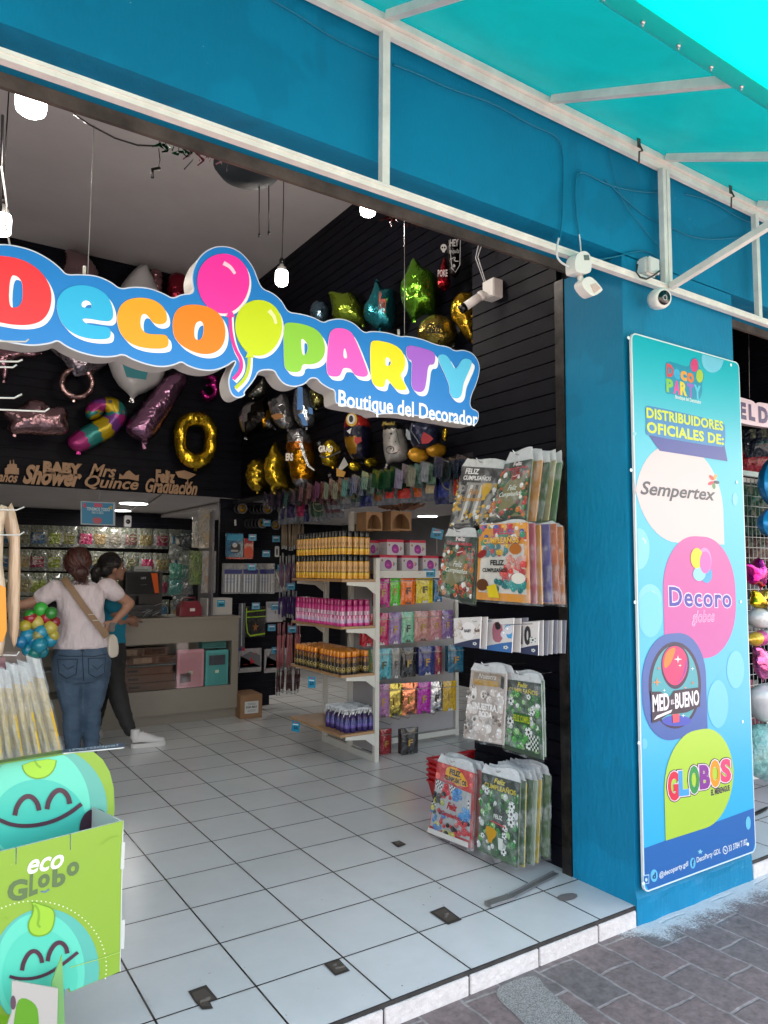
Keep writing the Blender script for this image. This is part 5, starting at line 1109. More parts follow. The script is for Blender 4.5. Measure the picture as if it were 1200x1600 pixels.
def pack_stack(base, TL, TR, BR, BL, X, n, dx, ground, art, head='c8cccc', hk=.13, group='birthday backdrop packs on the side wall', side=None, labels=None, hook=True, film_h=True):
    for i in range(n-1, -1, -1):
        P = [aX(x, y, X) for x, y in (TL, TR, BR, BL)]
        rd = random.Random(hash(base) % 97 + i*3) if False else random.Random(len(base)+i*7)
        tw = rd.uniform(-.014, .014) if i else 0
        off = Vector((dx*i, rd.uniform(-.006, .006)+.0*i, rd.uniform(-.008, .008)))
        bend = [Vector((rd.uniform(-.006, .006), 0, 0)) for _ in range(4)]
        P = [p+off+b+Vector((tw*sg_, 0, 0)) for p, b, sg_ in zip(P, bend, (-1, 1, 1, -1))]
        if isinstance(side, (list, tuple)): sc_ = side[i % len(side)]
        else: sc_ = side
        lb = base if i == 0 else (labels or base+', pack %s behind the front one')
        if i:
            lb = (labels or 'pack hanging behind the %s') % base if '%s' in (labels or 'x %s') else labels
        words = lb.split()
        if len(words) > 16: lb = ' '.join(words[:16])
        r = root('party_pack', lb, 'party pack', ((P[2]+P[3])/2), group)
        Q = Quad(*P)
        up0 = (P[0]-P[3]); up1 = (P[1]-P[2])
        # card body, slightly pillowed
        g = MB(ground); m_ = 10; vs = []
        for j in range(m_+1):
            for k in range(m_+1):
                s, t = k/m_, j/m_; h = .004*math.sin(math.pi*s)**.5*math.sin(math.pi*t)**.5 if 0 < s < 1 and 0 < t < 1 else 0
                h += .0015*math.sin(s*9+i)*math.sin(t*7+i*2); vs.append(Q.P(s, t, h))
        fs = [(j*(m_+1)+k, j*(m_+1)+k+1, (j+1)*(m_+1)+k+1, (j+1)*(m_+1)+k) for j in range(m_) for k in range(m_)]
        if i == 0: g.add([Q.P(s, t, -.001) for s, t in ((0, 0), (1, 0), (1, 1), (0, 1))], [(0, 1, 2, 3)], ground)
        else: g.add(vs, fs, sc_ or ground, sm=True)
        g.add([Q.P(s, t, -.008) for s, t in ((0, 0), (1, 0), (1, 1), (0, 1))], [(3, 2, 1, 0)], sc_ or ground)
        for (s0, t0), (s1, t1) in (((0, 0), (1, 0)), ((1, 0), (1, 1)), ((1, 1), (0, 1)), ((0, 1), (0, 0))):
            g.add([Q.P(s0, t0, -.001), Q.P(s1, t1, -.001), Q.P(s1, t1, -.008), Q.P(s0, t0, -.008)], [(0, 1, 2, 3)], sc_ or ground)
        cd = g.obj('card', PAPER, r)
        if i == 0:
            g = MB(); art(g, Q); g.obj('printed_picture', PAPER, r)
        # clear film with crinkles, wider than the card
        g = MB(); m_ = 12; vs = []
        for j in range(m_+1):
            for k in range(m_+1):
                s, t = -.03+1.06*k/m_, -.02+1.05*j/m_
                h = .012+.003*noise.noise(Vector((s*9+i*3, t*14, 1.3)))
                if k in (0, m_): h = -.004+.008*noise.noise(Vector((t*20, i, 5)))
                vs.append(Q.P(s, t, h))
        fs = [(j*(m_+1)+k, j*(m_+1)+k+1, (j+1)*(m_+1)+k+1, (j+1)*(m_+1)+k) for j in range(m_) for k in range(m_)]
        g.add(vs, fs, sm=True); g.obj('film', film(), r)
        # header flap
        g = MB(head); vs = []
        for j in range(5):
            for k in range(9):
                s, t = -.02+1.04*k/8, -hk*(j/4)
                h = -.002+.007*noise.noise(Vector((s*7+i*5, t*30, 2)))*(1 if j else .3); vs.append(Q.P(s*(1-.04*j)+.02*j, t+.02*math.sin(s*6+i)*(j/4), h))
        g.add(vs, [(j*9+k, j*9+k+1, (j+1)*9+k+1, (j+1)*9+k) for j in range(4) for k in range(8)], sm=True)
        g.obj('header_flap', mat('white_film', (.62, .65, .66), .3, coat=.3, bump=.5, bscale=20, bdist=.02), r)
    if hook:
        c = (aX(*TL, X)+aX(*TR, X))/2+Vector((0, 0, .03)); MB().tube([(2.85, c.y, c.z-.005), (X-.02, c.y, c.z), (X-.045, c.y, c.z+.02)], .0028, 6).obj('display_hook', STEEL, label='wire display hook carrying the '+' '.join(base.split()[:9]), cat='hook', group='display hooks on the slatted side wall')
FULL = lambda a, b: True
def art_gold(g, Q):
    qtext(g, Q, 'FELIZ', .12, .12, .45, .03, .004, 'e8e8e8', bold=.03); qtext(g, Q, 'CUMPLEAÑOS', .1, .22, .78, .13, .004, 'e8e8e8', bold=.03)
    g.flat(Q, [[(.04, .26), (.96, .26), (.96, .96), (.04, .96)]], .0045, c='8c8c86')
    for k in range(5): g.flat(Q, [[(.2+k*.13, .3), (.27+k*.13, .3), (.22+k*.13, .9), (.15+k*.13, .9)]], .0048, c='d0d0cc' if k % 2 else '484848')
    balls(g, Q, ['181818', '2a2a2a', 'd8d8d8', 'b89018', 'c8a030'], 90, .005, lambda a, b: b > .25 and (a > .68 or b > .75 or (a < .2)), .02, .06, .7, 3)
    g.flat(Q, [chaikin([(.62, .26), (.9, .26), (.86, .42), (.78, .5), (.8, .56), (.7, .56), (.72, .5), (.65, .42)], 1)], .0115, c='c8a010')
    qtext(g, Q, 'Feliz', .35, .46, .62, .37, .0115, 'b07818', shear=.3, bold=.02); qtext(g, Q, 'Cumpleaños', .22, .6, .7, .5, .0115, 'c08820', shear=.3, bold=.02)
def art_green(g, Q, red=True, seed=1):
    g.flat(Q, [[(.02, .0), (.98, .0), (.98, .16), (.02, .16)]], .004, c='26382c')
    qtext(g, Q, 'Feliz', .38, .07, .68, .005, .005, 'e8d8d8' if red else 'b8c020', bold=.04); qtext(g, Q, 'Cumpleaños', .1, .155, .9, .08, .005, 'b82030' if red else 'c8c020', bold=.04)
    g.flat(Q, [[(.03, .17), (.97, .17), (.97, .92), (.03, .92)]], .004, c='7c7850')
    g.flat(Q, [chaikin([(.3, .2), (.75, .22), (.8, .6), (.72, .92), (.2, .92), (.16, .5)], 1)], .0046, c='1c4a28')
    balls(g, Q, ['1c5a2c', '28703a', 'a83420', 'b84828', 'e0e0dc', 'c07020', '143820', '6c1c20'], 110, .005, lambda a, b: .16 < b < .93 and (a > .74 or a < .24 or b > .78 or b < .27), .03, .07, .75, seed)
    g.flat(Q, [ell(.58, .24, .13, .05, 20, -.5)], .0118, c='8c2020'); g.flat(Q, [[(.5, .25), (.66, .225), (.66, .235), (.5, .26)]], .0120, c='e8e0e0')
    qtext(g, Q, 'Feliz', .4, .48, .68, .39, .0118, 'dce4dc', shear=.4, bold=.01); qtext(g, Q, 'Cumpleaños', .18, .6, .84, .5, .0118, 'dce4dc', shear=.4, bold=.01)
    g.flat(Q, [[(.02, .93), (.98, .93), (.98, .99), (.02, .99)]], .004, c='1e3024')
def art_colour(g, Q):
    g.flat(Q, [[(.0, .0), (1, .0), (1, 1), (.0, 1)]], .002, c='d89020')
    balls(g, Q, ['c02838', '2848a0', 'e8a020', '208868', 'e8e0d8', 'a03080'], 40, .003, lambda a, b: b < .26, .03, .08, .7, 5)
    qtext(g, Q, 'FELIZ', .32, .14, .78, .06, .0062, 'b82048', bold=.05); qtext(g, Q, 'CUMPLEAÑOS', .1, .26, .86, .15, .0062, '181818', bold=.09); qtext(g, Q, 'CUMPLEAÑOS', .11, .255, .85, .155, .0068, 'f0b820', bold=.045)
    g.flat(Q, [[(.07, .28), (.93, .27), (.97, .9), (.05, .9)]], .004, c='d4d0c8')
    balls(g, Q, ['c02c30', 'd83c34', 'b02028'], 40, .005, lambda a, b: .5 < b < .78 and a > .5 and a+b > 1.12, .03, .06, .8, 6)
    balls(g, Q, ['d8907c', 'e0a898', 'c87c70'], 24, .0076, lambda a, b: .42 < b < .56 and a > .6, .03, .05, .8, 7)
    balls(g, Q, ['c8a010', 'b02c28', '2a7c84', '286c74'], 30, .0092, lambda a, b: .28 < b < .4 and .15 < a < .65, .035, .06, .8, 8)
    balls(g, Q, ['2c8484', '3a9490', '206c70'], 34, .0112, lambda a, b: .74 < b < .86 and .42 < a, .035, .06, .8, 9)
    g.flat(Q, [ell(.8, .33, .12, .07, 22)], .0136, c='b06828'); g.flat(Q, [ell(.85, .7, .13, .07, 22)], .0137, c='e0dcd0'); g.flat(Q, [ell(.15, .8, .12, .08, 20)], .0136, c='5c3418'); g.flat(Q, [ell(.12, .39, .1, .05, 18, -.3)], .0136, c='8c2424')
    g.flat(Q, [[(.24, .82), (.42, .78), (.5, .96), (.28, .96)]], .0138, c='d8c020')
    qtext(g, Q, 'FELIZ', .3, .54, .58, .47, .0138, '282420', bold=.04); qtext(g, Q, 'CUMPLEAÑOS', .14, .63, .64, .565, .0138, '282420', bold=.04)
def art_white(g, Q):
    g.flat(Q, [[(.1, .02), (.9, .02), (.9, .2), (.1, .2)]], .003, c='8c7c68'); qtext(g, Q, 'Nuestra', .25, .1, .75, .03, .004, 'e0dcd8', shear=.3); g.flat(Q, [[(.1, .12), (.8, .12), (.8, .2), (.1, .2)]], .0035, c='b08830')
    g.flat(Q, [[(.88, .03), (.97, .05), (.96, .22), (.88, .2)]], .004, c='181818')
    balls(g, Q, ['d8d0cc', 'e8e4e0', 'c4bab4', 'b4a8a0'], 70, .004, lambda a, b: b > .24 and not (.25 < a < .85 and .42 < b < .62), .05, .11, .7, 11)
    balls(g, Q, ['706860', '8c8480', '5c544c', 'a89c94'], 60, .0082, lambda a, b: (a < .3 and .68 < b < .92) or (.45 < a < .6 and .25 < b < .4) or (a > .75 and .62 < b < .74) or (a < .2 and b > .2 and b < .4), .02, .04, .7, 12)
    qtext(g, Q, 'NUESTRA', .26, .55, .84, .45, .012, 'f0ecea', bold=.05); qtext(g, Q, 'BODA', .38, .65, .74, .56, .012, 'f0ecea', bold=.05)
    g.flat(Q, [[(.02, .93), (.98, .93), (.98, .98), (.02, .98)]], .004, c='cfc4be')
def soccer(g, Q, cx, cy, r_, h):
    g.flat(Q, [ell(cx, cy, r_, r_*.68, 16)], h, c='d8dcd8'); g.flat(Q, [ell(cx, cy, r_*.36, r_*.68*.36, 5)], h+.0002, c='141414')
    for k in range(5):
        a = R(k*72+36); g.flat(Q, [ell(cx+math.cos(a)*r_*.82, cy+math.sin(a)*r_*.56, r_*.17, r_*.13, 6)], h+.0002, c='1c1c1c')
def art_foot(g, Q, seed=21, trophy=True):
    g.flat(Q, [[(.02, .0), (.98, .0), (.98, .17), (.02, .17)]], .003, c='28322a'); g.flat(Q, [[(.02, .17), (.98, .17), (.98, .99), (.02, .99)]], .003, c='3c5c3c')
    balls(g, Q, ['1c5c2c', '2c7c38', '48983c', '143c20', 'c8ccc8', '8cb878'], 110, .004, lambda a, b: .16 < b < .93 and not (.3 < a < .72 and .4 < b < .6), .03, .07, .72, seed)
    rd = random.Random(seed)
    for k in range(8): soccer(g, Q, rd.choice((.15, .2, .8, .85, .7)), .2+k*.095, rd.uniform(.05, .1), .0112+.0004*k)
    if trophy: g.flat(Q, [chaikin([(.24, .62), (.52, .64), (.5, .72), (.4, .78), (.42, .82), (.28, .82), (.3, .78), (.22, .7)], 1)], .0148, c='c09018'); g.flat(Q, [[(.55, .72), (.68, .72), (.68, .86), (.57, .86)]], .0148, c='c8d0c8')
    qtext(g, Q, 'Feliz', .35, .085, .65, .02, .0045, 'c8b820', shear=.3, bold=.03); qtext(g, Q, 'CUMPLEAÑOS', .1, .165, .92, .09, .0045, 'c8b820', bold=.03)
    g.flat(Q, [[(.35, .54), (.72, .56), (.72, .575), (.35, .555)]], .0148, c='c04848'); qtext(g, Q, 'FELIZ', .42, .5, .64, .45, .0148, 'd8e0d8', bold=.02)
def art_foot2(g, Q):
    art_foot(g, Q, 33, False); g.flat(Q, [[(.3, .44), (.75, .44), (.75, .58), (.3, .58)]], .015, c='2c5c28'); qtext(g, Q, 'FELIZ CUMPLE', .3, .56, .75, .47, .0155, 'a8b428', bold=.03)
    for i in range(6):
        for j in range(6): g.flat(Q, [[(.72+i*.04, .7+j*.035), (.755+i*.04, .7+j*.035), (.755+i*.04, .732+j*.035), (.72+i*.04, .732+j*.035)]], .0155, c='d0d8d0' if (i+j) % 2 else '183818')
    g.flat(Q, [[(.02, .93), (.98, .93), (.98, .99), (.02, .99)]], .0155, c='3a4a3a')
def chequer(g, Q, x0, y0, sh, h, n=5, m=4, d=.035):
    for i in range(n):
        for j in range(m): g.flat(Q, [[(x0+i*d, y0+j*d*.75+i*sh), (x0+(i+1)*d, y0+j*d*.75+(i+1)*sh), (x0+(i+1)*d, y0+(j+1)*d*.75+(i+1)*sh), (x0+i*d, y0+(j+1)*d*.75+i*sh)]], h, c='e4e4e4' if (i+j) % 2 else '101010')
def art_race(g, Q):
    g.flat(Q, [[(0, 0), (1, 0), (1, .27), (0, .22)]], .003, c='c02c2c'); balls(g, Q, ['d84848', 'e87068', 'c83048', 'e8a040'], 16, .0034, lambda a, b: b < .2, .04, .09, .6, 40)
    g.flat(Q, [chaikin([(.3, .02), (.5, .0), (.7, .04), (.85, .14), (.88, .22), (.5, .22), (.25, .16)], 1)], .0048, c='e0a810')
    qtext(g, Q, 'FELIZ', .38, .115, .68, .035, .0053, '181818', bold=.06); qtext(g, Q, 'CUMPLEAÑOS', .26, .205, .84, .125, .0053, '181818', bold=.06)
    g.flat(Q, [[(.03, .24), (.97, .28), (.97, .9), (.03, .9)]], .0036, c='a8acac')
    chequer(g, Q, .04, .24, .004, .004); chequer(g, Q, .42, .25, .004, .004); chequer(g, Q, .75, .36, .004, .004); chequer(g, Q, .0, .55, 0, .004, 3, 3)
    for reg, pal, s_, h in ((lambda a, b: .24 < a < .48 and .28 < b < .44, ['b02028', 'c83038'], 41, .0045), (lambda a, b: .52 < a < .72 and .28 < b < .42, ['2870b0', '3c88c4'], 42, .0055), (lambda a, b: .72 < a < .96 and .5 < b < .68, ['2870b0', '4090c8'], 43, .0065),
                            (lambda a, b: .05 < a < .3 and .4 < b < .55, ['a8a830', '181818', '202020'], 44, .0075), (lambda a, b: .04 < a < .35 and .62 < b < .9, ['b02028', '2870b0', '181818', 'b8b458'], 45, .0085), (lambda a, b: .65 < a < .96 and .68 < b < .9, ['b02028', 'c03038', '181818'], 46, .0105), (lambda a, b: .35 < a < .66 and .8 < b < .92, ['282828', '606060', 'c03038', 'b8b458'], 47, .012)):
        balls(g, Q, pal, 22, h, reg, .035, .06, .72, s_)
    qtext(g, Q, 'Feliz', .42, .58, .68, .48, .0138, 'a82830', shear=.4, bold=.04); qtext(g, Q, 'Cumpleaños', .3, .7, .75, .62, .0138, 'a82830', shear=.4, bold=.04)
    g.flat(Q, [[(.02, .92), (.98, .92), (.98, .99), (.02, .99)]], .014, c='d0ccc8')
pack_stack('black and gold birthday pack hanging at the upper left of the side wall', (724, 729), (786, 733), (761, 820), (700, 823), 2.55, 2, .03, '303030', art_gold, labels='silver edged pack behind the black and gold birthday pack')
pack_stack('topmost green sports birthday pack with red lettering on the side wall', (790, 724), (834, 716), (822, 812), (763, 815), 2.52, 5, .05, '26382c', lambda g, Q: art_green(g, Q, True, 1), side=['3c5c30', 'a87838', '284c28', '8c8c60', '3c6c38'], hk=.2, labels='green edged pack in the stack of the topmost green sports packs')
pack_stack('green sports birthday pack hanging directly below the black and gold one', (694, 838), (744, 840), (738, 943), (684, 931), 2.55, 2, .03, '26382c', lambda g, Q: art_green(g, Q, True, 2), side='3c5c30', hk=.13, labels='pack behind the green sports pack below the black and gold one')
pack_stack('orange bordered birthday pack with a white balloon picture, middle of the side wall', (751, 822), (824, 818), (828, 944), (744, 938), 2.50, 6, .045, 'd89020', art_colour, side=['b87030', '9c4c5c', 'c89040', '4c4484', 'b06038'], hk=.03, labels='orange edged pack in the stack behind the orange bordered birthday pack')
pack_stack('pale wedding backdrop pack hanging beside a green football pack', (735, 1046), (791, 1052), (787, 1163), (724, 1152), 2.58, 2, .03, 'b8aca4', art_white, hk=.11, labels='pack behind the pale wedding backdrop pack', side='b8b0ac')
pack_stack('green football pack hanging to the right of the pale wedding pack', (790, 1060), (845, 1067), (848, 1186), (787, 1168), 2.62, 2, .03, '2c4c2c', art_foot2, hk=.11, labels='pack behind the green football pack beside the wedding pack', side='80907c')
pack_stack('red and yellow racing birthday pack with chequered flags, hanging lowest', (682, 1190), (740, 1208), (735, 1326), (669, 1300), 2.58, 4, .025, 'c02c2c', art_race, hk=.12, side='a85048', labels='red edged pack behind the racing birthday pack')
pack_stack('dark green football birthday pack hanging lowest beside the racing pack', (754, 1207), (811, 1224), (807, 1357), (745, 1329), 2.57, 9, .029, '28322a', lambda g, Q: art_foot(g, Q, 21), hk=.12, side=['4c6438', '2c4c28', 'a89838', '38542c', '8c9c84', 'b8a030', '244424'], labels='green edged pack in the lowest stack of football birthday packs')
# small white cards on hooks
def card_stack(x0, y0, x1, y1, X, n, dx, kind, label, lab2, slope=4):
    for i in range(n-1, -1, -1):
        P = [aX(x0, y0, X), aX(x1, y0-slope*.6, X), aX(x1-2, y1+slope, X), aX(x0+1, y1, X)]; P = [p+Vector((dx*i, random.uniform(-.004, .004), random.uniform(-.004, .004))) for p in P]
        Q = Quad(*P); r = root('balloon_card', label if i == 0 else lab2, 'balloon pack', (P[2]+P[3])/2, 'small white balloon cards on the side wall')
        g = MB(); g.flat(Q, [[(0, 0), (1, 0), (1, 1), (0, 1)]], -.005, 0, c='d8d4d2' if i == 0 else ('c8c4c2' if i % 2 else '90909a')); g.obj('card', PAPER, r)
        if i == 0:
            g = MB(); g.flat(Q, [[(0, .93), (.3, .84), (.6, .76), (.9, .7), (1, .69), (1, 1), (0, 1)]], .001, c='343c58' if kind != 1 else '3c6ca8'); soccer(g, Q, .82, .86, .08, .002)
            if kind == 0: g.flat(Q, [ell(.55, .45, .28, .3, 20)], .001, c='e8e4e4'); balls(g, Q, ['b8a89c', 'd8d0cc', '6c5c54', 'c8bcb4'], 26, .0015, lambda a, b: (a < .35 or a > .78) and .15 < b < .7, .04, .08, 1, 3); qtext(g, Q, 'BABY', .42, .5, .68, .4, .004, '404040', bold=.03)
            if kind == 1: balls(g, Q, ['4098d0'], 2, .001, lambda a, b: a < .4 and b < .35, .15, .16, 1, 5); g.flat(Q, [chaikin([(.42, .1), (.6, .08), (.72, .3), (.7, .72), (.42, .72), (.38, .35)], 1)], .002, c='a86878'); g.flat(Q, [chaikin([(.45, .1), (.6, .1), (.66, .3), (.5, .35)], 1)], .0025, c='201c20'); balls(g, Q, ['4098d0', 'd8d8e0'], 4, .003, lambda a, b: a > .75 and .2 < b < .6, .1, .13, 1, 7)
            if kind == 2: qtext(g, Q, '10', .3, .72, .72, .12, .002, '303036', bold=.05); g.flat(Q, [ell(.18, .5, .12, .16, 16)], .001, c='c87890'); soccer(g, Q, .8, .55, .14, .0025)
            g.obj('printed_picture', PAPER, r)
card_stack(709, 966, 752, 1010, 2.42, 2, .04, 0, 'white card of pale baby balloons, leftmost on its hook', 'card behind the pale baby balloon card')
card_stack(750, 969, 802, 1015, 2.52, 3, .05, 1, 'white card with a doll figure and blue balloons on a hook', 'card behind the doll figure card')
card_stack(801, 973, 842, 1020, 2.60, 7, .032, 2, 'white card with a silver number ten balloon and football', 'card in the stack behind the number ten card')
for y_, x_ in ((968, 730), (971, 775), (976, 820)):
    c = aX(x_, y_, 2.55); MB().tube([(2.85, c.y, c.z), (2.40, c.y, c.z+.004), (2.38, c.y, c.z+.02)], .0026, 6).obj('display_hook', STEEL, label={730: 'display hook above the pale baby balloon card', 775: 'display hook above the doll figure card', 820: 'display hook above the number ten card'}[x_], cat='hook', group='display hooks on the slatted side wall')
# stack of red baskets on the floor behind the lowest packs
bp_ = aZ(705, 1262, 0)
for k in range(5):
    r = root('shopping_basket', 'red plastic shopping basket, %s of the stack behind the lowest packs' % ('bottom', 'second', 'third', 'fourth', 'topmost')[k], 'basket', (3.13, 3.76, .034*k), group='stacked red shopping baskets')
    g = MB('a01018'); w0, w1, d0, d1, hh = .17, .20, .12, .15, .14
    pts0 = [(-w0, -d0), (w0, -d0), (w0, d0), (-w0, d0)]; pts1 = [(-w1, -d1), (w1, -d1), (w1, d1), (-w1, d1)]
    if k: pass
    g.add([(*p, 0) for p in pts0]+[(*p, hh) for p in pts1], [(3, 2, 1, 0), (0, 1, 5, 4), (1, 2, 6, 5), (2, 3, 7, 6), (3, 0, 4, 7)]); g.obj('basket_body', PLAS, r, local=True)
    g = MB('b01820')
    for a, b_ in zip(pts1, pts1[1:]+pts1[:1]): g.bar((*a, hh), (*b_, hh), .018, .012)
    g.obj('rim', PLAS, r, local=True)
# ================================================================ SHELF UNIT WITH CANS
WOOD = mat('shelf_wood', (.36, .21, .10), .45, nscale=4, namt=.2, bump=.1, bscale=10, stretch=(1, 1, 14))
SWH = mat('shelf_white', (.55, .54, .49), .4)
BACK = mat('grey_panel', (.30, .29, .30), .35, nscale=3, namt=.08)
Y0, Y1, XS = 4.93, 5.76, 3.185
su = root('shelf_unit', 'white metal shelf unit with wooden end shelves facing left and hooks for foil bags', 'shelf unit', (3.7, 5.3, 0))
MB().box(XS-.02, XS+.02, Y0-.02, Y0+.02, 0, 1.60, bev=.003).obj('post', SWH, su)
MB().box(XS-.02, XS+.02, 5.31, 5.35, 0, 2.0, bev=.003).obj('post', SWH, su)
MB().box(XS-.02, XS+.02, Y1-.02, Y1+.02, 0, 1.60, bev=.003).obj('post', SWH, su)
MB().box(4.30, 4.34, 5.31, 5.35, 0, 1.75, bev=.003).obj('post', SWH, su)
MB().box(XS-.018, XS+.018, Y0+.021, Y1-.021, .0, .05).obj('base_rail', SWH, su)
MB().box(XS+.021, 4.299, 5.29, 5.33, .02, .065).obj('base_rail', SWH, su)
MB().box(XS+.021, 4.299, 5.27, 5.33, .385, .425).obj('mid_rail', SWH, su)
MB().box(XS+.021, 4.299, 5.332, 5.345, .07, 1.5).obj('back_panel', BACK, su)
MB().box(XS+.015, XS+.022, Y0+.03, 5.30, .06, .62).obj('side_panel', BACK, su)
SH = [.245, .695, 1.065, 1.43]
for z in SH:
    MB().box(2.85, XS-.022, Y0-.02, Y1+.02, z-.02, z, bev=.003).obj('shelf', WOOD, su)
    for y in (Y0-.012, Y1+.012): MB().add([(XS-.02, y-.006, z-.021), (2.90, y-.006, z-.021), (2.90, y-.006, z-.045), (3.08, y-.006, z-.06), (XS-.05, y-.006, z-.10), (XS-.02, y-.006, z-.12), (XS-.02, y+.006, z-.021), (2.90, y+.006, z-.021), (2.90, y+.006, z-.045), (3.08, y+.006, z-.06), (XS-.05, y+.006, z-.10), (XS-.02, y+.006, z-.12)], [(0,1,2,3,4,5), (11,10,9,8,7,6), (0,6,7,1), (1,7,8,2), (2,8,9,3), (3,9,10,4), (4,10,11,5), (5,11,6,0)]).obj('bracket', SWH, su)
MB().box(XS+.02, 4.34, 4.98, 5.3, 1.475, 1.5, bev=.003).obj('shelf', WOOD, su)
MB().box(XS+.02, 4.34, 4.97, 4.98, 1.44, 1.5).obj('shelf_edge', SWH, su)
def can(kind, label, grp):
    r = root('spray_can', label, 'spray can', (0, 0, -50), grp)
    if kind == 'gold':
        MB().lathe([(.0245, 0), (.0255, .004), (.0255, .03), (.0255, .05), (.0255, .06), (.0255, .12), (.0255, .135), (.0235, .142)], seg=14, cols=['181410', 'c89018', 'c8a020', '181008', 'b88c50', 'bb9058', 'c89820']).obj('can_body', PLAS, r, local=True)
        MB('0c0c0c').lathe([(.0215, .142), (.0225, .146), (.0225, .186), (.020, .19)], seg=14, c='0c0c0c').obj('cap', PLAS, r, local=True)
        g = MB()
        for a in range(0, 360, 60):
            for (z, hh, c) in ((.095, .016, '3a2410'), (.045, .012, 'e0b830')): 
                ca = [R(a-16), R(a+16)]; g.add([(math.cos(t)*.0258, math.sin(t)*.0258, zz_) for t in ca for zz_ in (z-hh, z+hh*(.3 if c[0] == '3' else .9))], [(0, 1, 3, 2)], c)
        g.obj('label_print', PLAS, r, local=True)
    elif kind == 'pink':
        MB().lathe([(.0245, 0), (.0255, .004), (.0255, .025), (.0255, .06), (.0255, .085), (.0255, .115), (.0255, .15), (.0225, .158)], seg=14, cols=['a01860', 'c03080', 'c8a0b4', 'b02070', 'd0b0c0', 'a81c68', 'a81c68']).obj('can_body', PLAS, r, local=True)
        MB('980c58').lathe([(.0215, .158), (.0225, .162), (.0225, .20), (.020, .205)], seg=14, c='8c0c50').obj('cap', PLAS, r, local=True)
        g = MB()
        for a in range(0, 360, 60):
            for (z, hh, c) in ((.10, .014, '380c30'), (.035, .012, '9098c8'), (.07, .01, 'e8e0e8')):
                ca = [R(a-18), R(a+14)]; g.add([(math.cos(t)*.0258, math.sin(t)*.0258, zz_) for t in ca for zz_ in (z-hh, z+hh)], [(0, 1, 3, 2)], c)
        g.obj('label_print', PLAS, r, local=True)
    elif kind == 'orange':
        MB().lathe([(.0255, 0), (.0265, .004), (.0265, .02), (.0265, .05), (.0265, .10), (.0265, .125), (.0235, .132)], seg=14, cols=['100c08', '181008', '6c5c20', '20140c', '54300c', '70101c']).obj('can_body', PLAS, r, local=True)
        MB('c87c0c').lathe([(.0225, .132), (.0235, .135), (.0235, .172), (.021, .176)], seg=14, c='c87808').obj('cap', PLAS, r, local=True)
        g = MB()
        for a in range(0, 360, 60):
            t = R(a+10); n_ = Vector((math.cos(t), math.sin(t), 0)); tt = Vector((-math.sin(t), math.cos(t), 0))
            for rr, c, h in ((.013, 'c0a860', .0272), (.008, '201408', .0276)):
                g.add([n_*h+tt*(math.cos(q*math.pi/4)*rr)+Vector((0, 0, .045+math.sin(q*math.pi/4)*rr)) for q in range(8)], [tuple(range(8))], c)
            g.add([n_*.0272+tt*x+Vector((0, 0, z)) for x, z in ((-.01, .085), (.01, .09), (.008, .12), (-.008, .112))], [(0, 1, 2, 3)], '8c6020')
        g.obj('label_print', PLAS, r, local=True)
    return r
def fillshelf(kind, label, grp, z, cells, z2=None):
    base = can(kind, label, grp); first = True
    for (x, y, zz_) in cells:
        loc_ = (x+random.uniform(-.004, .003), y+random.uniform(-.0035, .0035), zz_)
        if first: base.location = loc_; base.rotation_euler.z = random.uniform(0, 6); first = False
        else: copy_tree(base, loc_, random.uniform(0, 6))
px_ = .054; xs5 = [2.88+px_*i for i in range(6)][:6]; ys15 = [4.94+px_*i for i in range(15)]
Lsh = lambda depth=1: [(x, y) for i, x in enumerate(xs5[:5]) for j, y in enumerate(ys15) if i < depth or j < depth]
fillshelf('gold', 'black-capped gold and peach spray can in the two layers on the upper end shelf', 'gold spray cans on the upper end shelf', 0, [(x, y, z) for z in (1.431, 1.622) for x, y in Lsh(1) ] + [(x, y, 1.622) for x, y in Lsh(2) if (x, y) not in Lsh(1)])
fillshelf('pink', 'magenta spray can with pale lettering on the second end shelf from the top', 'magenta spray cans on the end shelf', 0, [(x, y, 1.066) for x, y in Lsh(2)])
fillshelf('orange', 'orange-capped spray can with dark patterned body on the third end shelf', 'orange capped spray cans on the end shelf', 0, [(x, y, .696) for x, y in Lsh(5) if (int(x*1000)*7+int(y*1000)*3) % 13])
def sprayer():
    r = root('spray_bottle', 'purple spray bottle with white trigger on the lowest end shelf', 'spray bottle', (0, 0, -50), 'purple spray bottles on the lowest end shelf')
    MB().lathe([(.023, 0), (.025, .004), (.025, .035), (.025, .06), (.025, .10), (.022, .115), (.012, .125), (.011, .135)], seg=14, cols=['2a1c4c', '2c2058', '5c4c94', '30306c', '3a2450', '3a2858', '3a2858']).obj('bottle', PLAS, r, local=True)
    g = MB('c0c0c0'); g.lathe([(.013, .135), (.013, .15), (.009, .153), (.009, .165)], seg=12, c='b8b8b8'); g.box(-.022, .03, -.008, .008, .163, .18, 'c8c8c8', bev=.004); g.box(-.032, -.022, -.006, .006, .165, .177, 'c8c8c8')
    g.tube([(-.016, 0, .165), (-.022, 0, .15), (-.032, 0, .135), (-.036, 0, .12)], .004, 6, 'd0d0d0'); g.tube([(.028, 0, .17), (.02, 0, .15), (.01, 0, .14)], .006, 6, 'b0b0b0'); g.obj('trigger', PLAS, r, local=True)
    g = MB()
    for a in range(0, 360, 72): g.add([(math.cos(t)*.0254, math.sin(t)*.0254, z) for t in (R(a-18), R(a+18)) for z in (.05, .085)], [(0, 1, 3, 2)], '7c84b8')
    g.obj('label_print', PLAS, r, local=True); return r
sb = sprayer(); spots = []
for i in range(5):
    for j in range(5): spots.append((2.94+.053*i+random.uniform(-.008, .008), 4.96+.072*j+random.uniform(-.01, .01)))
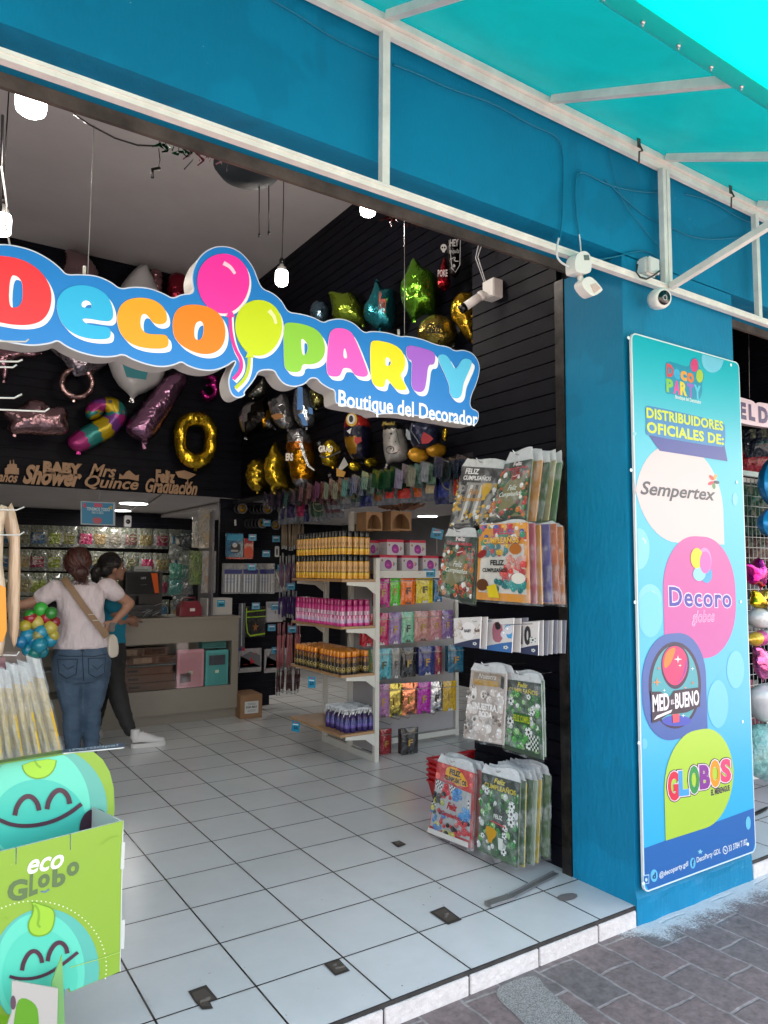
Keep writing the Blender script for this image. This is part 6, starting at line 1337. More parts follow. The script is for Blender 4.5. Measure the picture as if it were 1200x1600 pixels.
for k, (x, y) in enumerate(spots):
    if k == 0: sb.location = (x, y, .246); sb.rotation_euler.z = random.uniform(-1, 1)
    else: copy_tree(sb, (x, y, .246), random.uniform(-1.3, 1.3))
# foil bags with a letter F
GOLDL = '9c7820'
def fbag(px, ptop, pbot, wpx, c, label, Y=5.02, fc=GOLDL, foil_=False, depth=.05):
    a = aY(px-wpx/2, ptop, Y); b_ = aY(px+wpx/2, ptop, Y); d_ = aY(px, pbot, Y)
    z1, z0, x0, x1 = a.z, d_.z, a.x, b_.x
    r = root('banner_bag', label, 'banner bag', ((x0+x1)/2, Y, z0), 'letter banner bags hanging on the shelf unit')
    Q = Quad((x0, Y, z1), (x1, Y, z1-.002), (x1-.004, Y, z0+random.uniform(-.004, .004)), (x0+.004, Y, z0))
    g = MB(c); vs = []; m_ = 8
    for j in range(m_+1):
        for k in range(m_+1):
            s, t = k/m_, j/m_; vs.append(Q.P(s, t, .012*(math.sin(math.pi*s)*math.sin(math.pi*t))**.5+.004*noise.noise(Vector((s*6+px, t*8, 1)))))
    g.add(vs, [(j*(m_+1)+k, j*(m_+1)+k+1, (j+1)*(m_+1)+k+1, (j+1)*(m_+1)+k) for j in range(m_) for k in range(m_)], sm=True)
    g.box(x0+.006, x1-.006, Y+.004, Y+depth, z0+.01, z1-.008)
    g.obj('pouch', FOIL if foil_ else BAGM, r)
    g = MB(); text(g, Q, 'F', .36, .66, .64, .42, .016, fc, bold=.03)
    g.flat(Q, [[(.3, .98), (.4, .88), (.5, .95), (.6, .88), (.7, .98)]], .014, c='b8b8b8' if random.random() < .6 else '303030')
    g.obj('letter', PRINT, r)
    g = MB('909090'); g.flat(Q, [[(0, .185), (1, .185), (1, .205), (0, .205)]], .014, c='707070'); g.obj('seal_strip', PRINT, r)
ROWS = [
 (900, 949, [(598, 24, 'b8107c', 'magenta'), (616, 20, '48c020', 'lime green'), (637, 24, 'f07008', 'orange'), (663, 27, 'd8c808', 'yellow'), (684, 14, '1c70a0', 'blue')]),
 (958, 1008, [(575, 18, 'b82030', 'red'), (596, 24, 'b81858', 'crimson'), (617, 21, '8c6ca0', 'lavender'), (637, 21, '78b898', 'mint'), (660, 26, 'b88078', 'dusty pink'), (681, 19, 'c08088', 'rose'), (699, 18, '7c5c98', 'violet')]),
 (1014, 1062, [(580, 14, '64885c', 'sage green'), (599, 25, '48a4b0', 'aqua'), (618, 16, '7c7c78', 'silver grey'), (638, 24, '141414', 'black'), (667, 26, '202c70', 'navy blue'), (684, 12, '8c1838', 'dark red'), (712, 24, '10607c', 'teal')]),
 (1070, 1121, [(598, 22, 'a06898', 'mauve'), (617, 24, 'a09048', 'pale gold'), (640, 25, 'c07858', 'copper'), (662, 23, 'b008a0', 'purple'), (682, 20, 'a8a8a8', 'silver'), (702, 22, 'c8a010', 'mustard')]),
]
for ri, (t, b_, L) in enumerate(ROWS):
    for px, wp, c, nm in L:
        sh = -(px-598)*.10
        fbag(px, t+sh*.5, b_+sh, wp, c, '%s foil banner bag with a letter F in the %s row of hooks' % (nm, ('top', 'second', 'third', 'bottom')[ri]), Y=5.02+(px-598)*.0011, fc={'black': '98803c', 'silver': '241c1c', 'silver grey': '403c3c', 'orange': '302010', 'yellow': '3a3010', 'mint': '181c18', 'aqua': '3c3c18', 'lime green': 'a07028'}.get(nm, GOLDL), foil_=nm in ('pale gold', 'copper', 'silver'))
    y = 5.02; p = aY(598, t-6, 5.0)
fbag(640, 1139, 1179, 27, '100e0e', 'black foil banner bag with a letter F hanging near the floor', Y=4.98, fc='a08040'); fbag(603, 1140, 1182, 18, 'a01820', 'red foil banner bag seen through the end frame near the floor', Y=5.1)
for i, (x, y) in enumerate(((628, 903), (656, 899), (598, 905), (680, 1117), (625, 1125), (640, 1123), (612, 1133))):
    p = aY(x, y, 4.97); MB().tube([(p.x, 5.33, p.z), (p.x, 4.99, p.z), (p.x, 4.965, p.z+.018)], .0028, 6).obj('hook', STEEL, su)
# white machine boxes
def mbox(x, y, z, w, h, label, d=.17):
    r = root('machine_box', label, 'box', (x, y, z), 'white and pink balloon pump boxes')
    MB('b8b4b8').box(-w/2, w/2, 0, d, 0, h, 'b4b0b4').obj('carton', PAPER, r, local=True)
    S = Quad((-w/2, 0, h), (w/2, 0, h), (w/2, 0, 0), (-w/2, 0, 0)); g = MB(); g.flat(S, [[(0, 0), (1, 0), (1, .17), (0, .17)]], .001, c='b01838')
    g.flat(S, [chaikin([(.26, .44), (.46, .26), (.68, .42), (.72, .76), (.56, .93), (.28, .82)], 1)], .001, c='8c2884'); g.flat(S, [[(.38, .6), (.54, .58), (.54, .7), (.38, .72)]], .0015, c='c04890'); g.flat(S, [stroke([(.36, .45), (.5, .36), (.62, .42)], .04)], .0015, c='40205c')
    for a, b_, c in ((.8, .5, 'c08040'), (.87, .56, '4090a0'), (.8, .64, 'b84870'), (.12, .35, '7c5820')): g.flat(S, [ell(a, b_, .045, .08, 10)], .001, c=c)
    S2 = Quad((-w/2, d, h), (-w/2, 0, h), (-w/2, 0, 0), (-w/2, d, 0)); g.flat(S2, [[(0, 0), (1, 0), (1, .17), (0, .17)]], .001, c='a81838')
    for k in range(6): g.flat(S2, [[(.1, .3+k*.09), (.8-.1*(k % 3), .3+k*.09), (.8-.1*(k % 3), .32+k*.09), (.1, .32+k*.09)]], .001, c='8c888c')
    g.obj('printed_picture', PAPER, r, local=True)
for i, x in enumerate((607, 641, 673)): p = aY(x, 886, 4.99); mbox(p.x, 4.99, 1.501, .165, .128, ('left', 'middle', 'right')[i]+' pump box in the lower row on top of the shelf unit')
mbox(aY(702, 886, 4.99).x, 4.99, 1.501, .1, .128, 'narrow pump box end at the right of the lower row')
for i, x in enumerate((618, 653)): p = aY(x, 857, 5.0); mbox(p.x, 5.0, 1.63, .165, .128, ('left', 'right')[i]+' pump box of the upper row seen from the front')
for i, x in enumerate((550, 566, 583)): p = aY(x, 857, 5.12); mbox(p.x, 5.12, 1.63, .12, .12, 'pump box turned sideways above the yellow cans, '+('leftmost', 'middle', 'rightmost')[i]+' of three')
# kraft window boxes on top
KR = mat('kraft_board', (.30, .17, .08), .75, nscale=12, namt=.12)
def kraft(px, py, w, h, label, win=True, Y=5.12):
    p = aY(px, py, Y); r = root('kraft_box', label, 'box', p, 'kraft boxes on top of the shelf unit')
    S = Plane(p, 0); L = [(-w/2, 0), (w/2, 0), (w/2, h), (-w/2, h)]; e = [(x, min(max(y, .015), h-.02)) for x, y in ell(0, h*.18, w*.42, h*.68, 28)]
    MB().flat(S, [L, e], -.01, 0).obj('front', KR, r)
    g = MB(); g.box(p.x-w/2, p.x+w/2, Y+.15, Y+.16, p.z, p.z+h); g.box(p.x-w/2, p.x-w/2+.004, Y+.0105, Y+.15, p.z, p.z+h); g.box(p.x+w/2-.004, p.x+w/2, Y+.0105, Y+.15, p.z, p.z+h); g.box(p.x-w/2+.004, p.x+w/2-.004, Y+.0105, Y+.15, p.z+h-.004, p.z+h); g.obj('case', KR, r)
kraft(627, 829, .21, .165, 'kraft box with an arched window on top of the pump boxes', Y=5.1); kraft(585, 829, .16, .155, 'kraft box with a small window left of the arched window box', Y=5.12)
g = MB()
rd = random.Random(4); p = aY(620, 798, 5.18)
for k in range(230):
    a = rd.uniform(-1.2, 1.2); b_ = rd.uniform(-.4, .4); l = rd.uniform(.1, .24); q = p+Vector((rd.uniform(-.1, .12), rd.uniform(-.05, .05), 0)); d = Vector((math.sin(a), b_, math.cos(a)*.9)).normalized(); s = d.cross(Vector((0, 1, 0))).normalized()*.006
    g.add([q+d*l*.2-s, q+d*l*.2+s, q+d*l+s*.4+Vector((0, 0, -.02)), q+d*l-s*.4], [(0, 1, 2, 3)], rd.choice(('5c3c24', '4c2c18', '6c4830', '3c2414')))
g.obj('dried_plumes', MATTE, label='bunch of brown dried plumes standing on the kraft boxes', cat='dried plumes')
# ---------------------------------------------------------------- price tags
def tag_card(px, py, w, h, Y, label, tilt=0, txt='$20', stick=None, X=None):
    p = aX(px, py, X) if X else aY(px, py, Y); r = root('price_tag', label, 'price tag', p, 'blue price tags')
    a = R(tilt); L = [(x*math.cos(a)-y*math.sin(a), x*math.sin(a)+y*math.cos(a)) for x, y in ((-w/2, -h/2), (w/2, -h/2), (w/2, h/2), (-w/2, h/2))]
    S = Plane(p, -20 if not X else -60); MB('1c84a8').flat(S, [L], -.0015, 0, c='1c84a8').obj('card', PRINT, r)
    g = MB('103048'); text(g, S, txt, -w*.25, -h*.3, w*.28, -h*.0, .001, '0c2840', bold=.03); g.flat(S, [[(-w*.36, h*.12), (w*.36, h*.12), (w*.36, h*.22), (-w*.36, h*.22)]], .001, c='c8dce0'); g.flat(S, [[(-w*.2, h*.32), (w*.2, h*.32), (w*.2, h*.42), (-w*.2, h*.42)]], .001, c='c04858'); g.obj('print', PRINT, r)
    if stick: MB('a0a0a0').tube([p-Vector((0, -.004, h*.4)), p-Vector((0, -.004, stick))], .003, 6).obj('stick', PLAS, r)
tag_card(683, 834, .105, .085, 4.95, 'blue price tag on a stick to the right of the pump boxes', -12, '$230', .17)
tag_card(671, 895, .105, .07, 4.96, 'blue price tag clipped under the top shelf above the yellow bag', 0, '$1 $5')
tag_card(487, 1066, .07, .09, 0, 'blue price tag hanging from the third can shelf', 0, '$5', X=2.843)
tag_card(462, 1135, .08, .09, 0, 'blue price tag on the far corner of the lowest can shelf', -5, '$5', X=2.843)

# ================================================================ COUNTER
LAM = mat('counter_laminate', (.20, .175, .14), .42, nscale=2, namt=.05)
CY = 7.15
ct = root('sales_counter', 'beige sales counter with glazed front windows showing boxes', 'counter', (1.4, CY, 0))
MB().box(-1.0, 2.94, CY-.02, CY+.55, 1.005, 1.03, bev=.003).obj('counter_top', LAM, ct)
g = MB(); g.box(-1.0, 2.93, CY, CY+.03, .78, 1.004); g.box(-1.0, 2.93, CY, CY+.03, .10, .335); 
for x in (-1.0, .10, 1.52, 2.86): g.box(x, x+.07, CY+.0, CY+.03, .336, .779)
g.obj('front_frame', LAM, ct)
g = MB(); g.box(2.90, 2.93, CY+.031, CY+.55, .0, 1.004); g.box(-1.0, 2.90, CY+.5, CY+.53, .0, 1.004); g.box(-1, 2.899, CY+.031, CY+.499, .30, .32); g.obj('carcass', LAM, ct)
MB().box(-1.0, 2.90, CY+.04, CY+.06, 0, .099).obj('plinth', LAM, ct)
MB().box(-1.0, 2.88, CY+.12, CY+.48, .56, .57).obj('glass_shelf', mat('glass_edge', (.3, .38, .38), .1, alpha=.5), ct)
gm, gnt, gb = newmat('window_glass'); go = gnt.nodes['Material Output']; t_ = N(gnt, 'ShaderNodeBsdfTransparent'); gl_ = N(gnt, 'ShaderNodeBsdfGlossy', Roughness=.05); mxg = N(gnt, 'ShaderNodeMixShader'); mxg.inputs[0].default_value = .035
gnt.links.new(t_.outputs[0], mxg.inputs[1]); gnt.links.new(gl_.outputs[0], mxg.inputs[2]); gnt.links.new(mxg.outputs[0], go.inputs['Surface'])
for x0, x1 in ((.171, 1.519), (1.591, 2.859)): MB().box(x0, x1, CY+.012, CY+.016, .336, .779).obj('glass_pane', gm, ct)
BR = '5c3c28'
def cbox(x0, x1, y0, z0, z1, c, name, label, cat='box', group=None, d=.12, m=None):
    r = root(name, label, cat, ((x0+x1)/2, y0, z0), group); w = x1-x0; h = z1-z0
    MB(c).box(-w/2, w/2, 0, d, 0, h, c, bev=.002).obj('carton', m or PAPER, r, local=True); return r, w, h, d
for i, (x0, x1, z0, z1, wn) in enumerate(((1.64, 1.88, .575, .65, 1), (1.885, 2.12, .575, .65, 1), (2.125, 2.36, .575, .65, 0), (1.72, 1.98, .655, .735, 1), (1.985, 2.25, .655, .735, 0))):
    r, w, h, d = cbox(x0, x1, CY+.14, z0, z1, '5c4030', 'brown_box', ('brown box on the glass shelf, lower left', 'brown box on the glass shelf, lower middle', 'brown box on the glass shelf, lower right', 'brown window box on the upper left of the glass shelf stack', 'plain brown box on the upper right of the glass shelf stack')[i], group='brown boxes inside the counter')
    g = MB('a09080'); g.box(-w*.38, w*.38, -.002, -.0005, h*.15, h*.85, '9c8470' if wn else '503424'); g.obj('window', BAGM, r, local=True)
for i in range(3):
    r, w, h, d = cbox(1.62+.0*i, 2.34-.02*i, CY+.15, .321+.078*i, .395+.078*i, '5c4030', 'brown_box', 'long brown box under the glass shelf, %s of three' % ('lowest', 'middle', 'uppermost')[i], group='brown boxes inside the counter')
    MB('2c1c14').box(-.1, .0, -.002, -.0003, h*.35, h*.65, '2c1c14').obj('label', PAPER, r, local=True)
for x0, x1, z0, z1, c, c2, nm in ((2.33, 2.60, .321, .70, 'c08890', '54464a', 'pink'), (2.62, 2.86, .321, .68, '4c9c98', '3c4048', 'teal')):
    r, w, h, d = cbox(x0, x1, CY+.09, z0, z1, c, 'gift_box', nm+' gift box with a dark window standing in the counter window', d=.04); g = MB()
    S = Quad((-w/2, 0, h), (w/2, 0, h), (w/2, 0, 0), (-w/2, 0, 0)); a = tuple(x*.8 for x in col(c)); g.flat(S, [[(.08, .08), (.92, .08), (.92, .94), (.08, .94)]], .001, c=a)
    g.flat(S, [[(.14, .14), (.86, .14), (.86, .42), (.14, .42)]] if nm == 'teal' else [[(.1, .62), (.5, .6), (.52, .84), (.1, .86)]], .0015, c=c2); g.flat(S, [[(.42, .56), (.58, .56), (.58, .64), (.42, .64)]], .0015, c='b8c0a8'); g.obj('window', PRINT, r, local=True)
for i in range(4):
    cbox(2.60, 2.86, CY+.16, .69+.022*i, .708+.022*i, '3c7c78', 'gift_box', 'flat teal gift box, %s of the stack above the standing teal box' % ('lowest', 'second', 'third', 'topmost')[i], group='flat teal boxes inside the counter')
for i, (x0, x1, z0, z1, c, lb) in enumerate(((.60, .84, .44, .56, '2c2c30', 'dark box in the left counter window'), (.86, 1.04, .46, .6, 'a8909c', 'pale pink box in the left counter window'), (.62, .80, .60, .72, 'b07888', 'rose coloured box on top in the left counter window'), (1.38, 1.50, .33, .60, '2c7830', 'bright green box in the left counter window beside the woman in jeans'))):
    cbox(x0, x1, CY+.1, z0, z1, c, 'stock_box', lb)
# items on the counter
p = aY(298, 966, 7.25)
r = root('pump_case', 'small dark red electric balloon pump with a carry handle on the counter', 'balloon pump', (p.x, 7.25, 1.031))
MB('6c1424').add([(-.115, 0, 0), (.115, 0, 0), (.115, 0, .09), (.08, 0, .15), (-.08, 0, .15), (-.115, 0, .09), (-.115, .12, 0), (.115, .12, 0), (.115, .12, .09), (.08, .12, .15), (-.08, .12, .15), (-.115, .12, .09)], [(5,4,3,2,1,0), (6,7,8,9,10,11), (0,1,7,6), (1,2,8,7), (2,3,9,8), (3,4,10,9), (4,5,11,10), (5,0,6,11)], '6c1424').obj('pump_body', PLAS, r, local=True)
MB('4c0c18').tube([(-.07, .06, .145), (-.06, .06, .185), (.06, .06, .185), (.07, .06, .145)], .01, 8, '4c0c18').obj('handle', PLAS, r, local=True)
MB('c8c0bc').box(-.01, .04, -.003, -.0005, .05, .08, 'c8c0bc').obj('sticker', PRINT, r, local=True)
p = aY(343, 965, 7.28); r = root('storage_box', 'grey white cardboard box with a blue tag on the counter end', 'box', (p.x, 7.28, 1.031)); MB('a8a4a0').box(-.135, .135, 0, .22, 0, .175, 'a8a4a0', bev=.002).obj('carton', PAPER, r, local=True)
g = MB(); g.box(-.03, .055, -.003, -.0005, .085, .155, '1c84a0'); g.box(-.01, .04, -.0045, -.0031, .10, .115, '0c3044'); g.box(-.02, .045, -.0045, -.0031, .135, .142, 'b8d0d4'); g.obj('tag', PRINT, r, local=True)
# monitor
p = aY(224, 915, 7.45); r = root('computer_monitor', 'black computer monitor showing an orange stripe, on the counter', 'monitor', (p.x, 7.45, 1.031))
zb_ = aY(224, 931, 7.45).z-1.031; zt_ = aY(224, 893, 7.45).z-1.031; w = .17
MB('0c0c0e').box(-w, w, 0, .03, zb_, zt_, '0c0c0e', bev=.004).obj('casing', PLAS, r, local=True)
S = Quad((-w+.008, -.001, zt_-.01), (w-.008, -.001, zt_-.01), (w-.008, -.001, zb_+.015), (-w+.008, -.001, zb_+.015)); g = MB(); g.flat(S, [[(0, 0), (1, 0), (1, 1), (0, 1)]], .0, c='16181a'); g.flat(S, [[(.72, .03), (.92, .03), (.99, .95), (.86, .95)]], .001, c='c05018'); text(g, S, 'LIST', .42, .3, .58, .2, .001, '9a9aa0', bold=.02); g.flat(S, [[(.4, .55), (.6, .55), (.6, .57), (.4, .57)]], .001, c='505058')
g.obj('screen', mat('screen', rough=.2, attr=True, spec=.4), r, local=True)
g = MB('101012'); g.box(-.03, .03, .03, .05, .01, zb_+.05, '101012'); g.box(-.12, .12, -.03, .12, 0, .012, '101012'); g.obj('stand', PLAS, r, local=True)
p = aY(228, 893, 7.5); r = root('receipt_printer', 'pale grey receipt printer on top behind the monitor', 'printer', (p.x, 7.66, aY(228, 894, 7.5).z)); MB('a8b0ac').box(-.09, .09, -.06, .08, 0, .06, '98a09c', bev=.008).obj('casing', PLAS, r, local=True); MB('c8ccc4').box(-.07, .05, -.062, -.0605, .02, .026, '303030').obj('paper_slot', PLAS, r, local=True)
MB(BR).box(p.x-.2, p.x+.2, 7.6, 7.78, 1.031, aY(228, 894, 7.5).z-.002, '201c1c').obj('printer_shelf', PLAS, label='dark shelf box under the pale receipt printer behind the monitor', cat='shelf')
p = aY(212, 948, 7.3); g = MB('0c0c0e'); g.box(p.x-.16, p.x+.16, 7.28, 7.5, 1.031, 1.10, '0c0c0e', bev=.01); g.box(p.x-.12, p.x+.2, 7.32, 7.5, 1.101, 1.15, '101014', bev=.01); g.obj('cash_drawer', PLAS, label='black cash drawer and equipment on the counter below the monitor', cat='cash drawer')
g = MB('303034')
rd = random.Random(9)
for k in range(12): a = rd.uniform(-.03, .12); g.bar((p.x+.05+a, 7.25, 1.04+k*.004), (p.x+.12+a, 7.26, 1.07+k*.004), .01, .004, rd.choice(('8c8c90', '303034', '606468')))
g.obj('pen_bundle', PLAS, label='loose bundle of grey and black pens lying on the counter', cat='pens')
g = MB('181818'); P = [aY(x, y, 7.5) for x, y in ((235, 948), (255, 942), (262, 950), (262, 962))]; g.tube(P, .004, 6, '7c7c78'); g.obj('grey_cable', PLAS, label='grey cable looping behind the cash drawer on the counter', cat='cable')
# cardboard box on the floor
p0 = aZ(372, 1121, 0); r = root('cardboard_box', 'brown cardboard box with a white printed label on the floor at the counter end', 'box', (3.03, 7.02, 0), rz=R(-4))
MB().box(-.115, .115, 0, .33, 0, .235, bev=.003).obj('carton', mat('carton_brown', (.22, .115, .055), .75, nscale=8, namt=.1), r, local=True)
S = Quad((-.07, 0, .17), (.075, 0, .17), (.075, 0, .05), (-.07, 0, .05)); g = MB(); g.flat(S, [[(0, 0), (1, 0), (1, 1), (0, 1)]], .001, c='b4b4b0'); text(g, S, 'ELBA MAX', .1, .56, .9, .38, .0015, '181818', bold=.03); 
for k in (.15, .25, .7, .8): g.flat(S, [[(.2, k), (.8, k), (.8, k+.04), (.2, k+.04)]], .0015, c='707070')
g.obj('paper_label', PRINT, r, local=True)

# ================================================================ BACK ROOM BAGS
rdb = random.Random(12)
def pouch(center, w, h, c, label, group, face=0, band=None, lab='5c6050', name='balloon_bag', cat='balloon bag', tilt=0, ring=True):
    r = root(name, label, cat, center, group, rz=face)
    S = Plane((0, 0, 0), 0); g = MB(c); m_ = 6; vs = []; sd = rdb.random()*50
    for j in range(m_+1):
        for k in range(m_+1):
            s, t = k/m_, j/m_; e = (math.sin(math.pi*s)*math.sin(math.pi*t))**.5 if 0 < s < 1 and 0 < t < 1 else 0
            vs.append(S.P((s-.5)*w*(1+.05*math.sin(t*9+sd)), (t-1)*h, e*.03+.012*noise.noise(Vector((s*4+sd, t*5, sd)))))
    for j in range(m_):
        for k in range(m_):
            t = 1-j/m_
            cc = band if (band and .42 < t < .95 and 0 < k < m_-1) else (lab if band and t <= .42 and j > 3 and k % 2 else c)
            g.add([vs[j*(m_+1)+k], vs[j*(m_+1)+k+1], vs[(j+1)*(m_+1)+k+1], vs[(j+1)*(m_+1)+k]], [(0, 1, 2, 3)], cc, sm=True)
    o = g.obj('pouch', BAGM, r, local=True); weld(o)
    if ring and rdb.random() < .62:
        g = MB(); cx, cy = w*.08, -h*.45; g.flat(S, [ell(cx, cy, w*.29, h*.23, 18), ell(cx, cy, w*.25, h*.2, 18)], .042, c='6c6c58'); g.flat(S, [[(cx-w*.2, cy-h*.0), (cx+w*.2, cy-h*.0), (cx+w*.2, cy+h*.05), (cx-w*.2, cy+h*.05)]], .043, c='6a6a5c')
        g.obj('round_label', PRINT, r, local=True)
    return r
SV = '5a5e5a'
cols1 = [(SV, '1c4c64', 'blue'), (SV, '54543a', 'olive'), (SV, '244c6c', 'blue and silver'), ('747866', '6c7828', 'yellow green'), (SV, '5c5c28', 'moss green'), (SV, '8c1c48', 'crimson'), ('6c6c62', '74603c', 'bronze'), ('7c7c78', '605c50', 'silver'), (SV, '5c3c38', 'brown'), ('74746c', '70643c', 'gold and silver'), (SV, '6c2038', 'dark red')]
for row, (ty, hpx) in enumerate(((819, 33), (857, 32), (894, 34), (932, 32))):
    for i in range(12):
        px = 12+i*24.2+rdb.uniform(-2, 2)
        if row == 3 and px > 60 and px < 110: continue
        c, b_, nm = cols1[(i*(1 if row == 0 else 3+row)+row*2) % len(cols1)] if row else cols1[i % 11]
        ty2 = ty + (3 if row < 2 else 2)*i*.25
        p = aY(px, ty2, 10.55); pouch((p.x, 10.55, p.z), .235+rdb.uniform(-.02, .03), hpx*.0088, c, '%s bag, %s from the left, %s row behind the counter' % (nm, ('first', 'second', 'third', 'fourth', 'fifth', 'sixth', 'seventh', 'eighth', 'ninth', 'tenth', 'eleventh', 'twelfth')[i], ('top', 'second', 'third', 'fourth')[row]), 'balloon bags on the back room wall', band=b_, face=rdb.uniform(-.12, .12))
for i, (x, y, c, nm) in enumerate(((286, 835, '1c2424', 'black and mint'), (294, 828, '243030', 'dark grey'), (276, 850, '5c605c', 'silver'), (290, 860, '606860', 'pale grey'), (277, 880, '2c6858', 'teal green'), (292, 882, '305048', 'dark teal'), (276, 905, '24605c', 'deep teal'), (290, 905, '4c5050', 'smoke grey'), (282, 928, '3c4444', 'grey'))):
    p = aY(x, y, 10.3); pouch((p.x, 10.3, p.z), .22, .22, c, nm+' balloon bag in the dark corner right of the rows behind the counter', 'balloon bags in the dark corner', band=None, ring=False)
# blue notice hanging from the lintel
p = aY(153, 803, 7.45); NP = Plane(p, 0); r = root('hanging_notice', 'blue printed notice in a clear frame hanging from the lintel by a chain', 'notice', p); 
def npx(L): return [NP.px(*q) for q in z3(L, 0, 680)]
MB('a8b8bc').flat(NP, [npx([(378, 308), (540, 316), (540, 424), (378, 418)])], -.004, 0, c='98a8b0').obj('frame', PRINT, r)
g = MB(); g.flat(NP, [npx([(384, 313), (530, 320), (530, 419), (384, 413)])], .001, c='1c78a4'); g.flat(NP, [npx(chaikin([(432, 385), (480, 388), (475, 415), (438, 414)], 1))], .0015, c='a85060'); g.flat(NP, [npx([(390, 320), (402, 318), (404, 340), (390, 338)])], .0015, c='b03c50'); g.flat(NP, [npx([(440, 318), (480, 322), (478, 338), (440, 336)])], .0015, c='b84868'); g.flat(NP, [npx([(505, 340), (525, 330), (525, 350)])], .0015, c='b0a040')
pxtext(g, NP, 'TENEMOS TODO', *z3([(405, 352)], 0, 680)[0], *z3([(515, 342)], 0, 680)[0], .002, 'b8d0d8', bold=.03); pxtext(g, NP, 'PARA TU FIESTA', *z3([(430, 368)], 0, 680)[0], *z3([(485, 358)], 0, 680)[0], .002, 'a8c4cc', bold=.02)
g.obj('print', PRINT, r)
MB('8c8c8c').tube([aY(154, 765, 7.45), aY(156, 775, 7.45), aY(153, 784, 7.45)], .006, 6, '8c8c8c').obj('chain', PLAS, r)
# small camera below the low ceiling
p = aY(200, 815, 9.6); r = root('security_camera', 'small white security camera under the low ceiling behind the counter', 'security camera', p); MB('98989a').box(-.045, .045, 0, .06, -.07, .08, '98989a', bev=.01).obj('housing', PLAS, r, local=True); MB('08080a').lathe([(.028, 0), (.028, .01), (0, .012)], (0, -.001, .0), 14, c='08080a', axis=(0, -1, 0)).obj('lens', GLOSS, r, local=True)
MB('8c8c88').tube([aZ(252, 773, 2.305), aZ(235, 785, 2.305), aZ(206, 795, 2.305)], .008, 6, '707070').obj('cable_duct', PLAS, label='grey cable running under the low ceiling to the round lights', cat='cable')

# ================================================================ WOODEN WORDS
MDF = mat('laser_cut_mdf', (.42, .26, .15), .6, nscale=10, namt=.1)
WP = Plane((1.5, 7.53, 2.4))
def word(parts, label):
    g = MB('a08060')
    cs = []
    for txt, x0, y0, x1, y1, bold, shear in parts:
        (a0, b0) = WP.px(x0, y0); (a1, b1) = WP.px(x1, y1); (ax, by) = WP.px(x1, y0); (a2, b2) = WP.px(x0, y0)
        ht = WP.px(x0, y0-(y0-y1))[1]-b0
        text(g, WP, txt, a0, b0, a1, b0+ht, .012, 'a08060', bold=bold, shear=shear, thick=.006)
    return g.obj('wooden_word', MDF, label=label, cat='wooden sign', group='laser cut wooden words over the counter')
o6 = lambda x, y: (x/3, y/3+680)
def W_(txt, x0, yb, x1, yt, bold=.02, shear=.3): a = o6(x0, yb); b_ = o6(x1, yt); return (txt, a[0], a[1], b_[0], b_[1], bold, shear)
w1 = word([W_('BABY', 200, 180, 385, 120, .07, 0), W_('Shower', 105, 228, 385, 135, .045, .35)], 'wooden cut-out words reading Baby Shower')
w2 = word([W_('Mrs', 418, 192, 545, 132, .025, .35), W_('Quince', 395, 252, 650, 185, .02, .3)], 'wooden cut-out words reading Mrs Quince with a small crown')
w3 = word([W_('Feliz', 728, 222, 820, 160, .06, .0), W_('Graduación', 680, 268, 925, 200, .03, .35)], 'wooden cut-out words reading Feliz Graduación with a mortarboard')
w4 = word([W_('años', -10, 218, 85, 172, .03, .35)], 'wooden cut-out word años with a birthday cake at the left edge')
def wshape(L, par, name): 
    g = MB(); g.flat(WP, [[WP.px(*o6(*p)) for p in L]], .006, .013); o = g.obj(name, MDF, par)
wshape([(820, 172), (862, 165), (918, 185), (880, 208), (835, 198)], w3, 'mortarboard'); wshape(stroke([(878, 205), (880, 240)], 4), w3, 'tassel')
wshape([(556, 205), (560, 180), (575, 192), (590, 172), (605, 165), (620, 178), (635, 190), (650, 185), (648, 215), (600, 205)], w2, 'crown')
wshape([(22, 180), (22, 155), (32, 152), (34, 138), (44, 136), (46, 118), (50, 118), (51, 135), (60, 134), (60, 116), (64, 116), (66, 134), (78, 138), (78, 152), (88, 156), (88, 185)], w4, 'cake')

# ================================================================ GOODS ON THE SLATTED COLUMN
cp = lambda x, y, Y=7.5: aY(x, y, Y)
z7 = lambda x, y: (x/4.325+280, y/4.325+760)
def tape(zx, zy, r_, n, dirx, label, Y=7.5):
    x, y = z7(zx, zy); p = aY(x, y, Y); r = root('tape_roll', label, 'ribbon roll', p, 'ribbon rolls on hooks of the black column')
    for k in range(n):
        g = MB(); q = Vector((-.028*k*dirx, .03*k, 0)); c = '4a4a4c'
        g.lathe([(r_, 0), (r_, .02), (r_*.82, .024), (r_*.8, .0), (r_, 0)], q, 20, c='6c6c6c' if k == 0 else '2c2c30', axis=(0, -1, 0)); g.obj('rim', PLAS, r, local=True)
    g = MB(); g.lathe([(r_*.8, .012), (0, .013)], (0, 0, 0), 20, c='a87c10', axis=(0, -1, 0)); S = Plane((0, 0, 0)); g.flat(S, [ell(-r_*.1, r_*.1, r_*.4, r_*.3, 12)], .016, c='181408'); g.obj('core_label', PLAS, r, local=True)
tape(424, 150, .056, 2, 1, 'upper left ribbon roll with yellow core on the column'); tape(594, 152, .056, 5, 1, 'upper middle ribbon roll with yellow core, first of several on its hook'); tape(688, 158, .05, 1, 1, 'upper right ribbon roll with yellow core on the column'); tape(560, 250, .054, 5, 1, 'lower left ribbon roll partly hidden by a blue tag'); tape(650, 262, .052, 1, 1, 'lower right ribbon roll with yellow core')
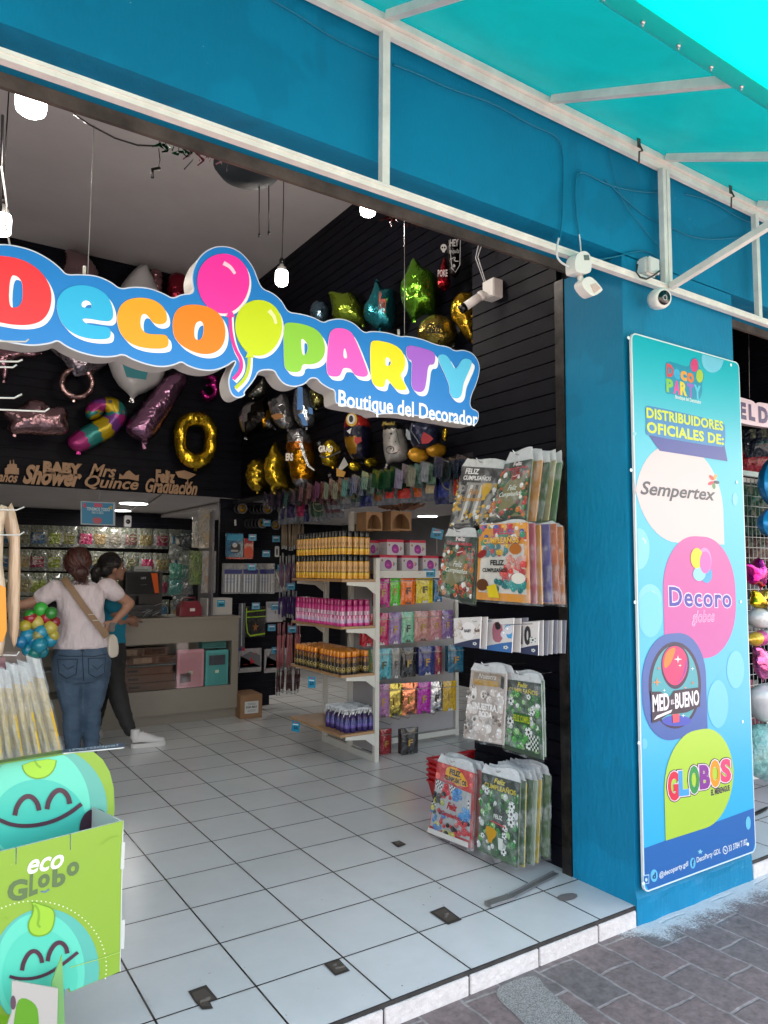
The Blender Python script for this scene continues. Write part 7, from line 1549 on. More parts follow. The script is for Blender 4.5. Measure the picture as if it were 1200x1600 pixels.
def flatpack(z0, z1, z2, z3_, c, label, name='hanging_pack', items=(), Y=7.48, th=.02, m=None, group='small packs hanging on the black column', cat='hanging pack'):
    """zoom coords x0,y0,x1,y1"""
    a = aY(*z7(z0, z1), Y); b_ = aY(*z7(z2, z3_), Y); r = root(name, label, cat, ((a.x+b_.x)/2, Y, b_.z), group); w = b_.x-a.x; h = a.z-b_.z
    MB(c).box(-w/2, w/2, 0, th, 0, h, c, bev=.004).obj('pack_body', m or BAGM, r, local=True)
    S = Quad((-w/2, 0, h), (w/2, 0, h), (w/2, 0, 0), (-w/2, 0, 0)); g = MB()
    for i, (L, cc) in enumerate(items): g.flat(S, [L], .002+.0006*i, c=cc)
    if items: g.obj('print', PRINT, r, local=True)
    return r
rc = lambda a, b, c, d: [(a, b), (c, b), (c, d), (a, d)]
flatpack(318, 315, 432, 478, '1c5c80', 'blue backed tool pack on the column, left of a red pack', items=[(rc(.05, .05, .95, .3), '2484a4'), (ell(.55, .62, .3, .22, 16), '101418'), (ell(.5, .5, .14, .1, 12), 'a8a8a8'), (rc(.3, .7, .7, .78), '8c8c8c')])
flatpack(440, 350, 500, 490, '98201c', 'bright red and orange pack hanging on the column', items=[(chaikin([(.1, .4), (.9, .4), (1, .95), (0, .95)], 1), 'b83c18'), (rc(.1, .05, .9, .25), '98182c')])
flatpack(318, 478, 440, 492, '8c1020', 'thin red strip tray below the blue tool pack', cat='tray', name='red_tray')
for i, (x0, x1) in enumerate(((300, 428), (430, 535), (540, 645))):
    flatpack(x0, 520, x1, 725, '8a8c90', 'clear bag of white sticks with a navy band, %s of three on the column' % ('left', 'middle', 'right')[i], items=[(rc(.05, .2, .95, .34), '282c6c')]+[(rc(.08+.17*k, .36, .16+.17*k, .95), 'b8bcc0') for k in range(5)]+[(rc(.1, .5, .6, .52), '7078a0'), (rc(.1, .6, .6, .62), '7078a0')], th=.05)
flatpack(650, 560, 725, 715, '606468', 'clear bag with a white cone at the right of the column', items=[(chaikin([(0, .1), (.7, .7), (.9, .95), (.5, .9)], 0), 'b0b0b0')])
flatpack(448, 810, 582, 1015, '0e0f0c', 'black apron pack with neon green piping on the column', items=[(stroke([(.05, .05), (.05, .5), (.12, .85), (.25, .95), (.98, .9)], .05), '8cb020'), (stroke([(.05, .18), (.98, .14)], .04), '8cb020'), (stroke([(.05, .36), (.98, .34)], .03), '8cb020'), (star(.5, .68, .16, .5), '7c4c28')])
flatpack(590, 780, 700, 915, '9c9ca0', 'white card pack with a blue tag beside the apron pack', items=[(rc(.05, .3, .95, .95), 'aaa8ac'), (rc(.5, .45, .56, .6), '505050')])
flatpack(405, 790, 443, 1110, '5c6068', 'narrow grey stack of packs left of the apron pack', items=[(rc(.4, 0, .55, .9), 'a8acb0'), (rc(.0, .93, .5, 1), '243870'), (rc(.5, .93, 1, 1), 'a02030')])
for i, (x0, x1) in enumerate(((402, 555), (578, 728))):
    flatpack(x0, 1100, x1, 1250, 'a09c9c', 'white pennant pack with a red flag picture, %s of the pair on the column' % ('left', 'right')[i], items=[(stroke([(.05, .9), (.1, .3), (.5, .1), (.95, .3), (.95, .8), (.05, .8)], .035), '606064'), ([(.5, .35), (.7, .58), (.52, .66)], 'a81c2c'), (rc(.2, .65, .4, .67), 'a04040'), (rc(.6, .2, .8, .24), 'a04040')])
for i, (zx, zy, lb) in enumerate(((495, 345, 'above the bright red pack'), (655, 355, 'at the upper right of the column'), (588, 455, 'left of the white clip'), (490, 545, 'on the middle bag of white sticks'), (690, 550, 'on the bag with a white cone'), (518, 808, 'on the neon piped apron pack'), (648, 812, 'on the white card pack'), (625, 955, 'below the white card pack'), (652, 1108, 'on the right pennant pack'), (592, 248, 'in front of the lower ribbon rolls'), (755, 675, 'on the purple tubes'), (765, 965, 'on the pink tubes'))):
    x, y = z7(zx, zy); tag_card(x, y, .085, .07, 7.42 if zx < 740 else 7.0, 'blue price tag '+lb, 0, '$%d' % (5+3*i))
p = aY(*z7(660, 440), 7.44); MB('b8b8b8').flat(Plane(p), [rrect(-.025, -.06, .025, .06, .012), rrect(-.01, -.04, .01, .03, .008)], 0, .006, c='b8b8b8').obj('white_clip', PRINT, label='white oval clip hanging at the upper right of the column', cat='clip')
MB('b0b0b0').tube([aY(*z7(378, 225), 7.45), aY(*z7(380, 265), 7.45)], .012, 8, 'b0b0b0').obj('white_tube', PLAS, label='tiny white tube hanging on the column below the upper rolls', cat='tube')
# bunches of long tubes right of the column
def bunch(x0, y0, x1, y1, n, c1, c2, label, Y=7.1, tip='9c9c9c', r_=.012):
    a = aY(*z7(x0, y0), Y); b_ = aY(*z7(x1, y1), Y); r = root('tube_bunch', label, 'bunch of tubes', ((a.x+b_.x)/2, Y, b_.z), 'bunches of tubes hanging beside the column')
    g = MB(); rd = random.Random(n)
    for k in range(n):
        x = a.x+(b_.x-a.x)*(k+.5)/n; y = Y+rd.uniform(0, .06); xb = x+rd.uniform(-.01, .01); zt_ = a.z+rd.uniform(-.02, .02); zb_ = b_.z+rd.uniform(-.02, .02)
        g.tube([(x, y, zt_), (x, y, zt_-(zt_-zb_)*.25)], r_*.6, 6, c1); g.tube([(x, y, zt_-(zt_-zb_)*.25), (xb, y, zb_+.04)], r_, 7, c2); g.tube([(xb, y, zb_+.04), (xb, y, zb_)], r_*.7, 6, tip)
    g.obj('tubes', PLAS, r)
bunch(700, 200, 845, 425, 11, '6c6458', '80705c', 'bunch of pale beige tubes in clear film beside the ribbon rolls', r_=.014); bunch(680, 460, 785, 700, 8, '8c8c8c', '6c5064', 'bunch of pink and grey tubes with clear tops'); bunch(680, 700, 800, 895, 9, '7c7c84', '38205c', 'bunch of dark purple tubes'); bunch(672, 930, 825, 1240, 10, '9c6068', 'a05c60', 'bunch of salmon pink tubes', tip='706868'); bunch(665, 1240, 825, 1395, 10, '3c1018', '38101c', 'bunch of dark maroon tubes nearest the floor')
# long clear packs at the right end of the counter opening
for i, (x0, y0, x1, y1, c, cc, lb) in enumerate(((92, 205, 135, 415, '7c7c78', 'a8a49c', 'narrow clear pack of cream fringe, upper left at the column'), (135, 150, 235, 420, '8c8880', '94805c', 'clear pack with a coil of beige tassel, upper right at the column'), (72, 435, 152, 665, '54643c', '5c7430', 'clear pack of green stems, lower left at the column'), (155, 435, 245, 720, '8c8a88', '8c6c4c', 'clear pack with a brown and cream tassel coil, lower right at the column'))):
    flatpack(x0, y0, x1, y1, c, lb, items=[(stroke([(.5+.28*math.cos(R(t)), .45+.3*math.sin(R(t))) for t in range(0, 340, 20)], .05), cc), (stroke([(.4, .6), (.45, .95)], .06), cc), (stroke([(.6, .6), (.6, .95)], .05), cc)], Y=7.3, group='long clear packs at the end of the counter')
MB('2c2c30').box(aY(345, 800, 7.3).x-.12, aY(345, 800, 7.3).x-.10, 7.2, 7.6, 1.03, 2.1, '58565c').obj('pack_divider', PLAS, label='grey upright divider panel beside the long clear packs', cat='panel')

# ================================================================ BAG ROWS UNDER THE UPPER SIDE WALL
pal = [('2c1c4c', 'purple'), ('8c1848', 'crimson'), ('141414', 'black'), ('1c3c24', 'dark green'), ('4c2c34', 'mauve'), ('7c8084', 'silver'), ('2c4438', 'grey green'), ('1c2c6c', 'navy'), ('7c4c20', 'brown'), ('b82c20', 'red'), ('c85c18', 'orange'), ('c4b48c', 'cream'), ('20307c', 'royal blue'), ('b03020', 'scarlet')]
y = 6.25; i = 0
nm_ = ('first', 'second', 'third', 'fourth', 'fifth', 'sixth', 'seventh', 'eighth', 'ninth', 'tenth', 'eleventh', 'twelfth', 'thirteenth', 'fourteenth', 'fifteenth', 'sixteenth', 'seventeenth', 'eighteenth', 'nineteenth', 'twentieth')
while y > 3.5 and i < 20:
    c, n_ = pal[min(i*14//17, 13)]
    pouch((3.04+rdb.uniform(-.03, .03), y, 2.215-rdb.uniform(0, .03)), .23, .20 if 3.9 < y < 5.3 else .27, '5c6068' if n_ not in ('navy', 'royal blue', 'black') else '10184c', '%s bag, %s from the far end, lower row under the upper side wall' % (n_, nm_[i]), 'balloon bags under the upper side wall', face=R(-62), band=c, lab='6c7464'); y -= .165; i += 1
y = 6.25; i = 0
pal2 = [('3c2c50', 'violet'), ('5c6460', 'grey'), ('8c5c68', 'pink'), ('a89c84', 'cream'), ('74948c', 'mint'), ('104c30', 'emerald'), ('889094', 'silver'), ('203040', 'slate')]
while y > 3.5 and i < 20:
    c, n_ = pal2[i*8//20]
    r = root('balloon_bag', '%s folded bags, %s from the far end, upper row under the side wall' % (n_, nm_[i]), 'balloon bag', (2.99, y, 2.2), 'balloon bags under the upper side wall')
    for k in range(5):
        g = MB(c); a = Vector((-.03*k-.02, .04*k-.08, .02*math.sin(k*2+i))); g.add([a, a+Vector((.03, .14, .04)), a+Vector((.03, .16, -.10)), a+Vector((0, .02, -.12))], [(0, 1, 2, 3)], tuple(x*random.uniform(.6, 1.2) for x in col(c)))
        g.obj('folded_bag', BAGM, r, local=True)
    y -= .15; i += 1
MB().box(3.0, 3.106, 3.45, 7.55, 2.225, 2.255).obj('hanging_rail', mat('black_core'), label='black rail carrying the balloon bags under the upper side wall', cat='rail')
# ================================================================ PEOPLE
def remesh(g, name, m, parent, vox=.009, smooth=6, fold=None):
    o = g.obj(name+'_src', None, parent)
    bm = bmesh.new(); bm.from_mesh(o.data); bmesh.ops.remove_doubles(bm, verts=bm.verts, dist=1e-5); bmesh.ops.recalc_face_normals(bm, faces=bm.faces); bm.to_mesh(o.data); bm.free()
    md = o.modifiers.new('r', 'REMESH'); md.mode = 'VOXEL'; md.voxel_size = vox; md.use_smooth_shade = True
    sm_ = o.modifiers.new('s', 'SMOOTH'); sm_.factor = .5; sm_.iterations = smooth
    dg = bpy.context.evaluated_depsgraph_get(); bpy.context.view_layer.update(); dg.update()
    me = bpy.data.meshes.new_from_object(o.evaluated_get(dg)); me.name = name
    if fold:
        amp, sc = fold
        nr = [v.normal.copy() for v in me.vertices]
        for v, n_ in zip(me.vertices, nr):
            q = Vector((v.co.x*sc[0], v.co.y*sc[1], v.co.z*sc[2])); k = noise.noise(q+Vector((3.1, 0, 7))); v.co += n_*amp*((1-abs(k)*2.6)+.5*noise.noise(q*2.3))
    for p in me.polygons: p.use_smooth = True
    me.materials.clear(); me.materials.append(m)
    n = bpy.data.objects.new(name, me); C.objects.link(n); n.parent = parent
    old = o.data; KIDS[parent.name].remove(o); bpy.data.objects.remove(o); bpy.data.meshes.remove(old); KIDS[parent.name].append(n)
    return n
def loft(g, rings, seg=20):
    """rings: (center, rx, ry) horizontal ellipses, closed"""
    vs = []
    for c, rx, ry in rings:
        for k in range(seg):
            a = 2*math.pi*k/seg; ca, sa = math.cos(a), math.sin(a)
            vs.append(Vector(c)+Vector((rx*math.copysign(abs(ca)**.85, ca), ry*math.copysign(abs(sa)**.85, sa), 0)))
    n = len(rings); fs = [(i*seg+k, i*seg+(k+1) % seg, (i+1)*seg+(k+1) % seg, (i+1)*seg+k) for i in range(n-1) for k in range(seg)]
    fs += [tuple(range(seg))[::-1], tuple((n-1)*seg+k for k in range(seg))]
    g.add(vs, fs, sm=True)
def limb(g, pts, rs, seg=12):
    # resample smoothly
    P = []; Q = []
    for i in range(len(pts)-1):
        for k in range(4): t = k/4; P.append(Vector(pts[i]).lerp(Vector(pts[i+1]), t)); Q.append(rs[i]+(rs[i+1]-rs[i])*t)
    P.append(Vector(pts[-1])); Q.append(rs[-1]); g.tube(P, Q, seg)
    g.ball(P[0], Q[0]*.98, seg=12); g.ball(P[-1], Q[-1]*.98, seg=12)
SKIN = mat('skin', (.30, .155, .10), .5, nscale=8, namt=.06)
SKIN2 = mat('skin_tan', (.26, .13, .085), .5, nscale=8, namt=.06)
TEE = mat('white_cotton', (.55, .48, .50), .85, sheen=.2, bump=.9, bscale=5, bdist=.08, stretch=(1.2, 1, .5))
def denim_mat():
    mt, nt, b = newmat('blue_denim'); tc = N(nt, 'ShaderNodeTexCoord'); n = N(nt, 'ShaderNodeTexNoise', Scale=6.0, Detail=6.0); nt.links.new(tc.outputs['Object'], n.inputs['Vector'])
    rp = N(nt, 'ShaderNodeValToRGB'); e = rp.color_ramp.elements; e[0].position = .3; e[0].color = (.030, .058, .10, 1); e[1].position = .75; e[1].color = (.065, .105, .16, 1)
    nt.links.new(n.outputs['Fac'], rp.inputs['Fac']); nt.links.new(rp.outputs[0], b.inputs['Base Color']); b.inputs['Roughness'].default_value = .85
    mp = N(nt, 'ShaderNodeMapping'); mp.inputs['Scale'].default_value = (8, 8, 22); nt.links.new(tc.outputs['Object'], mp.inputs['Vector'])
    n2 = N(nt, 'ShaderNodeTexNoise', Scale=1.0, Detail=5.0); nt.links.new(mp.outputs[0], n2.inputs['Vector']); bp = N(nt, 'ShaderNodeBump', Strength=.7, Distance=.02); nt.links.new(n2.outputs['Fac'], bp.inputs['Height']); nt.links.new(bp.outputs[0], b.inputs['Normal']); return mt
DEN = denim_mat()
HAIR1 = mat('auburn_hair', (.045, .014, .010), .4, nscale=30, namt=.5, bump=.8, bscale=30, bdist=.01, stretch=(6, 6, 1))
HAIR2 = mat('black_hair', (.010, .008, .008), .38, bump=.7, bscale=30, bdist=.01, stretch=(6, 6, 1))
WY = 6.4
def J(x, y, dy=0.0, Y=WY): return aY(x, y, Y+dy)
def hand(g, wrist, palm, fdir, side, curl, s=1.0):
    """palm + 5 fingers; fdir finger direction, side = across the palm, curl = bend direction"""
    wrist = Vector(wrist); palm = Vector(palm); fd = Vector(fdir).normalized(); sd = Vector(side).normalized(); cu = Vector(curl).normalized()
    g.tube([wrist, wrist.lerp(palm, .5), palm], [.022*s, .030*s, .030*s], 10)
    for k, (o_, l) in enumerate(((-.028, .062), (-.010, .074), (.009, .070), (.027, .056))):
        a = palm+sd*o_*s; b_ = a+fd*l*.5*s+cu*.008; c_ = b_+(fd*.7+cu*.7).normalized()*l*.5*s; g.tube([a-fd*.01, a, b_, c_], [.0105*s, .0105*s, .0095*s, .0075*s], 8); g.ball(c_, .0075*s, seg=8)
    a = wrist.lerp(palm, .45)-sd*.028*s; b_ = a-sd*.03*s+fd*.03*s; g.tube([a, b_, b_+fd*.03*s-cu*.0], [.013*s, .0115*s, .008*s], 8); g.ball(b_+fd*.03*s, .008*s, seg=8)
# --- woman seen from behind
P1 = root('person', 'woman seen from behind in white tee and blue jeans with a cream shoulder bag', 'person', (J(128, 1178).x, WY, 0))
ft = [J(113, 1172), J(147, 1172)]
g = MB()
hc = J(121, 879, -.0)
loft(g, [(J(126, 922, .0), .16, .10), (J(127, 935), .175, .115), (J(126, 960), .165, .115), (J(126, 985), .165, .115), (J(127, 1005), .19, .13), (J(128, 1030, .02), .215, .14), (J(129, 1055, .0), .20, .13)])
limb(g, [J(126, 925), J(127, 912, .01), J(125, 895, .01)], [.07, .052, .055])
g.ball(hc+Vector((0, .015, 0)), .10, seg=20, sz=(.85, 1.0, 1.12))
# face turned away: nose, ears, chin on the far side
g.ball(hc+Vector((.0, .115, -.02)), .018, seg=8); g.ball(hc+Vector((0, .085, -.085)), .035, seg=10)
g.ball(hc+Vector((-.086, .02, -.02)), .02, seg=8, sz=(.5, 1, 1.4)); g.ball(hc+Vector((.086, .02, -.02)), .02, seg=8, sz=(.5, 1, 1.4))
LS, RS = J(90, 921, .0), J(164, 918, .0)
limb(g, [LS, J(64, 937, .02), J(40, 944, .04)], [.062, .048, .042]); limb(g, [J(40, 944, .04), J(18, 948, .0), J(2, 955, -.05)], [.042, .035, .026])
limb(g, [RS, J(182, 928, .0), J(203, 943, .03)], [.064, .05, .043]); limb(g, [J(203, 943, .03), J(192, 957, .0), J(179, 971, -.04)], [.043, .036, .026])
hand(g, J(180, 970, -.04), J(172, 979, -.06), (-.6, -.2, -.7), (.7, .1, -.6), (-.3, .6, -.2))
hand(g, J(2, 955, -.05), J(-10, 960, -.06), (-1, -.1, -.2), (0, .3, 1), (0, -.4, -1))
for lx, kx, ax_ in ((108, 113, 114), (148, 143, 143)):
    limb(g, [J(lx, 1045, .02), J((lx+kx)/2+0, 1075, .01), J(kx, 1108, -.01)], [.105, .09, .062]); limb(g, [J(kx, 1108, -.01), J(kx, 1128, .02), J(ax_, 1165, .0)], [.062, .058, .04])
remesh(g, 'body', SKIN, P1, .010, 4)
g = MB()
loft(g, [(J(126, 909, .0), .075, .065), (J(126, 914, .0), .135, .095), (J(126, 922), .185, .115), (J(127, 935), .19, .13), (J(126, 955), .18, .13), (J(126, 978), .178, .13), (J(127, 995, .0), .20, .14), (J(127, 1006), .212, .148), (J(127, 1011), .213, .150)])
limb(g, [J(88, 921), J(74, 930, .01), J(66, 935, .02)], [.078, .073, .070]); limb(g, [J(166, 918), J(176, 924, .0), J(181, 928, .0)], [.08, .074, .070])
remesh(g, 'tee_shirt', TEE, P1, .009, 5, fold=(.008, (9, 9, 4.5)))
g = MB()
loft(g, [(J(127, 1001), .190, .135), (J(127, 1012), .205, .142), (J(127, 1026, -.01), .222, .155), (J(128, 1040, -.02), .225, .160), (J(128, 1053, -.01), .218, .150), (J(128, 1064), .195, .125)])
g.ball(J(108, 1040, -.07), .115, seg=16, sz=(.95, .9, 1.1)); g.ball(J(149, 1040, -.07), .115, seg=16, sz=(.95, .9, 1.1))
for lx, kx, ax_ in ((107, 113, 114), (149, 143, 143)):
    limb(g, [J(lx, 1052, .0), J((lx*.55+kx*.45), 1082, .0), J(kx, 1110, .0)], [.120, .098, .074]); limb(g, [J(kx, 1110, .0), J(kx, 1132, .01), J(ax_, 1168, .0)], [.074, .072, .058])
remesh(g, 'jeans', DEN, P1, .009, 3, fold=(.0045, (7, 7, 16)))
from mathutils.bvhtree import BVHTree
def onto(o, par, pts, r_, name, m, c, lift=.0015):
    """lay a thread on the surface the camera measured it on"""
    bv = BVHTree.FromPolygons([v.co.copy() for v in o.data.vertices], [tuple(p.vertices) for p in o.data.polygons]); pl = wloc(par); P = []
    for (x0, y0), (x1, y1) in zip(pts, pts[1:]):
        n = max(2, int(math.hypot(x1-x0, y1-y0)/2))
        for k in range(n+1):
            d = ray(x0+(x1-x0)*k/n, y0+(y1-y0)*k/n).normalized(); h = bv.ray_cast(EYE-pl, d)
            if h[0] is not None and (not P or (h[0]-P[-1]).length > .002): P.append(h[0]-d*lift)
    if len(P) > 2: return MB(c).tube([p+pl for p in P], r_, 5, c).obj(name, m, par)
THR = mat('dark_thread', attr=True, rough=.9)
JN = [k for k in KIDS[P1.name] if k.name.startswith('jeans')][0]
for q in ([(129, 1006), (129, 1024), (129.5, 1040), (131, 1064)], [(92, 1024), (110, 1026), (128, 1025)], [(130, 1025), (146, 1026), (166, 1022)], [(90, 1030), (92, 1052), (104, 1060), (119, 1054), (121, 1030), (90, 1030)], [(138, 1029), (139, 1053), (150, 1059), (163, 1052), (165, 1028), (138, 1029)], [(98, 1038), (106, 1046), (116, 1040)], [(144, 1039), (152, 1046), (160, 1038)]): onto(JN, P1, q, .0028, 'seam', THR, '141e2c')
for x in (127, 131): onto(JN, P1, [(x, 1008), (x, 1018)], .004, 'belt_loop', THR, '1c2838')
g = MB('281e1a')
for s, fx in enumerate((113, 144)):
    p = J(fx, 1178, 0); g.ball((p.x, WY+.05, .045), .05, 'c8c4c0', 12, (.95, 2.4, .85))
g.obj('shoes', PLAS, P1)
g = MB(); g.ball(hc+Vector((0, -.012, .012)), .113, seg=20, sz=(.93, 1.0, 1.08)); g.ball(hc+Vector((.01, -.06, -.075)), .068, seg=14, sz=(1.1, .8, 1.0)); g.ball(hc+Vector((.022, -.06, -.13)), .035, seg=10, sz=(1.2, .7, 1.2))
remesh(g, 'hair', HAIR1, P1, .008, 5)
def strands(par, hc, R_, top, bun, n, c, nm, rr=.0026, back=-1):
    g = MB(c); rd = random.Random(n)
    for k in range(n):
        a = rd.uniform(0, 2*math.pi); e = rd.uniform(-.35, 1.2); d0 = Vector((math.cos(a)*math.cos(e), math.sin(a)*math.cos(e), math.sin(e))); d1 = (bun+Vector((rd.uniform(-.03, .03), 0, rd.uniform(-.03, .03)))-hc).normalized(); P = []
        for q in range(8):
            t = q/7; d = (d0*(1-t)+d1*t)
            if d.length < .2: break
            d.normalize(); P.append(hc+top+Vector((d.x*R_[0], d.y*R_[1], d.z*R_[2]))*(1.0+.012*math.sin(t*3.1+k)))
        if len(P) == 8 and d0.dot(d1) > -.75: g.tube(P, rr, 4, tuple(x*rd.uniform(.5, 1.9) for x in col(c)))
    for k in range(n//3):
        a = rd.uniform(0, 6.28); P = [bun+Vector((math.cos(a+q*.5)*.055*(1+.1*math.sin(k)), -.02+.02*math.sin(q+k), math.sin(a+q*.5)*.05)) for q in range(6)]; g.tube(P, rr*1.3, 4, tuple(x*rd.uniform(.5, 1.9) for x in col(c)))
    for k in range(n//6):
        a = rd.uniform(0, 6.28); p = bun+Vector((rd.uniform(-.05, .05), rd.uniform(-.04, .01), -.04)); g.tube([p, p+Vector((rd.uniform(-.02, .02), -.01, -.03)), p+Vector((rd.uniform(-.035, .035), 0, -.065))], rr*.5, 3, c)
    g.obj(nm, mat('hair_strands', rough=.42, attr=True), par)
strands(P1, hc, (.107, .115, .124), Vector((0, -.012, .012)), hc+Vector((.01, -.10, -.075)), 230, (.05, .016, .012), 'hair_strands')
# strap + shoulder bag
g = MB('6c5440'); SPt = [(99, 903, -.07), (104, 910, -.12), (115, 925, -.16), (130, 947, -.165), (148, 970, -.165), (160, 985, -.17), (167, 995, -.16)]
vs = []
for i, (x, y, d) in enumerate(SPt): 
    a = J(x, y, d); vs += [a+Vector((-.02, 0, -.016)), a+Vector((.022, 0, .014))]
g.add(vs, [(2*i, 2*i+1, 2*i+3, 2*i+2) for i in range(len(SPt)-1)], '7c6248', sm=True)
for t in (.62, .72):
    a = J(99+t*70, 903+t*92, -.172); g.box(a.x-.022, a.x+.022, a.y-.002, a.y+.002, a.z-.003, a.z+.003, 'b8b0a4')
g.obj('bag_strap', PAPER, P1)
b0 = J(177, 1009, -.05); g = MB(); pts = [(-.045, .095), (.0, .10), (.035, .06), (.05, -.03), (.045, -.09), (-.03, -.10), (-.05, -.05)]
S = Plane(b0+Vector((0, -.03, 0)), 20); g.flat(S, [chaikin(pts, 2)], -.09, .0); remesh(g, 'shoulder_bag', mat('cream_leather', (.50, .45, .38), .45), P1, .007, 6)
MB('08080a').box(-.02+J(171, 977).x, .022+J(171, 977).x, WY-.10, WY-.09, J(171, 977).z-.045, J(171, 977).z+.03, bev=.004).obj('phone', PLAS, P1)

# --- second woman, in profile
Y2 = 6.82
def K(x, y, dy=0.0): return aY(x, y, Y2+dy)
P2 = root('person', 'dark haired woman in profile, teal top, black leggings and white sneakers, leaning on the counter', 'person', (K(165, 1150).x, Y2, 0))
hc = K(177, 887)
def head_profile(g, hc):
    g.ball(hc+Vector((-.01, 0, .01)), .095, seg=18, sz=(1.05, .80, 1.12)); 
    g.ball(hc+Vector((.045, 0, -.045)), .058, seg=14, sz=(.9, .85, 1.15))
    g.tube([hc+Vector((.085, 0, .01)), hc+Vector((.108, 0, -.022)), hc+Vector((.09, 0, -.035))], [.008, .014, .010], 8)
    g.ball(hc+Vector((.088, 0, -.058)), .014, seg=8, sz=(.9, 1.3, .6)); g.ball(hc+Vector((.086, 0, -.071)), .013, seg=8, sz=(.9, 1.2, .6)); g.ball(hc+Vector((.074, 0, -.098)), .022, seg=8)
    g.ball(hc+Vector((-.005, -.075, -.02)), .02, seg=8, sz=(1, .5, 1.4))
g = MB(); head_profile(g, hc)
limb(g, [hc+Vector((-.02, 0, -.07)), K(172, 908), K(168, 920)], [.05, .048, .06])
loft(g, [(K(166, 922), .11, .16), (K(167, 940), .125, .17), (K(168, 965), .115, .155), (K(168, 985), .12, .16), (K(168, 1005), .14, .17), (K(168, 1030), .13, .16)])
limb(g, [K(166, 925, -.15), K(174, 950, -.17), K(186, 972, -.14)], [.05, .042, .036]); limb(g, [K(186, 972, -.14), K(196, 970, -.10), K(203, 968, -.06)], [.036, .03, .024])
hand(g, K(200, 969, -.08), K(206, 971, -.05), (.8, .3, -.2), (.1, -.6, .5), (.3, 0, -.8))
limb(g, [K(166, 925, .15), K(180, 955, .2), K(205, 968, .25)], [.05, .042, .03])
hand(g, K(205, 968, .25), K(212, 966, .26), (.9, .1, -.2), (0, 1, 0), (.2, 0, -1))
limb(g, [K(170, 1030, -.08), K(180, 1080, -.2), K(204, 1142, -.38)], [.09, .065, .036]); limb(g, [K(165, 1030, .08), K(158, 1080, .05), K(150, 1140, .03)], [.09, .065, .036])
remesh(g, 'body', SKIN2, P2, .009, 3)
g = MB()
e0 = hc+Vector((.072, -.045, -.005)); g.ball(e0, .012, 'd8d4d0', 10, (.8, .6, .6)); g.ball(e0+Vector((.006, -.006, 0)), .007, '100806', 8); g.obj('eye', PLAS, P2)
g = MB('6c2c28'); g.tube([hc+Vector((.096, -.018, -.064)), hc+Vector((.101, 0, -.064))], .003, 6, '5c2420'); g.obj('mouth', PLAS, P2)
MB('0c0806').tube([hc+Vector((.066, -.058, .018)), hc+Vector((.082, -.045, .026)), hc+Vector((.094, -.02, .022))], .003, 5, '0c0806').obj('eyebrow', PLAS, P2)
g = MB(); g.ball(hc+Vector((-.028, 0, .028)), .105, seg=18, sz=(1.02, .86, 1.05)); g.ball(hc+Vector((-.07, -.01, -.01)), .075, seg=14, sz=(.8, .95, 1.1))
limb(g, [hc+Vector((-.11, 0, .0)), hc+Vector((-.155, 0, -.03)), hc+Vector((-.15, 0, -.10)), hc+Vector((-.13, 0, -.17))], [.035, .04, .035, .012])
remesh(g, 'hair', HAIR2, P2, .008, 4)
strands(P2, hc, (.110, .094, .112), Vector((-.028, 0, .028)), hc+Vector((-.12, 0, -.01)), 150, (.012, .009, .009), 'hair_strands')
g = MB(); loft(g, [(K(167, 915), .07, .08), (K(166, 921), .12, .165), (K(167, 938), .145, .185), (K(172, 955), .15, .18), (K(170, 975), .135, .175), (K(168, 992), .14, .18), (K(168, 1004), .15, .185)])
limb(g, [K(166, 925, -.15), K(171, 940, -.165), K(175, 950, -.17)], [.065, .058, .055]); limb(g, [K(166, 925, .15), K(174, 942, .18)], [.065, .055])
remesh(g, 'teal_top', mat('teal_cotton', (.0, .14, .22), .85, bump=.4, bscale=8, bdist=.02), P2, .009, 5, fold=(.007, (9, 9, 6)))
g = MB(); loft(g, [(K(168, 998), .14, .175), (K(168, 1012), .15, .185), (K(168, 1030), .155, .18), (K(169, 1045), .14, .165)])
limb(g, [K(172, 1030, -.08), K(181, 1075, -.2), K(191, 1108, -.30)], [.115, .085, .07]); limb(g, [K(191, 1108, -.30), K(197, 1125, -.34), K(203, 1141, -.38)], [.07, .06, .05])
limb(g, [K(165, 1030, .08), K(158, 1080, .05)], [.11, .075]); limb(g, [K(158, 1080, .05), K(150, 1130, .03)], [.075, .05])
remesh(g, 'leggings', mat('black_leggings', (.010, .009, .009), .8, bump=.4, bscale=12, bdist=.02), P2, .009, 3, fold=(.004, (8, 8, 14)))
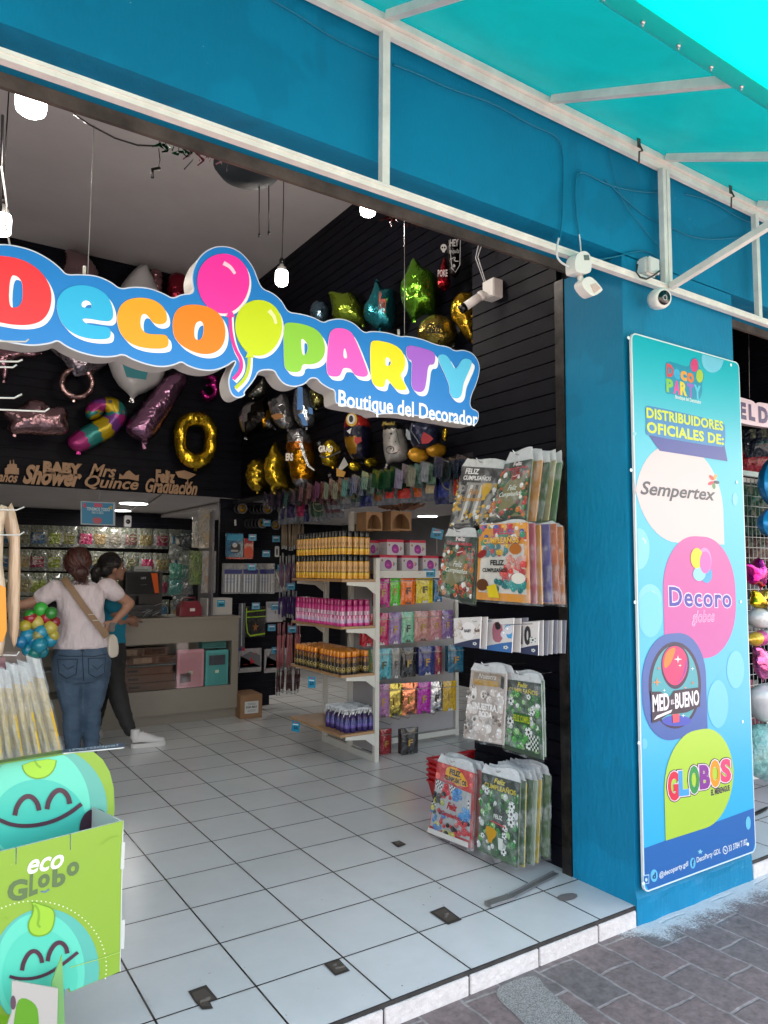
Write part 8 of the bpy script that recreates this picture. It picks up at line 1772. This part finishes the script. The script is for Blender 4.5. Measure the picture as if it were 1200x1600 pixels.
def sneaker(base, ang, nm):
    g = MB(); M_ = Matrix.Rotation(ang, 3, 'Z')
    def q(x, y, z): return base+M_ @ Vector((x, y, z*1.3))
    rings = [(-.11, .028, .05, .085), (-.08, .036, .03, .10), (-.03, .038, .03, .095), (.03, .042, .03, .075), (.08, .046, .03, .055), (.12, .042, .03, .045), (.155, .022, .03, .035)]
    vs = []
    for x, wy, z0, h in rings:
        for k in range(12):
            a = 2*math.pi*k/12; vs.append(q(x, wy*math.cos(a), .02+max(-.018, (h*.5)*math.sin(a))+h*.35))
    g.add(vs, [(i*12+k, i*12+(k+1) % 12, (i+1)*12+(k+1) % 12, (i+1)*12+k) for i in range(6) for k in range(12)]+[tuple(range(12)), tuple(72+k for k in range(12))], 'b4b0ac', sm=True)
    g.tube([q(-.085, 0, .06), q(-.088, 0, .12)], [.04, .038], 12, 'a8a4a0')
    sh = remesh(g, 'sneaker', mat('white_leather', (.50, .48, .46), .5, bump=.3, bscale=20, bdist=.01), P2, .007, 3)
    g = MB('c0bcb8'); S = Flat(base.z+.001); L = [(q(x, y, 0).x, q(x, y, 0).y) for x, y in [(-.118, -.025), (-.118, .025), (-.05, .038), (.05, .045), (.12, .045), (.165, .02), (.165, -.02), (.12, -.045), (.05, -.04), (-.05, -.036)]]; g.flat(S, [chaikin(L, 1)], 0, .036, c='b8b4b0'); g.obj('sole', PLAS, sh)
    g = MB('d0ccc8')
    for k in range(4): g.tube([q(-.03+k*.025, -.02, .098-k*.011), q(-.02+k*.025, .02, .098-k*.011)], .004, 5, 'd8d4d0')
    g.obj('laces', PLAS, sh)
sneaker(Vector((K(206, 1150).x+.0, Y2-.44, 0)), R(-8), 1)
p_ = aZ(210, 1160, 0); sneaker(Vector((K(148, 1150).x, Y2+.03, 0)), R(60), 2)

# --- cluster of small balloons beside her arm
cl = root('balloon_cluster', 'cluster of small green, red, yellow and blue balloons beside the woman in jeans', 'balloon cluster', J(57, 985, -.25))
BL = mat('latex_balloon', rough=.25, attr=True, coat=.4)
for x, y, r_, c in ((47, 962, 8.5, '2c8c2c'), (64, 952, 10.5, '38a83c'), (80, 958, 9, '2c8030'), (48, 966, 10, '901424'), (73, 965, 10.5, 'a01830'), (86, 972, 8, '7c1020'), (40, 978, 9, 'a89c30'), (58, 973, 10.5, 'b8ac50'), (79, 981, 10.5, 'b4a848'), (84, 993, 8, 'a89c38'), (60, 993, 9, '8c8c50'), (43, 993, 10.5, '1c80a4'), (64, 988, 10.5, '1c88a8'), (33, 1003, 8.5, '1470a0'), (79, 1000, 10, '1c84a0'), (62, 1008, 11, '148098'), (44, 1015, 9.5, '107c98'), (66, 1018, 9.5, '0c7080'), (54, 1020, 9, '10746c'), (52, 1000, 9, '1878a8')):
    p = J(x, y, -.25-.04*math.sin(x*1.3+y)); rr = r_*.00515
    g = MB(c); g.ball(p, rr, c, 14, (1, 1, 1.06)); g.lathe([(.006, -rr*1.16), (.003, -rr*1.04)], p, 6, c=c); g.obj('balloon', BL, cl)

# ================================================================ LEFT FOREGROUND: ROUND CARD DISPLAY
LP = Plane(aY(193, 1400, 2.42), 11); dsp = root('cardboard_display', 'lime green cardboard display with a smiling balloon face and a bin front', 'cardboard display', (LP.c.x-.3, LP.c.y, 0))
z8 = lambda L: z3(L, 0, 1150, 3.554)
def L8(L, n=0): return [LP.px(*p) for p in (chaikin(z8(L), n) if n else z8(L))]
LIME = '8aae38'
CARD = mat('card_print', rough=.45, attr=True, coat=.1, gain=.9)
panel = L8([(685, 470), (400, 545), (385, 549), (385, 548), (90, 622), (0, 642), (-230, 698), (-230, 1720), (60, 1560), (60, 1360), (320, 1400), (378, 1245), (385, 1425), (665, 1310)])
panel = L8([(685, 470), (395, 545), (393, 634), (388, 634), (388, 547), (95, 620), (92, 714), (86, 714), (86, 622), (-230, 698), (-230, 1500), (62, 1560), (66, 1358), (320, 1405), (372, 1250), (385, 1425), (665, 1308)])
MB(LIME).flat(LP, [panel], -.008, 0, c=LIME, side='c8ccc0').obj('front_panel', CARD, dsp)
def on(name, items, S=LP, f=L8, h0=.0006):
    g = MB()
    for i, (L, c, n) in enumerate(items):
        g.flat(S, [f(L, n)], h0+.0005*i, c=c)
    return g.obj(name, CARD, dsp)
def clip(L, x0=-225, y1=None): return L
circ = [(x, y) for x, y in ell(190, 1290, 360, 330, 64)]
def ccut(cx, cy, rx, ry):
    """circle of the printed ball, cut to the panel's lower edge"""
    o = []
    for x, y in ell(cx, cy, rx, ry, 72):
        yb = 1425-(x-385)*.41 if x > 385 else (1355+(x-66)*.18 if x > 66 else 1550)
        if x > 375 and x < 386: yb = 1400
        o.append((max(x, -226), min(y, yb-4)))
    return o
on('printed_ball', [(ccut(250, 1300, 300, 342), '5ab4a4', 0), (ccut(220, 1310, 250, 330), '62d0b4', 0), (ccut(220, 1340, 210, 270), '54c8ac', 0)])
on('leaf', [([(165, 910), (230, 935), (290, 950), (308, 990), (298, 1060), (270, 1100), (210, 1118), (160, 1100), (148, 1040), (175, 990), (185, 940)], '6ca028', 2), ([(172, 918), (230, 940), (285, 956), (300, 992), (290, 1056), (265, 1092), (212, 1108), (168, 1092), (156, 1040), (182, 992), (190, 948)], '9ac838', 2), (stroke([(188, 935), (212, 960), (215, 1010), (205, 1045), (222, 1060)], 13, 2), '7cac30', 0)], h0=.0026)
def arcpts(x0, y0, x1, y1, top, n=10): return [(x0+(x1-x0)*i/n, (y0+(y1-y0)*i/n)-top*math.sin(math.pi*i/n)**.55) for i in range(n+1)]
on('eyes', [(stroke(arcpts(120, 1300, 232, 1258, 85, 20), 24), '4c2c3c', 0), (stroke(arcpts(262, 1248, 372, 1205, 80, 20), 24), '4c2c3c', 0)], h0=.0036)
on('smile', [(stroke([(50, 1332), (100, 1345), (180, 1345), (260, 1320), (340, 1270), (430, 1198)], 18, 2), '4c2c3c', 0)], h0=.0044)
g = MB()
for k in range(60):
    a = R(-178+k*3.6); x = 190+400*math.cos(a); y = 1285+370*math.sin(a)
    if x > -220 and y < 1345: g.flat(LP, [[LP.px(*z8([(x+dx, y+dy)])[0]) for dx, dy in ((-4, -3), (4, -3), (4, 4), (-4, 4))]], .0008, c='e0ecc0')
g.obj('dotted_line', CARD, dsp)
g = MB()
def ztext(S, txt, x0, y0, x1, y1, hgt, h, c, bold=.03, shear=0):
    (a, b_), (c_, e_), (_, t_) = [S.px(*p) for p in z8([(x0, y0), (x1, y1), (x0, y0-hgt)])]
    text(g, S, txt, a, b_, c_, t_, h, c, bold=bold, shear=shear, slope=e_-b_)
ztext(LP, 'eco', 150, 770, 352, 730, 78, .001, 'f0f4e8', .02, .3)
for ch, x0, x1, yb, hg in (('G', 38, 150, 925, 120), ('L', 160, 208, 893, 122), ('o', 208, 275, 850, 75), ('b', 288, 362, 845, 102), ('o', 368, 438, 785, 78)): ztext(LP, ch, x0, yb, x1, yb-18, hg, .0012, '5c7448', .045)
g.flat(LP, [L8(stroke([(225, 862), (250, 866), (272, 850)], 9))], .0012, c='5c7c98'); g.obj('printed_name', CARD, dsp)
on('crease', [(stroke([(385, 1282), (560, 1232), (664, 1196)], 4), 'a8cc60', 0), (stroke([(60, 705), (58, 720)], 3), 'a8cc60', 0), (stroke([(560, 600), (610, 560), (655, 552)], 3), '7ca428', 0), (stroke([(20, 1000), (40, 1010)], 3), '7ca428', 0)], h0=.005)
# right edge (corrugated card side with tabs) and inner side wall
e0 = LP.P(*L8([(685, 470)])[0]); e1 = LP.P(*L8([(665, 1308)])[0]); back = Vector((-math.sin(R(11)), math.cos(R(11)), 0))*.24
MB('b8bcb4').add([e0+LP.n*-.0085, e1+LP.n*-.0085, e1+back, e0+back+Vector((-.0, 0, -.01))]+[v+Vector((-.006, 0, 0)) for v in (e0+LP.n*-.0085, e1+LP.n*-.0085, e1+back, e0+back+Vector((0, 0, -.01)))], [(0, 1, 2, 3), (7, 6, 5, 4), (0, 3, 7, 4), (1, 5, 6, 2)], 'aeb8b4').obj('side_panel', CARD, dsp)
on('edge_strip', [([(685, 470), (686, 470), (668, 1308), (664, 1308), (678, 560)], 'd0d4cc', 0)], h0=.0008)
for y0, y1 in ((590, 738), (1020, 1180)):
    MB('d0d4cc').flat(LP, [L8([(675, y0), (693, y0-2), (687, y1), (668, y1)])], -.006, .0022, c='c8ccc4').obj('card_tab', CARD, dsp)
# lower bin
LP2 = Plane(LP.P(-.25, -.2, .10), 11); L9 = lambda L, n=0: [LP2.px(*p) for p in (chaikin(z8(L), n) if n else z8(L))]
MB('b0aca4').flat(LP2, [L9([(68, 1358), (322, 1402), (312, 1800), (-60, 1900), (66, 1540)])], -.006, 0, c='b4b0a8').obj('bin_front', CARD, dsp)
on('bin_leaf', [([(95, 1470), (130, 1450), (190, 1480), (215, 1530), (215, 1700), (60, 1720), (80, 1560)], '5c9820', 1), (ell(72, 1480, 16, 40, 12), '5c4450', 0)], S=LP2, f=L9)
MB('7cb070').flat(LP2, [L9([(322, 1402), (378, 1250), (385, 1420), (400, 1800), (318, 1800)])], -.05, -.044, c='7cb068').obj('bin_flap', CARD, dsp)
MB('58b8b0').flat(LP, [L8([(386, 1428), (470, 1390), (440, 1640), (386, 1700)])], -.14, -.13, c='50b4b0').obj('inner_leg', CARD, dsp)
# base block hidden under the panel down to the floor
q0 = LP.P(-.10, -.27, -.05); MB('8fc81e').box(q0.x-.42, q0.x-.16, q0.y-.06, q0.y+.16, 0, .30, '7cb41c').obj('base', CARD, dsp)
# header behind
LP3 = Plane(LP.c+back*.95, 11); LH = lambda L, n=0: [LP3.px(*p) for p in (chaikin(z8(L), n) if n else z8(L))]
MB(LIME).flat(LP3, [LH([(-230, 190), (-100, 165), (0, 150), (200, 118), (440, 92), (520, 88), (570, 130), (610, 200), (632, 290), (636, 400), (628, 520), (560, 720), (-230, 900)], 0)], -.006, 0, c=LIME, side='c8ccc0').obj('header_panel', CARD, dsp)
def hcut(cx, cy, rx, ry): return [(max(min(x, 632), -226), max(y, 152-x*.145+4)) for x, y in ell(cx, cy, rx, ry, 64)]
on('header_ball', [(hcut(250, 400, 345, 345), '5fb0a0', 0), (hcut(215, 400, 285, 340), '68d4b8', 0), (hcut(215, 470, 260, 230), '46c0ac', 0)], S=LP3, f=LH)
on('header_leaf', [([(118, 150), (125, 195), (160, 230), (210, 242), (265, 228), (305, 185), (318, 118)], '6ca028', 1), ([(124, 150), (132, 192), (162, 222), (210, 234), (262, 220), (298, 180), (310, 120)], '9cd038', 1), (stroke([(190, 135), (205, 160), (225, 175)], 12), '7cb030', 0)], S=LP3, f=LH, h0=.0026)
on('header_eyes', [(stroke(arcpts(80, 440, 215, 412, 92, 20), 27), '4c2c3c', 0), (stroke(arcpts(258, 405, 385, 375, 90, 20), 27), '4c2c3c', 0)], S=LP3, f=LH, h0=.0044)
on('header_smile', [(stroke([(-10, 462), (60, 492), (160, 500), (280, 478), (380, 430), (450, 375)], 22, 2), '4c2c3c', 0), (chaikin([(435, 560), (440, 470), (480, 410), (545, 398), (595, 430), (605, 520), (600, 600)], 2), '3c1c2c', 0)], S=LP3, f=LH, h0=.0052)
# printed strip tilted on top
zq = z8([(700, 68), (704, 42), (360, 78), (340, 98)])
def tq(pts, Ys): return [aY(*p, Yv) for p, Yv in zip(z8(pts), Ys)]
ya, yb = 2.62, 2.78
Qs = Quad(*tq([(345, 76), (690, 38), (690, 62), (345, 95)], (yb, yb+.09, ya+.09, ya)))
MB('1f4f74').flat(Qs, [rrect(0, 0, 1, 1, .08)], -.004, 0, c='1f4f74', side='c8ccc8').obj('strip', CARD, dsp)
g = MB(); text(g, Qs, '¡Participa!', .10, .85, .90, .12, .001, 'b8ccd8', bold=.03); g.obj('strip_lettering', CARD, dsp)
Qg = Quad(*tq([(-230, 172), (344, 76), (344, 96), (-230, 188)], (yb-.14, yb, ya, ya-.14)))
MB('4c8c28').flat(Qg, [[(0, 0), (1, 0), (1, 1), (0, 1)]], -.004, 0, c='4c8420').obj('top_ledge', CARD, dsp)
# hanging long packs, cream coloured
FLM = film()
def creambag(i, xt, xb, wt, wb, yt, yb_, Y, label, c, ce):
    a = [aY(xt, yt, Y), aY(xt+wt, yt+6, Y-.0), aY(xb+wb, yb_, Y-.02), aY(xb, yb_, Y)]
    Q = Quad(*a); r = root('backdrop_bag', label, 'backdrop bag', a[3], 'cream backdrop bags hanging behind the green display')
    m_ = 10; g = MB(c); vs = []
    for j in range(m_*2+1):
        for k in range(m_+1):
            s, t = k/m_, j/(2*m_); h = .022*math.sin(math.pi*s)+.007*noise.noise(Vector((s*5+i*3, t*6, i))); vs.append(Q.P(s, t, h))
    for j in range(m_*2):
        for k in range(m_):
            t = j/(2*m_); n_ = noise.noise(Vector((k*.5+i*7, j*.35, 2)))
            cc = 'a8acaa' if t < .16 else (ce if (k > 7 and t > .45 and n_ > -.15) else (c if n_ < .1 else 'b0a078'))
            q = [vs[j*(m_+1)+k], vs[j*(m_+1)+k+1], vs[(j+1)*(m_+1)+k+1], vs[(j+1)*(m_+1)+k]]; g.add(q, [(0, 1, 2, 3)], cc, sm=True)
    o = g.obj('cloth', mat('cream_backdrop', rough=.4, attr=True, coat=.3, bump=.6, bscale=16, bdist=.03), r); weld(o)
    g = MB(); vs2 = [Q.P(-.05+1.1*k/6, -.02+1.05*j/10, .034+.006*noise.noise(Vector((k, j, i)))) for j in range(11) for k in range(7)]; g.add(vs2, [(j*7+k, j*7+k+1, (j+1)*7+k+1, (j+1)*7+k) for j in range(10) for k in range(6)], sm=True); g.obj('film', FLM, r)
nm2 = ('rightmost', 'second from the right', 'third from the right', 'fourth from the right', 'fifth from the right', 'sixth from the right', 'leftmost')
for i, (xt, xb, wt, wb, yt, yb_, ce) in enumerate(((40, 72, 22, 27, 1024, 1180, 'd8a810'), (26, 60, 18, 22, 1030, 1181, 'a89860'), (20, 44, 18, 22, 1036, 1184, 'd8b010'), (8, 32, 18, 20, 1034, 1186, 'a89468'), (-4, 16, 18, 22, 1042, 1188, 'd0a818'), (-16, 0, 18, 20, 1040, 1190, 'b09c60'), (-30, -14, 18, 20, 1044, 1192, 'c8a828'))):
    creambag(i, xt, xb, wt, wb, yt, yb_, 3.15-.045*i, 'cream backdrop bag with yellow edge behind the green display, '+nm2[i] if ce[0] in 'cd' else 'plain cream backdrop bag behind the green display, '+nm2[i], 'a49878', ce)
def stick(i, L, c, label, Y=2.95):
    S = Plane(aY(L[0][0], L[0][1], Y), -30); o = [S.px(*p) for p in L]; r = root('long_pack', label, 'long pack', S.c, 'tall packs hanging at the left edge')
    g = MB(c); xs_ = [p[0] for p in o]; W = max(xs_)-min(xs_); inflate(g, S, o, [], .02, W*.5, W/6, c, wr=.2, wf=30); k = g.obj('pack_body', mat('beige_wrap', rough=.35, attr=True, coat=.3, bump=.5, bscale=14, bdist=.02, stretch=(4, 4, .5)), r); weld(k)
stick(0, [(2, 806), (10, 796), (18, 785), (24, 800), (31, 830), (32, 900), (30, 980), (26, 1004), (22, 1014), (14, 990), (11, 940), (13, 880), (14, 850)], 'b89c80', 'tall beige pack with folded top and pointed end, second from the left edge')
stick(1, [(-14, 800), (2, 788), (12, 792), (6, 820), (4, 880), (9, 920), (8, 1000), (4, 1026), (-14, 1010)], 'b4a088', 'tall beige pack cut by the left edge of the picture', Y=2.9)
MB('e08c10').flat(Plane(aY(3, 950, 2.86), -20), [[Plane(aY(3, 950, 2.86), -20).px(*p) for p in [(0, 914), (9, 918), (11, 985), (5, 1003), (-12, 1000), (-12, 912)]]], 0, .004, c='d88810').obj('orange_card', PRINT, label='orange printed card hanging in front of the leftmost tall pack', cat='card')
rk = root('wire_rack', 'white wire hook rack whose hooks poke in at the left edge', 'wire rack', aY(-120, 900, 2.9))
HKS = [(-40, 621, 22, 622, 34, 616, 2.4), (-40, 565, 28, 565, 35, 562, 2.4), (-40, 573, 20, 574, 26, 570, 2.4), (-40, 637, 70, 643, 77, 638, 2.4), (-40, 795, 26, 797, 38, 792, 2.85), (-40, 836, 30, 836, 38, 831, 2.85), (-40, 533, 40, 534, 45, 530, 2.35), (-40, 1023, 26, 1024, 30, 1018, 2.95)]
for x0, y0, x1, y1, x2, y2, Y in HKS: MB('b8b8b4').tube([aY(x0-60, y0-1, Y), aY(x1, y1, Y), aY(x2, y2, Y)], .0028, 6, 'b8b8b4').obj('hook', PLAS, rk)
a = aY(-95, 500, 2.6); MB('b8b8b4').box(a.x-.02, a.x, 2.3, 2.34, 0, 2.4, 'b8b8b4').obj('post', PLAS, rk); MB('b8b8b4').box(a.x-.02, a.x, 3.0, 3.04, 0, 2.4, 'b8b8b4').obj('post', PLAS, rk)
for z in (1.2, 1.6, 2.05, 2.2): MB('b8b8b4').bar((a.x-.01, 2.34, z), (a.x-.01, 3.0, z), .012, .012, 'b8b8b4').obj('cross_bar', PLAS, rk)
cab = MB('101012'); cab.tube([aY(4, 180, 3.2), aY(3, 240, 3.2), aY(1, 330, 3.2)], .006, 6, '101012'); cab.tube([aY(2, 260, 3.1), aY(10, 320, 3.1), aY(8, 350, 3.1), aY(16, 385, 3.1)], .004, 6, 'c8c8c4'); cab.obj('twisted_cable', PLAS, label='black and white twisted cable hanging at the upper left edge', cat='cable')

# ================================================================ RIGHT BAY
gy = 2.85
gr = root('grid_rack', 'white wire grid display rack in the second bay right of the pillar', 'grid rack', (4.9, gy, 0))
p0 = aY(1148, 733, gy); 
MB().bar((p0.x-.25, gy, p0.z-.02), (p0.x+.9, gy, p0.z-.02), .03, .035).obj('top_bar', WH, gr)
g = MB('b4b4b0')
for k in range(-4, 18): g.tube([(p0.x+.05*k, gy+.004, p0.z-.03), (p0.x+.05*k, gy+.004, .18)], .0024, 5, 'b4b4b0')
for k in range(0, 29): g.tube([(p0.x-.25, gy-.002, p0.z-.03-k*.073), (p0.x+.9, gy-.002, p0.z-.03-k*.073)], .0024, 5, 'b4b4b0')
g.obj('wire_mesh', PLAS, gr)
MB().bar((p0.x-.25, gy+.1, .12), (p0.x+.9, gy-.25, .12), .03, .03).obj('foot_bar', WH, gr); MB().bar((p0.x+.9, gy, 0), (p0.x+.9, gy, p0.z), .03, .03).obj('post', WH, gr); MB().bar((p0.x-.25, gy, 0), (p0.x-.25, gy, p0.z), .03, .03).obj('post', WH, gr)
ELP = Plane(aY(1175, 640, 2.7), 0); es = root('hanging_sign', 'pale pink cut-out sign with purple letters EL D hanging in the second bay', 'shop sign', ELP.c)
z9 = lambda L: z3(L, 1130, 600, 4.443)
def eL(L, n=0): return [ELP.px(*p) for p in (chaikin(z9(L), n) if n else z9(L))]
MB('c8b4bc').flat(ELP, [eL([(-40, 85), (60, 90), (78, 105), (90, 92), (110, 88), (150, 100), (210, 118), (225, 140), (240, 125), (300, 135), (400, 150), (420, 300), (330, 305), (240, 292), (150, 278), (105, 262), (80, 255), (-40, 255)], 1)], -.04, 0, c='d8bcc8', side='9c8c90').obj('sign_body', PRINT, es)
g = MB()
for ch, x0, y0, x1, y1, hg in (('A', -30, 228, 78, 232, 105), ('E', 112, 240, 160, 250, 118), ('L', 178, 250, 222, 262, 112), ('D', 246, 268, 312, 280, 114)):
    (a, b_), (c_, e_), (_, t_) = [ELP.px(*p) for p in z9([(x0, y0), (x1, y1), (x0, y0-hg)])]; text(g, ELP, ch, a, b_, c_, t_, .002, '4c2c5c', bold=.06, slope=e_-b_)
g.obj('sign_lettering', PRINT, es)
MB('8a8a88').tube([aY(1170, 520, 2.74), aY(1171, 622, 2.74)], .0016, 5).obj('hanging_wire', PLAS, label='thin wire holding the pale pink sign in the second bay', cat='wire', group='wires holding the shop signs')
RX = 6.1
k = 0
for (x, y, c, nm, wd) in ((1152, 715, '8c1824', 'red', .24), (1178, 712, '9c1c30', 'crimson', .26), (1160, 690, '16203c', 'navy', .25), (1190, 688, '10182c', 'dark blue', .26), (1158, 775, '101418', 'black', .24), (1185, 775, '1c4c34', 'green', .24), (1165, 805, '1c5038', 'dark green', .24), (1190, 810, '244838', 'sea green', .24), (1160, 860, '4c4440', 'brown grey', .24), (1186, 860, '5c3830', 'russet', .24), (1164, 905, '2c2c34', 'charcoal', .24), (1158, 945, '1c2c4c', 'slate blue', .24), (1166, 985, '241c38', 'dark violet', .24), (1160, 1080, '9c2038', 'raspberry', .24), (1166, 1120, '7c2c38', 'wine red', .24), (1168, 1160, '6c4c30', 'tan', .24)):
    p = aX(x, y, 6.0); pouch((p.x, p.y, p.z+.1), wd, .24, c, nm+' balloon bag behind the wire grid in the second bay', 'balloon bags on the wall of the second bay', band=c, face=R(-55), ring=k < 2); k += 1
def rb(name, label, L, c, Y=2.62, T=.06, n=1, m=None, cat='foil balloon', w=None): return foil(name, label, L, c, aY(sum(p[0] for p in L)/len(L), sum(p[1] for p in L)/len(L), Y), 8, T, n=n, m=m, cat=cat, group='balloons in front of the wire grid', w=w)
z10 = lambda L: z3(L, 1130, 600, 4.443)
rb('star_balloon', 'magenta star foil balloon, topmost of the column on the wire grid', z10([(145, 1245), (180, 1240), (222, 1265), (238, 1190), (262, 1240), (290, 1295), (320, 1310), (280, 1350), (270, 1425), (235, 1390), (195, 1400), (185, 1310)]), (.62, .02, .25), T=.05)
r, pl = rb('star_balloon', 'yellow gold star foil balloon with dark eyes below the magenta star', z10([(205, 1420), (245, 1445), (300, 1415), (330, 1450), (325, 1600), (290, 1640), (250, 1560), (195, 1540), (215, 1480)]), (.65, .42, .02), T=.05)
deco(r, pl, 'eye', [(z10(ell(265, 1498, 15, 15, 12)), '101010'), (z10(ell(262, 1555, 18, 22, 12)), '181410')], .052)
z11 = lambda L: z3(L, 1130, 940, 3.636)
rb('white_balloon', 'clear and pink spotted balloon between the gold star and the bottle balloon', z11([(165, 60), (200, 30), (260, 40), (300, 80), (290, 140), (200, 160), (165, 120)]), (.5, .42, .46), T=.06, m=gl)
def btl(x, y): zx = (x-1130)*3.636; return 'c8a010' if zx < 185 else ('b02878' if zx < 215 else 'a8acac')
L = z11([(108, 205), (140, 195), (160, 178), (200, 165), (300, 150), (310, 230), (200, 255), (165, 250), (145, 230), (112, 232)]); foil('balloon_bottle', 'baby bottle shaped balloon with yellow teat and magenta collar on the wire grid', L, (.5, .5, .5), aY(1175, 997, 2.58), 8, .05, n=1, colf=btl, m=mat('satin_foil'), group='balloons in front of the wire grid')
rb('pink_balloon', 'pink curved foil balloon below the bottle balloon', z11([(165, 255), (215, 250), (240, 290), (300, 310), (300, 380), (255, 400), (235, 455), (200, 420), (185, 350), (190, 300)]), (.62, .13, .32), T=.05)
rb('white_bag', 'white crumpled plastic bag with a red mark below the pink balloon', z11([(175, 500), (210, 470), (300, 455), (310, 600), (260, 680), (215, 690), (185, 620), (165, 540)]), (.40, .46, .46), T=.08, m=gl, cat='plastic bag')
r, pl = rb('mint_bag', 'large mint green crumpled plastic bag nearest the floor in the second bay', z11([(170, 700), (230, 690), (330, 680), (360, 900), (330, 1010), (260, 1030), (190, 1000), (150, 980), (135, 880), (150, 800)]), (.14, .34, .32), T=.11, m=mat('mint_bag_film', (.16, .36, .33), .3, coat=.6, nscale=14, namt=.4, bump=1, bscale=12, bdist=.06), cat='plastic bag')
bl = root('blue_balloon', 'bright blue foil balloon of stacked round lobes at the right edge', 'foil balloon', aY(1210, 760, 2.5))
g = MB((.01, .22, .52)); S = Plane(aY(1210, 760, 2.5), 8); 
for cx, cy, rx, ry in ((1226, 752, 32, 46), (1220, 816, 28, 28)): inflate(g, S, [S.px(*p) for p in ell(cx, cy, rx, ry, 24)], [], .07, .09, .02, (.01, .22, .52), wr=.1, wf=60)
g.obj('foil_skin', mat('satin_foil'), bl)
p = aZ(1185, 1300, 0); MB('141414').flat(Flat(0), [chaikin([(aZ(x, y, 0).x, aZ(x, y, 0).y) for x, y in ((1170, 1278), (1185, 1274), (1200, 1266), (1200, 1262), (1183, 1270), (1172, 1275))], 1)], .003, .012, c='181614').obj('dark_scrap', MATTE, label='dark scrap lying on the tiles of the second bay', cat='scrap')
